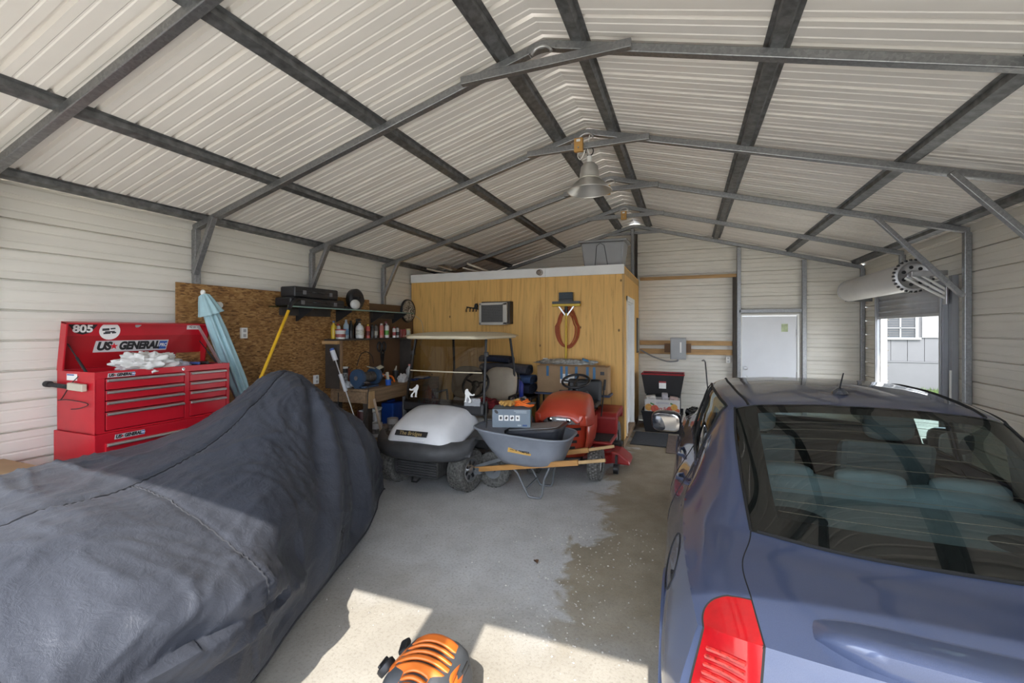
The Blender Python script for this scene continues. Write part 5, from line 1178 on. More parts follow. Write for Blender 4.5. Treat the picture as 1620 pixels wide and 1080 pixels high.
# ---- upper glass shelf
sh = thing('upper_shelf', 'long glass shelf high on the left wall carrying black cases', 'shelf', (-4.5, 5.2, 2.06))
put('board', MB().bb((XW, 3.90, 2.068), (-4.34, 6.50, 2.080)), glass_mat('shelf_glass', (.55, .70, .66)), sh)
put('front_edge', MB().bb((-4.342, 3.90, 2.066), (-4.336, 6.50, 2.082)), mat('glass_edge', (.20, .30, .27), .2), sh)
for a, b in ((4.05, 4.85), (5.74, 6.45)): put('cleat', MB().bb((XW, a, 1.975), (-4.60, b, 2.066)), M_LUMD, sh)
for y in (4.3, 5.0, 5.75, 6.3): put('bracket', MB().prism([(0, 0), (.28, 0), (.28, -.015), (.02, -.16), (0, -.16)], (XW, y, 2.066), (1, 0, 0), (0, 0, 1), (0, .012, 0)), M_BLK, sh)
def hard_case(y0, y1, z0, z1, x0, label, tilt=0):
    c = thing('tool_case', label, 'tool case', ((x0 - 4.36) / 2, (y0 + y1) / 2, z0), group='black tool cases on the shelf')
    put('shell', MB().bb((x0, y0, z0), (-4.36, y1, z1)), M_BLK, c, bevel=.022, seg=3)
    put('lid_line', MB().bb((x0 - .001, y0 + .01, (z0 + z1) / 2 - .003), (-4.358, y1 - .01, (z0 + z1) / 2 + .003)), M_DARK, c)
    L = y1 - y0
    put('handle', MB().tube([(-4.358, y0 + L * .38, (z0 + z1) / 2), (-4.325, y0 + L * .40, (z0 + z1) / 2), (-4.325, y0 + L * .60, (z0 + z1) / 2), (-4.358, y0 + L * .62, (z0 + z1) / 2)], .010, 8), M_BLK, c, smooth=50)
    for f in (.2, .8): put('latch', MB().bb((-4.362, y0 + L * f - .025, (z0 + z1) / 2 - .03), (-4.350, y0 + L * f + .025, (z0 + z1) / 2 + .02)), mat('latch_grey', (.16, .16, .17), .4), c, bevel=.004)
hard_case(3.96, 4.86, 2.081, 2.19, -4.62, 'long flat black tool case lying directly on the glass shelf'); hard_case(4.02, 4.74, 2.192, 2.325, -4.60, 'thick black tool case stacked on top of another black case')
sw_ = thing('circular_saw', 'black circular saw with white bag on the glass shelf', 'saw', (-4.48, 5.22, 2.081))
put('blade_guard', MB().lathe([(.001, 0), (.15, .0), (.155, .02), (.155, .07), (.12, .10), (.001, .10)], (-4.55, 5.24, 2.237), (1, 0, 0), 28), M_BLK, sw_, smooth=40)
put('base_plate', MB().bb((-4.6, 5.02, 2.081), (-4.38, 5.46, 2.087)), M_STEEL, sw_); put('motor', MB().cyl((-4.46, 5.20, 2.22), (-4.36, 5.20, 2.22), .06, n=16), M_BLK, sw_, smooth=40)
put('dust_bag', MB().ell((-4.39, 5.10, 2.155), (.05, .09, .07), 16, 10), mat('rag_white', (.66, .65, .63)), sw_, smooth=60)
single('strap_bundle', MB().tube(spl([(-4.45, 4.90, 2.092), (-4.40, 5.0, 2.10), (-4.44, 4.95, 2.115), (-4.50, 4.92, 2.10), (-4.42, 4.91, 2.093), (-4.38, 4.97, 2.092)], 8), .011, 6), M_BLK, 'bundled black strap lying between the cases and the saw', 'strap', smooth=60)
# ---- lower shelf with bottles, framed by a dark upright panel
ls = thing('bottle_shelf', 'dark wooden shelf full of bottles above the workbench', 'shelf', (-4.53, 5.65, 1.645))
put('board', MB().bb((XW, 4.78, 1.645), (-4.42, 6.55, 1.668)), M_LUMD, ls); put('end_block', MB().bb((XW, 4.74, 1.60), (-4.40, 4.86, 1.645)), M_LUM, ls)
put('end_panel', MB().bb((XW, 4.80, .99), (-4.39, 4.825, 1.60)), M_LUMD, ls); put('edge_strip', MB().bb((-4.39, 4.795, .99), (-4.372, 4.835, 1.645)), mat('strip_wood', (.22, .13, .07), .7), ls)
put('end_panel', MB().bb((XW, 6.52, .99), (-4.42, 6.545, 1.645)), M_LUMD, ls)
BPROF = {'bottle': [(.034, 0), (.036, .01), (.036, .15), (.03, .175), (.013, .195), (.013, .215)], 'can': [(.033, 0), (.033, .165), (.027, .18), (.014, .185)], 'jug': [(.055, 0), (.058, .02), (.058, .15), (.045, .185), (.018, .205), (.018, .22)],
         'tub': [(.058, 0), (.068, .11), (.07, .112), (.07, .118)], 'jar': [(.038, 0), (.04, .01), (.04, .09), (.034, .105), (.034, .11)], 'tall': [(.038, 0), (.04, .02), (.04, .20), (.02, .235), (.014, .26)]}
def bottle(kind, x, y, z, body, cap, lab, label, cat='bottle', group='bottles on the shelf above the workbench', s=1., lidh=.02):
    b = thing(kind + ('_can' if kind == 'can' else '_bottle' if kind in ('bottle', 'tall') else ''), label, cat, (x, y, z), group=group)
    pr = [(r * s, h * s) for r, h in BPROF[kind]]; key = '%.2f_%.2f_%.2f' % body
    put('body', MB().lathe([(.001, 0)] + pr + [(.001, pr[-1][1])], (x, y, z), n=20), mat('plastic_' + key, body, .35, 0, .06), b, smooth=40)
    t = pr[-1]; rc = t[0] + .003 * s
    put('cap', MB().lathe([(.001, 0), (rc, 0), (rc, lidh * s), (rc * .85, lidh * s + .003), (.001, lidh * s + .003)], (x, y, z + t[1] + .0005), n=18), mat('cap_%.2f_%.2f_%.2f' % cap, cap, .4), b, smooth=40)
    if lab:
        r = pr[2][0] + .0008 if len(pr) > 3 else pr[1][0] + .0008; r0 = pr[1][0] + .0008
        put('label_band', MB().lathe([(r0, pr[-1][1] * .22), (r0, pr[-1][1] * .58)], (x, y, z), n=20), mat('label_%.2f_%.2f_%.2f' % lab, lab, .5, 0, .35, 45.), b, smooth=40)
    return b
zs = 1.669
W_, K_, R_, G_, Y_, B_ = (.62, .62, .60), (.02, .02, .02), (.38, .03, .04), (.12, .36, .06), (.62, .42, .03), (.06, .12, .28)
bottle('tub', -4.46, 4.885, zs, W_, R_, (.30, .08, .07), 'white plastic tub with red lid at the left end of the bottle shelf', 'tub', lidh=.012)
bottle('bottle', -4.575, 4.88, zs, Y_, B_, None, 'small yellow bottle with blue cap behind the white tub', s=1.05); bottle('can', -4.58, 4.97, zs, (.5, .5, .5), R_, None, 'grey spray can behind the white tub')
bottle('tall', -4.50, 5.04, zs, (.28, .36, .42), (.35, .36, .37), (.12, .25, .42), 'tall clear bottle with a blue label', s=.95); bottle('tall', -4.52, 5.16, zs, K_, K_, None, 'tall all-black bottle beside the white jug', s=.92)
bottle('jug', -4.49, 5.31, zs, W_, K_, (.50, .48, .42), 'white jug on the bottle shelf'); bottle('can', -4.48, 5.48, zs, (.42, .07, .05), Y_, (.12, .02, .02), 'red spray can with yellow cap')
sp = bottle('tall', -4.585, 5.36, zs, K_, K_, None, 'black spray bottle with trigger behind the white jug'); put('trigger', MB().box((-4.56, 5.36, zs + .275), (.08, .02, .03)), M_BLK, sp)
bottle('can', -4.50, 5.60, zs, K_, K_, (.05, .05, .05), 'black spray can right of the red can with yellow cap'); bottle('can', -4.50, 5.69, zs, (.10, .09, .08), K_, (.35, .33, .28), 'black spray can with a pale stripe')
bottle('can', -4.48, 5.80, zs, (.42, .14, .12), (.5, .48, .45), (.48, .10, .08), 'pale red spray can with cream cap', s=1.08); bottle('can', -4.47, 5.92, zs, W_, (.3, .3, .3), G_, 'white and green spray can', s=1.08)
bottle('jug', -4.545, 6.00, zs, (.16, .02, .03), (.16, .02, .03), None, 'dark red oil jug behind the green can', s=1.08); bottle('can', -4.46, 6.10, zs, W_, R_, (.30, .05, .05), 'short white spray can with red cap', s=.82)
bottle('can', -4.46, 6.19, zs, (.45, .45, .45), K_, (.04, .04, .04), 'grey spray can with black cap and label', s=.85); bottle('jar', -4.47, 6.30, zs, (.20, .03, .03), (.25, .03, .03), None, 'dark red jar near the right end of the bottle shelf', 'jar')
bottle('jar', -4.475, 6.39, zs, (.30, .06, .05), R_, None, 'red jar next to the gold lidded jar', 'jar'); bottle('jar', -4.45, 6.48, zs, (.42, .44, .36), (.48, .38, .14), (.40, .42, .34), 'pale glass jar with gold lid at the right end', 'jar', s=1.1)
# round camouflage clock
ck = thing('wall_clock', 'round black and white patterned wall clock in the corner by the plywood', 'clock', (XW, 6.72, 2.10))
def camo():
    m, nt, b = _new('camo_face'); v = _coord(nt); f = _noise(nt, v, 16, 3, .5, 1.5)
    nt.links.new(_ramp(nt, f, ((.40, (.03, .03, .028)), (.46, (.30, .28, .25)), (.54, (.50, .48, .44)), (.6, (.05, .05, .045)))), b.inputs['Base Color']); b.inputs['Roughness'].default_value = .4; return m
put('face', MB().lathe([(.001, .035), (.185, .035), (.19, .02)], (XW + .001, 6.74, 2.13), (1, 0, 0), 32), camo(), ck, smooth=30); put('rim', MB().lathe([(.185, .03), (.20, .04), (.21, .02), (.21, 0), (.185, 0)], (XW + .001, 6.74, 2.13), (1, 0, 0), 32), M_BLK, ck, smooth=40)
for a, l in ((.9, .09), (2.6, .13)): put('hand', MB().beam((XW + .04, 6.74, 2.13), (XW + .04, 6.74 + l * math.sin(a), 2.13 + l * math.cos(a)), .002, .012, (1, 0, 0)), M_WHT, ck)
single('clock_cord', MB().tube(spl([(XW + .02, 6.80, 2.06), (-4.55, 6.86, 2.04), (-4.46, 6.90, 1.95), (-4.42, 6.90, 1.78), (-4.45, 6.90, 1.60), (-4.5, 6.9, 1.5)], 8), .005, 6), mat('cord_cream', (.55, .45, .30), .6), 'pale cord looping down from the round clock', 'cord', smooth=60)
# ---- workbench
def build_bench():
    w_ = thing('workbench', 'rough timber workbench along the left wall with a lower shelf', 'workbench', (-4.3, 5.7, 0))
    x0, x1, y0, y1, zt = XW, -4.0, 4.90, 6.75, .985
    for k in range(4):
        a = x0 + (x1 - x0) * k / 4; put('top_plank', MB().bb((a + .001, y0, zt - .035), (a + (x1 - x0) / 4 - .001, y1, zt)), M_OLDW, w_, bevel=.003)
    put('apron', MB().bb((x1 - .035, y0, zt - .19), (x1 + .003, y1, zt - .037)), M_OLDW, w_, bevel=.003); put('apron', MB().bb((x0, y0 - .003, zt - .19), (x1 - .036, y0 + .035, zt - .037)), M_OLDW, w_, bevel=.003)
    put('corner_block', MB().bb((x1 + .003, y0 - .01, zt - .25), (x1 + .04, y0 + .085, zt - .02)), mat('fresh_pine', (.50, .32, .15), .6, 0, .15, 4., stretch=(8, 8, 1)), w_, bevel=.003)
    for x, y in ((x1 - .09, y0 + .005), (x1 - .09, y1 - .1), (x0 + .01, y0 + .04), (x0 + .01, y1 - .1)): put('leg', MB().bb((x, y, 0), (x + .085, y + .085, zt - .037)), M_LUMD, w_)
    put('lower_shelf', MB().bb((x0, y0 + .15, .26), (x1 - .02, y1, .285)), M_OLDW, w_); put('lower_rail', MB().bb((x1 - .02, y0 + .10, .15), (x1 + .018, y1, .30)), M_OLDW, w_, bevel=.003)
    # bench grinder
    g = thing('bench_grinder', 'bench grinder with blue wheel guard on the workbench', 'bench grinder', (-4.22, 5.05, zt))
    MBL = mat('grinder_blue', (.035, .07, .13), .4, 0, .1); MMT = mat('grinder_motor', (.10, .09, .08), .5, .3, .5, 30.)
    put('base', MB().bb((-4.32, 4.98, zt + .0), (-4.12, 5.28, zt + .03)), MBL, g, bevel=.008); put('motor', MB().cyl((-4.22, 5.02, zt + .14), (-4.22, 5.26, zt + .14), .075, n=20), MMT, g, smooth=40)
    for y, s in ((4.955, -1), (5.305, 1)):
        put('wheel_guard', MB().lathe([(.001, -.03), (.12, -.03), (.125, -.02), (.125, .02), (.12, .03), (.001, .03)], (-4.22, y, zt + .145), (0, 1, 0), 28), MBL, g, smooth=40)
        put('wheel', MB().cyl((-4.22, y + s * .031, zt + .145), (-4.22, y + s * .045, zt + .145), .03, n=14), M_STEEL, g); put('guard_stand', MB().bb((-4.26, y - .02, zt), (-4.18, y + .02, zt + .05)), MBL, g)
    put('eye_shield', MB().box((-4.12, 5.30, zt + .27), (.07, .10, .012), (.3, .4, 0)), mat('shield_cream', (.45, .42, .32), .4), g, bevel=.005); put('eye_shield', MB().box((-4.13, 5.12, zt + .28), (.07, .12, .012), (-.2, .3, 0)), mat('shield_cream', (.45, .42, .32)), g, bevel=.005)
    put('tool_rest', MB().box((-4.09, 4.97, zt + .09), (.06, .07, .008), (0, .2, 0)), M_STEEL, g)
    b = thing('white_rag_bag', 'crumpled white plastic bag in front of the bench grinder', 'bag', (-4.06, 4.93, zt)); bpy.data.objects.remove(b)
    cloth_lump('plastic_bag', (-4.20, 4.97, zt + .035), (.06, .045, .055), mat('bag_white', (.58, .60, .63), .35), 'crumpled white plastic bag beside the bench grinder', 'bag', 9, .4) if False else None
    cloth_lump('plastic_bag', (-4.43, 4.98, zt + .036), (.085, .07, .05), mat('bag_white', (.58, .60, .63), .35), 'crumpled white plastic bag beside the bench grinder', 'bag', 9, .4)
    t = thing('caulk_tube', 'black tube with white printed label standing on the bench by the dark panel', 'tube', (-4.50, 5.02, zt)); put('tube', MB().cyl((-4.545, 5.06, zt + .0), (-4.545, 5.06, zt + .26), .045, n=18), M_BLK, t, smooth=40)
    put('label_band', MB().lathe([(.0458, .05), (.0458, .20)], (-4.545, 5.06, zt), n=18), mat('label_bw', (.30, .30, .30), .5, 0, .95, 30.), t); put('lid', MB().cyl((-4.545, 5.06, zt + .2605), (-4.545, 5.06, zt + .285), .046, n=18), M_WHT, t, smooth=40)
    s = thing('gear_oil_bottle', 'dark red bottle behind the black tube on the bench', 'bottle', (-4.59, 5.19, zt)); put('body', MB().lathe([(.001, 0), (.035, 0), (.035, .19), (.012, .23), (.012, .25), (.001, .25)], (-4.595, 5.19, zt), n=16), mat('oil_red', (.25, .05, .03), .4), s, smooth=40); put('cap', MB().cyl((-4.595, 5.19, zt + .2505), (-4.595, 5.19, zt + .27), .015), M_BLK, s)
    c = thing('blue_cup', 'blue plastic cup with a cream stick on the bench edge', 'cup', (-4.06, 5.43, zt)); put('cup', MB().lathe([(.001, 0), (.038, 0), (.046, .085), (.043, .085), (.036, .005)], (-4.07, 5.43, zt), n=18), mat('cup_blue', (.02, .10, .45), .4), c, smooth=40); put('stick', MB().beam((-4.07, 5.43, zt + .02), (-4.10, 5.44, zt + .19), .03, .03), mat('bone', (.5, .46, .36), .6), c)
    cl = thing('spring_clamp', 'orange spring clamp lying on the workbench', 'clamp', (-4.25, 5.62, zt)); MO = mat('clamp_orange', (.75, .17, .02), .45)
    put('jaw', MB().tube(spl([(-4.34, 5.52, zt + .15), (-4.27, 5.60, zt + .12), (-4.22, 5.62, zt + .03), (-4.20, 5.70, zt + .012)], 6), .014, 8), MO, cl, smooth=50); put('jaw', MB().tube(spl([(-4.36, 5.58, zt + .15), (-4.28, 5.60, zt + .11), (-4.20, 5.68, zt + .10), (-4.17, 5.72, zt + .012)], 6), .014, 8), MO, cl, smooth=50); put('spring', MB().cyl((-4.30, 5.58, zt + .12), (-4.26, 5.62, zt + .12), .02), M_STEEL, cl)
    cloth_lump('paper_towel', (-4.10, 5.83, zt + .055), (.06, .075, .072), mat('towel_white', (.62, .62, .62), .9), 'crumpled white paper towel near the bench front edge', 'towel', 13, .45)
    j = thing('clear_jug', 'clear plastic bottle with a pink cap standing on the bench', 'bottle', (-4.25, 6.22, zt)); put('body', MB().lathe([(.001, 0), (.05, .0), (.052, .02), (.052, .15), (.03, .19), (.016, .20), (.016, .22), (.001, .22)], (-4.25, 6.22, zt), n=20), mat('milky', (.50, .52, .53), .3), j, smooth=40); put('cap', MB().cyl((-4.25, 6.22, zt + .2205), (-4.25, 6.22, zt + .245), .019), mat('cap_pink', (.55, .20, .18), .4), j)
    b = thing('parts_bin', 'blue and white shallow tray on the right part of the bench', 'tray', (-4.12, 6.2, zt)); put('tray', MB().bb((-4.24, 6.02, zt + .0), (-4.02, 6.14, zt + .03)).bb((-4.18, 6.30, zt + .0), (-4.02, 6.50, zt + .02)), mat('cup_blue', (.02, .1, .45)), b, bevel=.004); put('paper', MB().box((-4.10, 6.35, zt + .03), (.16, .24, .012), (0, 0, .2)), M_WHT, b)
    bt = thing('black_canister', 'short black canister behind the paper towel on the bench', 'canister', (-4.36, 6.0, zt)); put('body', MB().cyl((-4.36, 6.0, zt), (-4.36, 6.0, zt + .16), .05, n=18), M_BLK, bt, smooth=40); put('spout', MB().cyl((-4.36, 6.0, zt + .16), (-4.34, 6.0, zt + .23), .02, .008), mat('bone', (.5, .46, .36)), bt, smooth=40)
    # hanging on the hardboard
    h = thing('hanging_shears', 'black handled shears hanging on the brown hardboard', 'shears', (XW, 6.02, 1.1)); xs = XW + .02
    for s in (-1, 1): put('handle', MB().tube([(xs, 6.0 + s * (.06 + .045 * math.cos(t)) , 1.52 + .075 * math.sin(t)) for t in np.linspace(0, 2 * PI, 20, False)], .012, 8, True), M_BLK, h, smooth=60)
    put('blade', MB().beam((xs, 5.98, 1.47), (xs, 6.03, 1.15), .006, .04, (1, 0, 0)).beam((xs + .007, 6.05, 1.47), (xs + .007, 6.0, 1.16), .006, .035, (1, 0, 0)), mat('blade_dark', (.05, .05, .05), .4, .6), h); put('pivot', MB().cyl((xs - .01, 6.01, 1.42), (xs + .015, 6.01, 1.42), .012), M_STEEL, h); put('pouch', MB().ell((xs + .01, 6.0, 1.16), (.02, .06, .06)), M_BLK, h, smooth=50)
    single('bent_wire', MB().tube(spl([(XW + .012, 5.42, 1.25), (XW + .02, 5.5, 1.42), (XW + .02, 5.64, 1.45), (XW + .02, 5.76, 1.38), (XW + .012, 5.80, 1.26)], 8), .006, 6), M_BLK, 'thin dark bent wire hanging on the board above the grinder', 'wire', smooth=60)
    # roller pole against the dark panel
    r = thing('paint_roller_pole', 'white sleeved paint roller pole leaning on the dark shelf panel', 'roller pole', (-4.12, 4.74, .5)); q0, q1 = Vector((-4.44, 4.72, 1.50)), Vector((-4.14, 4.80, .62)); dd = q1 - q0
    put('rod', MB().cyl(q0, q1, .009, n=8), M_STEEL, r); put('sleeve', MB().cyl(q0 - dd * .02, q0 + dd * .13, .033, n=14), mat('bag_white', (.58, .6, .63)), r, smooth=40); put('end_cap', MB().cyl(q0 - dd * .05, q0 - dd * .021, .028, n=14), mat('tab_blue', (.03, .1, .38)), r, smooth=40); put('sleeve', MB().cyl(q0 + dd * .34, q0 + dd * .60, .026, n=14), mat('bag_white', (.58, .6, .63)), r, smooth=40)
    # below the bench
    def paint_can(x, y, z, r, h, body, label):
        c = thing('paint_can', label, 'paint can', (x, y, z), group='cans under the workbench'); put('can', MB().lathe([(.001, 0), (r, 0), (r, h), (r * .96, h + .004), (r * .90, h - .004), (.001, h - .004)], (x, y, z), n=22), mat('can_%.2f%.2f' % body[:2], body, .4, 0, .1), c, smooth=40)
        put('label_band', MB().lathe([(r + .0008, h * .25), (r + .0008, h * .6)], (x, y, z), n=22), mat('can_print', (.20, .19, .18), .5, 0, .7, 20.), c); put('bail', MB().tube([(x + r * math.cos(t), y + .01, z + h * .8 - .10 * math.sin(t) * .6) for t in np.linspace(0, PI, 12)], .003, 5), M_STEEL, c)
    paint_can(-4.10, 5.20, .286, .082, .19, W_, 'white paint can at the left end of the lower bench shelf'); paint_can(-4.09, 5.56, .286, .082, .19, (.50, .49, .47), 'off-white paint can with dark label on the lower bench shelf')
    paint_can(-4.25, 5.40, .286, .06, .30, (.55, .55, .56), 'tall pale canister between the two paint cans'); paint_can(-4.10, 5.385, .286, .05, .13, (.30, .24, .20), 'small brown can between the two paint cans'); paint_can(-4.38, 5.24, .286, .075, .34, (.16, .05, .05), 'tall dark red can behind the white paint can')
    single('news_stack', MB().bb((-4.36, 5.14, .627), (-4.14, 5.36, .645)).box((-4.22, 5.28, .66), (.2, .16, .02), (.1, .1, .3)), M_WHT, 'stack of white papers on top of the cans', 'paper', base=(-4.25, 5.25, .627))
    single('blue_jerrycan', MB().bb((-4.45, 5.75, .286), (-4.22, 6.0, .66)).bb((-4.38, 5.80, .66), (-4.32, 5.95, .70)), mat('cup_blue', (.02, .1, .45)), 'dark blue jerrycan on the lower bench shelf', 'jerrycan', bevel=.03)
    dr = thing('blue_barrel', 'grey-blue plastic barrel under the near end of the bench', 'barrel', (-4.42, 4.47, 0)); put('drum', MB().lathe([(.001, 0), (.20, 0), (.22, .05), (.225, .22), (.215, .24), (.225, .26), (.225, .5), (.215, .52), (.225, .54), (.22, .74), (.19, .80), (.001, .80)], (-4.41, 4.47, 0), n=28), mat('barrel_blue', (.13, .17, .25), .5), dr, smooth=40); put('bung', MB().cyl((-4.41, 4.40, .80), (-4.41, 4.40, .82), .03), M_BLK, dr)
    single('red_gas_can', MB().bb((-3.98, 4.62, .0), (-3.80, 4.80, .26)).cyl((-3.89, 4.71, .26), (-3.89, 4.71, .30), .03), mat('gas_red', (.40, .05, .02), .4), 'small red gas can on the floor in front of the bench leg', 'gas can', bevel=.02)
    single('wood_stick', MB().beam((-3.955, 4.96, .86), (-3.84, 5.10, .01), .022, .03), mat('stick_wood', (.40, .30, .22), .7), 'long bare wooden stick leaning on the bench corner', 'stick')
    single('grinder_cord', MB().tube(spl([(-4.14, 5.02, zt + .05), (-4.02, 4.93, zt + .02), (-3.975, 4.86, zt - .06), (-3.97, 4.84, .70), (-4.02, 4.80, .50), (-4.15, 4.76, .42), (-4.30, 4.74, .52), (-4.36, 4.74, .75), (-4.36, 4.735, .95)], 8), .006, 6), M_BLK, 'black power cord drooping from the grinder over the bench edge', 'cord', smooth=60)
build_bench()
# ================================================================ FAR END
def build_ac():
    a = thing('window_air_conditioner', 'beige window air conditioner set in the plywood wall', 'air conditioner', (-2.98, 6.85, 1.88)); MB_ = mat('ac_beige', (.55, .52, .46), .5, 0, .06); x0, x1, y0, z0, z1 = -3.22, -2.74, 6.74, 1.885, 2.235
    put('body', MB().bb((x0, y0 + .02, z0), (x1, 6.955, z1)), MB_, a, bevel=.012); put('front_bezel', MB().bb((x0 - .01, y0, z0 - .01), (x1 + .01, y0 + .022, z0 + .035)).bb((x0 - .01, y0, z1 - .03), (x1 + .01, y0 + .022, z1 + .008)).bb((x0 - .01, y0, z0), (x0 + .03, y0 + .022, z1)).bb((x1 - .06, y0, z0), (x1 + .01, y0 + .022, z1)), MB_, a, bevel=.004)
    put('coil_panel', MB().bb((x0 + .03, y0 + .012, z0 + .03), (x1 - .06, y0 + .02, z1 - .03)), mat('fin_dark', (.09, .085, .08), .6, .3, .3, 60.), a)
    for k in range(20): put('fin', MB().bb((x0 + .03, y0 + .006, z0 + .045 + k * .0138), (x1 - .06, y0 + .012, z0 + .049 + k * .0138)), mat('fin_grey', (.16, .155, .15), .5, .4), a)
    put('top_shim', MB().bb((x0 - .0, y0 + .08, z1 + .001), (x1 + .04, 6.95, z1 + .03)), M_LUMD, a); put('side_flashing', MB().bb((x1 + .001, y0 + .06, z0 + .01), (x1 + .04, 6.95, z1)), M_LUMD, a)
build_ac()
h = thing('hook_rack', 'small black hook rack screwed to the plywood beside the air conditioner', 'hooks', (-3.44, 6.94, 2.1))
put('rail', MB().beam((-3.56, 6.935, 2.19), (-3.34, 6.935, 2.15), .02, .02), M_BLK, h)
for x in (-3.55, -3.48, -3.42, -3.36): put('hook', MB().tube([(x, 6.94, 2.18), (x + .01, 6.89, 2.16), (x + .01, 6.88, 2.13), (x, 6.89, 2.11), (x, 6.91, 2.12)], .008, 6), M_BLK, h, smooth=50)
put('knob', MB().ell((-3.36, 6.90, 2.20), (.035, .03, .05), 12, 8), M_BLK, h, smooth=50)
fl_ = thing('fascia_lamp', 'small round grey fitting on the white fascia board', 'light fitting', (-2.24, 6.92, 2.7)); put('base', MB().lathe([(.001, 0), (.05, 0), (.05, .02), (.04, .03), (.001, .03)], (-2.22, 6.924, 2.725), (0, -1, 0), 20), mat('fit_grey', (.38, .35, .32), .5), fl_, smooth=40); put('lens', MB().ell((-2.235, 6.89, 2.725), (.042, .02, .04), 16, 10), mat('lens_brown', (.20, .16, .13), .3), fl_, smooth=60)
# broom with extension cord behind it
b = thing('push_broom', 'yellow push broom hanging head-up on the plywood', 'broom', (-1.77, 6.88, 1.2)); MY = mat('broom_yellow', (.62, .42, .03), .45)
put('head', MB().bb((-1.995, 6.84, 2.165), (-1.545, 6.91, 2.205)), MY, b, bevel=.006); put('bristles', MB().bb((-1.99, 6.835, 2.206), (-1.55, 6.915, 2.245)), mat('bristle_grey', (.12, .125, .13), .9, 0, .4, 90.), b)
put('handle', MB().cyl((-1.77, 6.87, 2.165), (-1.775, 6.865, 1.252), .016, n=12), MY, b, smooth=40); put('socket', MB().cyl((-1.77, 6.87, 2.166), (-1.77, 6.875, 2.06), .024, n=12), M_BLK, b, smooth=40)
for s in (-1, 1): put('brace', MB().beam((-1.77 + s * .01, 6.872, 2.02), (-1.77 + s * .12, 6.872, 2.165), .004, .02), M_STEEL, b)
s = thing('scrub_brush', 'dark grey scrub brush head on top of the yellow broom', 'brush', (-1.78, 6.88, 2.246)); put('block', MB().bb((-1.89, 6.85, 2.247), (-1.66, 6.91, 2.28)), M_BLK, s, bevel=.005); put('bristles', MB().bb((-1.885, 6.845, 2.281), (-1.665, 6.915, 2.385)), mat('bristle_dark', (.07, .085, .10), .95, 0, .4, 90.), s, bevel=.004)
co = thing('extension_cord', 'coiled orange extension cord hanging behind the yellow broom', 'cord', (-1.75, 6.92, 1.4)); MOc = mat('cord_orange', (.42, .09, .025), .55, 0, .15)
rs = random.Random(11)
for k in range(9):
    w1 = rs.uniform(.15, .20); dz = rs.uniform(-.05, .03); dx = rs.uniform(-.02, .03); yy = 6.928 - .010 * (k % 3)
    pts = [(-1.77 + dx + w1 * math.sin(t) * (1.0 if math.cos(t) < .3 else .85), yy, 1.82 + dz * .5 + (.30 + dz) * math.cos(t)) for t in np.linspace(0, 2 * PI, 30, False)]
    put('coil_loop', MB().tube(pts, .008, 6, True), MOc, co, smooth=60)
put('hanger', MB().tube([(-1.77, 6.945, 2.10), (-1.77, 6.90, 2.10), (-1.77, 6.89, 2.14)], .008, 6), M_BLK, co)
outlet('wall_outlet', (-2.13, 6.949, 1.28), (0, -1, 0), (0, 0, 1), 'white outlet on the plywood just above the cardboard box')
# cardboard box on a small table
t = thing('folding_table', 'low blue topped folding table under the long cardboard box', 'table', (-1.62, 6.75, 0)); put('top', MB().bb((-2.20, 6.60, .80), (-1.05, 6.93, .83)), mat('table_blue', (.05, .07, .14), .5), t, bevel=.005)
for x in (-2.15, -1.24):
    for y in (6.63, 6.90): put('leg', MB().cyl((x, y, 0), (x, y, .80), .014, n=8), M_BLK, t)
def build_box():
    c = thing('cardboard_box', 'long brown cardboard box with blue tape strips behind the mower', 'cardboard box', (-1.62, 6.76, .83)); MC = mat('cardboard', (.36, .235, .13)); x0, x1, y0, y1, z0, z1 = -2.17, -1.08, 6.62, 6.895, .832, 1.245
    put('box', MB().bb((x0, y0, z0), (x1, y1, z1)), MC, c, bevel=.006)
    put('flap', MB().box((-1.62, 6.60, z1 + .012), (1.0, .08, .006), (.25, 0, .0)), MC, c)
    for x in (-2.0, -1.78, -1.70, -1.55, -1.38, -1.28): put('tape_strip', MB().bb((x - .02, y0 - .0016, z1 - (.16 if x < -1.9 else .20)), (x + .02, y0 - .0004, z1)), mat('tape_blue', (.05, .17, .33), .5), c)
    put('shipping_label', MB().bb((-1.80, y0 - .0014, z1 - .26), (-1.58, y0 - .0002, z1 - .12)), M_WHT, c)
    put('print_mark', MB().bb((-1.19, y0 - .0014, z1 - .12), (-1.13, y0 - .0002, z1 - .07)), mat('ink', (.05, .05, .055)), c); put('print_mark', MB().bb((-1.20, y0 - .0014, z0 + .06), (-1.13, y0 - .0002, z0 + .13)), mat('ink_faint', (.22, .15, .09), .8), c)
    cloth_lump('packing_plastic', (-1.72, 6.72, z1 + .045), (.44, .11, .055), mat('clear_wrap', (.33, .33, .31), .25, 0, .5, 20.), 'crumpled clear packing plastic on the long cardboard box', 'packing', 17, .35, 60, 18)
    single('blue_tape_scrap', MB().box((-1.42, 6.66, z1 + .095), (.10, .05, .03), (.2, .3, .4)), mat('tape_blue', (.05, .17, .33)), 'wad of blue tape on the crumpled plastic', 'tape', bevel=.008)
build_box()
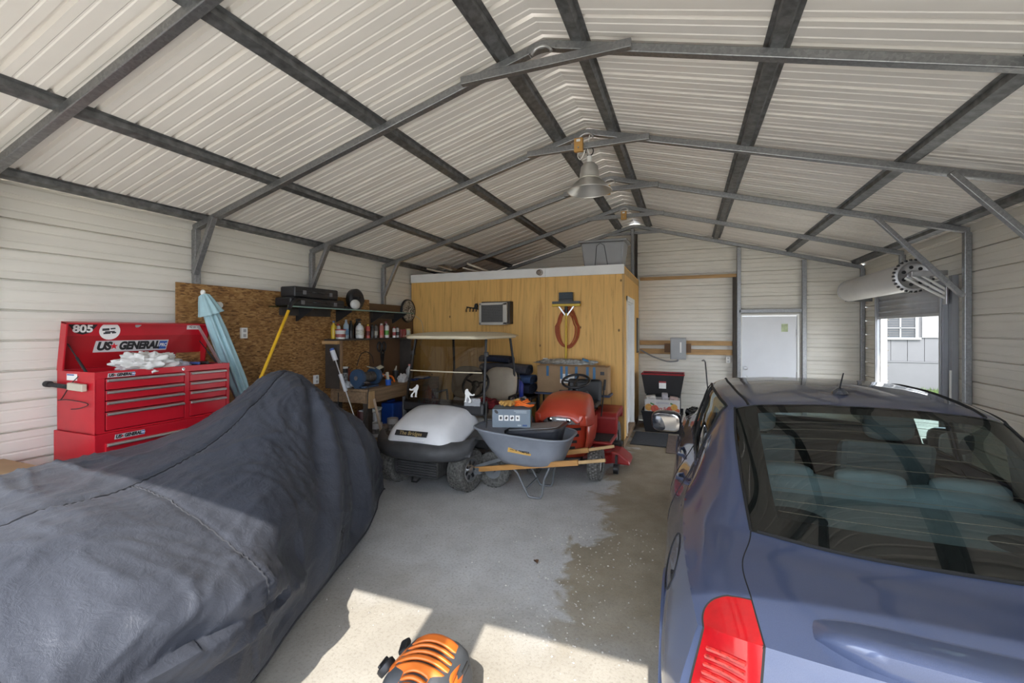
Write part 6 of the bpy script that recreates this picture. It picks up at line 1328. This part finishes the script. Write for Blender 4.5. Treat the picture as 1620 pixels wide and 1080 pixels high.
# utility cart with blankets
u = thing('utility_cart', 'black plastic utility cart piled with moving blankets behind the golf cart', 'utility cart', (-2.68, 6.66, 0))
for z in (.20, .72): put('shelf', MB().bb((-3.15, 6.42, z), (-2.20, 6.88, z + .05)), M_BLK, u, bevel=.012)
for x in (-3.12, -2.23):
    for y in (6.45, 6.85): put('post', MB().bb((x - .025, y - .025, .05), (x + .025, y + .025, .72)), M_BLK, u, bevel=.008); put('caster', MB().cyl((x - .015, y, .04), (x + .015, y, .04), .04, n=14), M_BLKR, u, smooth=40)
def blanket(z, x0, x1, y, ry, rz, mt, label, seed):
    g = MB(); P = []; n = 40
    for i in range(25):
        t = i / 24; x = x0 + (x1 - x0) * t; row = []
        for j in range(n):
            a = 2 * PI * j / n; s = 1 + .08 * mnoise.noise(Vector((x * 4, math.cos(a) * 1.5 + seed, math.sin(a) * 1.5))) + .03 * math.sin(3 * a + seed)
            sg = .012 * math.sin(x * 5 + seed); row.append((x, y + ry * math.copysign(abs(math.cos(a)) ** .7, math.cos(a)) * s, z + sg + rz * math.copysign(abs(math.sin(a)) ** .7, math.sin(a)) * s))
        P.append(row)
    g.grid(P, 0, True); g.add(P[0], [tuple(range(n))]); g.add(P[-1], [tuple(range(n))])
    o = single('moving_blanket', g, mt, label, 'blanket', 'folded moving blankets', smooth=60)
    sp = []
    for k in range(60): a = k * .28; r = .15 + .75 * k / 60; sp.append((x1 + .004, y + ry * r * math.cos(a), z + .012 * math.sin(x1 * 5 + seed) + rz * r * math.sin(a)))
    put('fold_edge', MB().tube(sp, .006, 5), mat('fold_dark', (.02, .025, .04), .9), o); return o
blanket(.865, -3.12, -2.25, 6.66, .20, .075, mat('blanket_navy', (.022, .030, .065), .95, 0, .2, 16., .3, 90), 'navy moving blanket at the bottom of the pile', 1.)
blanket(1.02, -3.14, -2.24, 6.66, .19, .065, mat('blanket_blue', (.045, .085, .20), .95, 0, .2, 16., .3, 90), 'mid blue moving blanket in the middle of the pile', 2.)
blanket(1.175, -3.10, -2.30, 6.64, .17, .075, mat('blanket_grey', (.065, .068, .085), .95, 0, .2, 16., .3, 90), 'rolled grey moving blanket near the top of the pile', 3.)
blanket(1.315, -3.14, -2.62, 6.68, .14, .055, mat('blanket_dark', (.018, .024, .05), .95, 0, .2, 16., .3, 90), 'dark navy moving blanket on the very top of the pile', 4.)
j = thing('blue_jug', 'bright blue plastic jug in front of the blanket pile', 'jug', (-2.34, 6.24, .80)); put('body', MB().lathe([(.001, .0), (.075, 0), (.08, .02), (.08, .17), (.06, .22), (.03, .24), (.03, .26), (.001, .26)], (-2.34, 6.24, .802), n=22), mat('jug_blue', (.015, .035, .28), .4), j, smooth=40); put('cap', MB().cyl((-2.34, 6.24, 1.063), (-2.34, 6.24, 1.085), .035), M_BLK, j)
# things on the cart's seat and beyond
cloth_lump('garden_gloves', (-2.52, 5.48, .80), (.17, .12, .07), mat('glove_red', (.22, .02, .03), .8, 0, .8, 14.), 'pile of red and black gloves on the cart seat', 'gloves', 21, .45)
single('seat_carton', MB().box((-2.68, 5.50, .765), (.22, .2, .045), (0, 0, .3)), mat('pkg_blue', (.18, .36, .55), .4, 0, .6, 9.), 'blue and white flat package on the cart seat', 'package')
cloth_lump('wire_tangle', (-2.68, 6.17, .84), (.22, .12, .045), mat('tangle_dark', (.04, .035, .03), .7, 0, .6, 30.), 'dark tangle of straps on the cart rear deck', 'straps', 25, .5)
# roof of the plywood room: tote and plastic trims
tt = thing('storage_tote', 'grey storage tote on top of the plywood room', 'tote', (-1.27, 7.5, RZ + .125)); MTt = mat('tote_grey', (.30, .31, .325), .5, 0, .05)
zb = RZ + .126
def frust(x0, x1, y0, y1, z0, z1, ins): return MB().add([(x0 + ins, y0 + ins, z0), (x1 - ins, y0 + ins, z0), (x1 - ins, y1 - ins, z0), (x0 + ins, y1 - ins, z0), (x0, y0, z1), (x1, y0, z1), (x1, y1, z1), (x0, y1, z1)], [(3, 2, 1, 0), (4, 5, 6, 7), (0, 1, 5, 4), (1, 2, 6, 5), (2, 3, 7, 6), (3, 0, 4, 7)])
put('body', frust(-1.62, -.92, 7.25, 7.72, zb, zb + .44, .05), MTt, tt, bevel=.02); put('lid', MB().bb((-1.66, 7.21, zb + .44), (-.88, 7.76, zb + .475)), MTt, tt, bevel=.012)
put('rib_mark', MB().tube([(-1.40, 7.284, zb + .01), (-1.36, 7.245, zb + .38), (-1.30, 7.235, zb + .42), (-1.24, 7.245, zb + .38), (-1.18, 7.284, zb + .01)], .006, 6), mat('rib_dark', (.10, .10, .11), .6), tt)
for k, (xa, ya, za, xb, yb, zb_, r, l) in enumerate(((-4.44, 7.05, 2.915, -3.95, 7.35, 2.80, .018, 'cream plastic pipe poking up left on the plywood room roof'), (-4.30, 7.1, 2.875, -3.82, 7.4, 2.80, .016, 'cream plastic pipe second from the left wall on the room roof'),
                                      (-3.62, 7.05, 2.965, -3.22, 7.4, 2.80, .020, 'cream plastic pipe with open end right on the room roof'), (-3.72, 7.08, 2.90, -3.35, 7.35, 2.80, .016, 'thinner cream plastic pipe below the open-ended pipe'))):
    p, q = Vector((xa, ya, za)), Vector((xb, yb, zb_)); o = thing('plastic_pipe', l, 'pipe', tuple(q)); put('pipe', MB().cyl(p, q, r, n=12), mat('pvc_cream', (.58, .52, .44), .5), o, smooth=40); put('bore', MB().cyl(p - (q - p).normalized() * .001, p + (q - p).normalized() * .002, r * .7, n=12), M_DARK, o)
single('scrap_board', MB().box((-4.10, 7.22, 2.935), (.30, .20, .02), (.2, .30, .1)), mat('scrap_tan', (.42, .33, .24), .7), 'tan scrap board lying across the cream pipes', 'board')
# ---- back wall: panel, outlet, cane, bins
ep = thing('electrical_panel', 'grey electrical panel box mounted on two pine boards', 'electrical panel', (-.15, 9.08, 1.23)); MEp = mat('panel_grey', (.33, .34, .35), .45, .1, .05)
put('mount_board', MB().bb((-.40, 9.10, 1.36), (.08, 9.124, 1.53)), M_LUMD if False else mat('mount_brown', (.17, .095, .05), .7), ep); put('box', MB().bb((-.29, 8.99, 1.235), (-.01, 9.10, 1.645)), MEp, ep, bevel=.006); put('door', MB().bb((-.275, 8.982, 1.26), (-.025, 8.99, 1.62)), MEp, ep, bevel=.004); put('breaker_label', MB().bb((-.12, 8.980, 1.36), (-.09, 8.982, 1.56)), M_WHT, ep)
put('conduit', MB().tube(spl([(-.16, 9.05, 1.235), (-.17, 9.06, 1.20), (-.35, 9.08, 1.19), (-.62, 9.09, 1.28), (-.84, 9.1, 1.40)], 8), .014, 8), M_GREY, ep, smooth=50)
outlet('wall_outlet', (.715, 9.165, 1.24), (0, -1, 0), (0, 0, 1), 'white outlet box on the back wall left of the white door')
cn = thing('walking_cane', 'thin dark cane leaning against the back wall beside the bins', 'cane', (.40, 9.05, 0)); put('shaft', MB().cyl((.325, 9.13, 1.20), (.42, 8.98, .01), .011, n=10), M_BLK, cn, smooth=40); put('grip', MB().tube([(.325, 9.13, 1.19), (.30, 9.12, 1.225), (.27, 9.10, 1.215)], .013, 8), mat('grip_grey', (.2, .2, .2), .5), cn, smooth=50)
def tote(name, x0, x1, y0, y1, z0, z1, rim, label):
    o = thing(name, label, 'tote', ((x0 + x1) / 2, (y0 + y1) / 2, z0)); ins = .06
    g = MB()
    for (a, b) in (((x0, y0), (x1, y0)), ((x1, y0), (x1, y1)), ((x1, y1), (x0, y1)), ((x0, y1), (x0, y0))):
        cx_, cy_ = (x0 + x1) / 2, (y0 + y1) / 2
        def inn(p): return (p[0] + (ins if p[0] < cx_ else -ins), p[1] + (ins if p[1] < cy_ else -ins), z0)
        g.add([inn(a), inn(b), (b[0], b[1], z1), (a[0], a[1], z1)], [(0, 1, 2, 3)])
    g.add([(x0 + ins, y0 + ins, z0), (x1 - ins, y0 + ins, z0), (x1 - ins, y1 - ins, z0), (x0 + ins, y1 - ins, z0)], [(0, 1, 2, 3)])
    put('shell', g, mat('tote_black', (.014, .014, .016), .35, 0, .1), o, weld=.001, solid=.006)
    put('rim', MB().tube([(x0, y0, z1), (x1, y0, z1), (x1, y1, z1), (x0, y1, z1)], .016, 6, True), rim, o, smooth=50); return o
MRm = mat('tote_red', (.33, .02, .03), .4)
t1 = tote('storage_tote', -.74, -.06, 8.14, 8.60, 0, .36, mat('tote_black', (.014, .014, .016)), 'lower black tote holding a fruit carton by the back wall')
fc = thing('fruit_carton', 'white fruit carton printed with oranges in the lower black tote', 'carton', (-.40, 8.30, .30)); put('box', MB().bb((-.69, 8.165, .31), (-.11, 8.185, .58)).bb((-.69, 8.165, .31), (-.67, 8.50, .58)).bb((-.13, 8.165, .31), (-.11, 8.50, .58)).bb((-.69, 8.48, .31), (-.11, 8.50, .58)).bb((-.69, 8.165, .31), (-.11, 8.50, .32)), mat('carton_white', (.60, .58, .56), .6), fc)
for (x, z, r, cl) in ((-.62, .44, .06, (.60, .30, .06)), (-.52, .42, .065, (.55, .09, .05)), (-.20, .46, .055, (.60, .32, .06)), (-.27, .42, .05, (.50, .08, .05)), (-.15, .40, .04, (.55, .12, .05))): put('fruit_print', MB().lathe([(.001, 0), (r, 0), (r, .0012), (.001, .0012)], (x, 8.1648 - (r * .01), z), (0, -1, 0), 22), mat('print_%.2f%.2f' % cl[:2], cl, .5, 0, .2, 30.), fc)
for x, z in ((-.56, .50), (-.23, .51)): put('leaf_print', MB().box((x, 8.1642, z), (.07, .001, .025), (0, .4, 0)), mat('leaf_green', (.06, .20, .04), .5), fc)
text('lettering', 'Very Best', .075, mat('print_red', (.45, .04, .04), .5), fc, (-.39, 8.1636, .425), (1, 0, 0), (0, 0, 1), .0006, 'CENTER', .15, .001, .8); text('lettering', 'GROWERS', .040, mat('print_grey', (.25, .25, .38), .5), fc, (-.39, 8.1636, .52), (1, 0, 0), (0, 0, 1), .0006, 'CENTER', 0, 0, 1.1)
for k, (x, z, w1, h1, cl, l) in enumerate(((-.58, .60, .16, .14, (.55, .52, .48), 'white packet in the fruit carton, leftmost'), (-.36, .62, .10, .20, (.42, .40, .42), 'grey packet upright in the middle of the fruit carton'), (-.22, .60, .14, .12, (.50, .36, .32), 'pinkish packet in the fruit carton, rightmost'))):
    single('packet', MB().box((x, 8.32, z - .09), (w1, .10, h1 + .1), (.12, .15 * (k - 1), .1)), mat('packet%d' % k, cl, .5, 0, .4, 14.), l, 'packet', bevel=.01)
t2 = tote('storage_tote', -.76, -.04, 8.36, 8.80, .64, 1.0, MRm, 'black tote with a red rim stacked behind the fruit carton'); put('label_sheet', MB().bb((-.46, 8.366, .75), (-.34, 8.374, .87)), M_WHT, t2); put('label_head', MB().bb((-.46, 8.364, .85), (-.34, 8.3655, .88)), MRm, t2)
single('storage_crate', MB().bb((-.70, 8.62, 0), (-.10, 9.0, .635)), mat('crate_black', (.015, .015, .017), .5), 'tall black crate under the red rimmed tote', 'crate', bevel=.02)
cloth_lump('trash_bag', (.18, 8.35, .20), (.20, .22, .26), mat('bag_black_gloss', (.02, .02, .022), .22), 'shiny black trash bag between the bins and the car', 'bag', 31, .4)
single('floor_mat', MB().bb((-.83, 7.18, .004), (-.29, 8.10, .016)), mat('mat_charcoal', (.055, .06, .07), .95, 0, .2, 30., .3, 120), 'dark grey floor mat in front of the white side door', 'mat', bevel=.004)
single('floor_mat', MB().bb((-.285, 6.86, .004), (.22, 8.0, .014)), mat('mat_brown', (.17, .13, .11), .95, 0, .2, 30., .3, 120), 'brown floor mat beside the dark grey mat', 'mat', bevel=.004)
pf = thing('picture_frame', 'narrow framed picture on the side of the plywood room', 'picture', (RX, 8.85, 1.4)); put('frame', MB().bb((RX + .001, 8.72, 1.36), (RX + .025, 8.98, 2.02)), mat('frame_dark', (.07, .06, .05), .4), pf, bevel=.004); put('print', MB().bb((RX + .0255, 8.745, 1.39), (RX + .0265, 8.955, 1.99)), mat('print_grey_green', (.30, .33, .28), .3, 0, .3, 6.), pf)
# ================================================================ PENDANT LAMP, BLOWER
def build_lamp():
    x, y = -.93, 4.56
    l = thing('pendant_lamp', 'spun aluminium pendant lamp hanging from the roof peak', 'lamp', (x, y, 3.18)); MA = mat('aluminium', (.66, .65, .62), .42, .8, .06, 8.)
    prof = [(.225, 0), (.20, .03), (.15, .085), (.105, .12), (.10, .125), (.098, .17), (.085, .25), (.055, .285), (.03, .29)]
    put('shade', MB().lathe(prof + [(r - .004, h) for r, h in prof[::-1]], (x, y, 3.22), n=40, caps=False), MA, l, smooth=40); put('shade_rim', MB().tube([(x + .225 * math.cos(t), y + .225 * math.sin(t), 3.22) for t in np.linspace(0, 2 * PI, 40, False)], .005, 6, True), MA, l, smooth=50)
    put('collar', MB().lathe([(.108, .115), (.111, .12), (.111, .13), (.102, .135)], (x, y, 3.22), n=32), mat('collar_cream', (.55, .53, .47), .4), l, smooth=40)
    put('bulb', MB().lathe([(.001, .08), (.035, .09), (.05, .13), (.035, .19), (.02, .22), (.02, .28)], (x, y, 3.22), n=20), mat('bulb_white', (.75, .75, .73), .3), l, smooth=50)
    put('socket', MB().cyl((x, y, 3.50), (x, y, 3.58), .03, .025, 14), M_WHT, l, smooth=40); put('hook', MB().tube([(x + .04 * math.cos(t), y, 3.63 + .045 * math.sin(t)) for t in np.linspace(-2.2, 3.4, 18)], .006, 6), M_BLK, l, smooth=50)
    put('supply_wire', MB().tube(spl([(x, y, 3.60), (x - .03, y, 3.66), (x - .09, y, 3.56), (x - .12, y, 3.62), (x - .02, y, 3.70), (x, y + .01, 3.80)], 8), .005, 6), M_WHT, l, smooth=50)
build_lamp()
def block(x, y, z, s, label):
    b = thing('wood_block', label, 'wood block', (x, y, z), group='wood blocks on the peak ties'); put('block', MB().bb((x - .045 * s, y - .02, z - .07 * s), (x + .045 * s, y + .02, z + .07 * s)), mat('block_amber', (.52, .29, .09), .6, 0, .2, 6.), b, bevel=.004); put('paper_tag', MB().bb((x - .02, y - .022, z + .03 * s), (x + .02, y - .0205, z + .055 * s)), M_WHT, b); put('screw', MB().cyl((x, y - .03, z - .03 * s), (x, y - .02, z - .03 * s), .008, n=8), M_STEEL, b)
zt_ = zraf(XC + .61)
block(-1.03, 4.614 - .105, zt_, 1., 'amber wood block on the peak tie above the pendant lamp'); block(-.99, 6.138 - .105, zt_ - .02, .9, 'amber wood block on the peak tie just behind the lamp shade'); block(-.97, 7.662 - .105, zt_, 1., 'amber wood block on the farthest peak tie')
def build_blower():
    X, Y = -1.09, 1.77
    b = thing('backpack_blower', 'orange and dark grey petrol blower engine on the floor in the foreground', 'leaf blower', (X, Y, 0), .10, world=False)
    MO = mat('blower_orange', (.72, .17, .025), .38, 0, .08, 8., coat=.2); MG = mat('blower_grey', (.075, .08, .088), .5, 0, .12, 10.)
    # grey housing
    def sq(x0, x1, y0, y1, z, n=36, pw=.45): return [((x0 + x1) / 2 + (x1 - x0) / 2 * math.copysign(abs(math.cos(a)) ** pw, math.cos(a)), (y0 + y1) / 2 + (y1 - y0) / 2 * math.copysign(abs(math.sin(a)) ** pw, math.sin(a)), z) for a in [2 * PI * k / n for k in range(n)]]
    rg = [sq(-.15, .15, -.20, .14, .0), sq(-.18, .17, -.22, .16, .06), sq(-.19, .17, -.22, .165, .18), sq(-.17, .15, -.20, .155, .26), sq(-.13, .12, -.17, .13, .30), sq(-.06, .06, -.1, .07, .31)]
    put('housing', MB().grid(rg, 0, True).add(rg[-1], [tuple(range(36))]).add(rg[0], [tuple(range(36))]), MG, b, smooth=50)
    # orange shroud over the top, sloping to the near side, with real slots
    def sh(u, v):   # u across -1..1, v 0 far .. 1 near
        wd = .115 + .035 * math.sin(min(1, v * 1.6) * PI / 2) - (.055 if v > .62 else 0) * min(1, (v - .62) / .06 if v > .62 else 0)
        return Vector((u * wd - .01, .155 - .40 * v, .335 - .03 * u * u * 2 - .10 * max(0, v - .55) ** 1.2 - .05 * max(0, .15 - v) / .15))
    nu, nv = 24, 48; g = MB(); P = [[sh(-1 + 2 * i / nu, j / nv) for i in range(nu + 1)] for j in range(nv + 1)]; vs = [p for r in P for p in r]; fs = []
    for j in range(nv):
        for i in range(nu):
            v = (j + .5) / nv; u = -1 + 2 * (i + .5) / nu
            slot = (.22 < v < .60 and int((v - .22) / .0475) % 2 == 1 and abs(u) < .80) or (.68 < v < .98 and int((v - .68) / .0375) % 2 == 1 and abs(u) < .62)
            if not slot: fs.append((j * (nu + 1) + i, j * (nu + 1) + i + 1, (j + 1) * (nu + 1) + i + 1, (j + 1) * (nu + 1) + i))
    g.add(vs, fs); put('shroud', g, MO, b, smooth=40, solid=.012)
    for s in (-1, 1): put('shroud_side', MB().grid([[sh(s, v) + Vector((0, 0, -.002)), sh(s, v) + Vector((s * .018, 0, -.03)), sh(s, v) + Vector((s * .02, 0, -.06))] for v in np.linspace(0, 1, 30)]), MO, b, smooth=50, solid=.005)
    put('data_plate', MB().grid([[sh(u, v) + Vector((0, 0, .008)) for u in (-.35, 0, .35, .75)] for v in (.04, .11, .17)]), mat('plate_grey', (.30, .30, .31), .4, 0, .3, 40.), b)
    put('inner_fan', MB().lathe([(.001, .0), (.10, 0), (.10, .01), (.001, .01)], (-.01, .0, .285), n=28), M_BLK, b)
    # filler caps on the left, air filter and muffler on the right
    k = put('fuel_cap', MB().lathe([(.001, 0), (.042, 0), (.045, .012), (.045, .03), (.036, .036), (.001, .036)], (-.20, -.03, .22), (-.8, .1, .6), 22), M_BLK, b, smooth=40)
    put('cap_grip', MB().box((-.232, -.025, .244), (.016, .07, .02), (0, -.9, 0)), M_BLK, k, bevel=.005)
    put('cap_grip', MB().box((-.185, .09, .25), (.05, .09, .03), (0, -.5, .3)), M_BLK, b, bevel=.012)
    put('side_vent', MB().bb((.148, .0, .20), (.158, .08, .215)).bb((.148, .0, .225), (.156, .08, .238)).bb((.148, .0, .25), (.152, .07, .262)), M_BLK, b)
    put('yellow_tag', MB().box((.168, -.08, .20), (.004, .045, .07), (0, -.15, 0)), mat('tag_yellow', (.60, .55, .20), .5), b)
    for i in range(9): put('cylinder_fin', MB().bb((.18, -.02 + i * .014 - .09, .04), (.245, -.014 + i * .014 - .09, .17)), M_CHR, b)
    put('muffler', MB().bb((.185, -.12, .03), (.26, .06, .13)), mat('muffler_steel', (.40, .37, .33), .35, .9, .2, 30.), b, bevel=.012)
    put('base_frame', MB().bb((.15, -.16, .0), (.44, .12, .022)).bb((-.2, -.2, .0), (.2, .16, .012)), M_BLK, b, bevel=.005)
    put('air_cleaner', MB().lathe([(.001, 0), (.06, 0), (.075, .02), (.078, .10), (.06, .14), (.03, .15), (.001, .15)], (.30, .02, .10), (.9, -.35, .1), 26), MG, b, smooth=40); put('cleaner_nut', MB().cyl((.445, -.035, .116), (.475, -.047, .12), .018, n=10), M_STEEL, b); put('strut', MB().beam((.27, .06, .02), (.27, .06, .10), .04, .1), MG, b)
    text('lettering', 'Husqvarna', .034, mat('plate_grey', (.3, .3, .31)), b, (.055, -.185, .262), (1, -.1, 0), (0, .8, .55), .001, 'LEFT', 0, .0006) if False else None
build_blower()
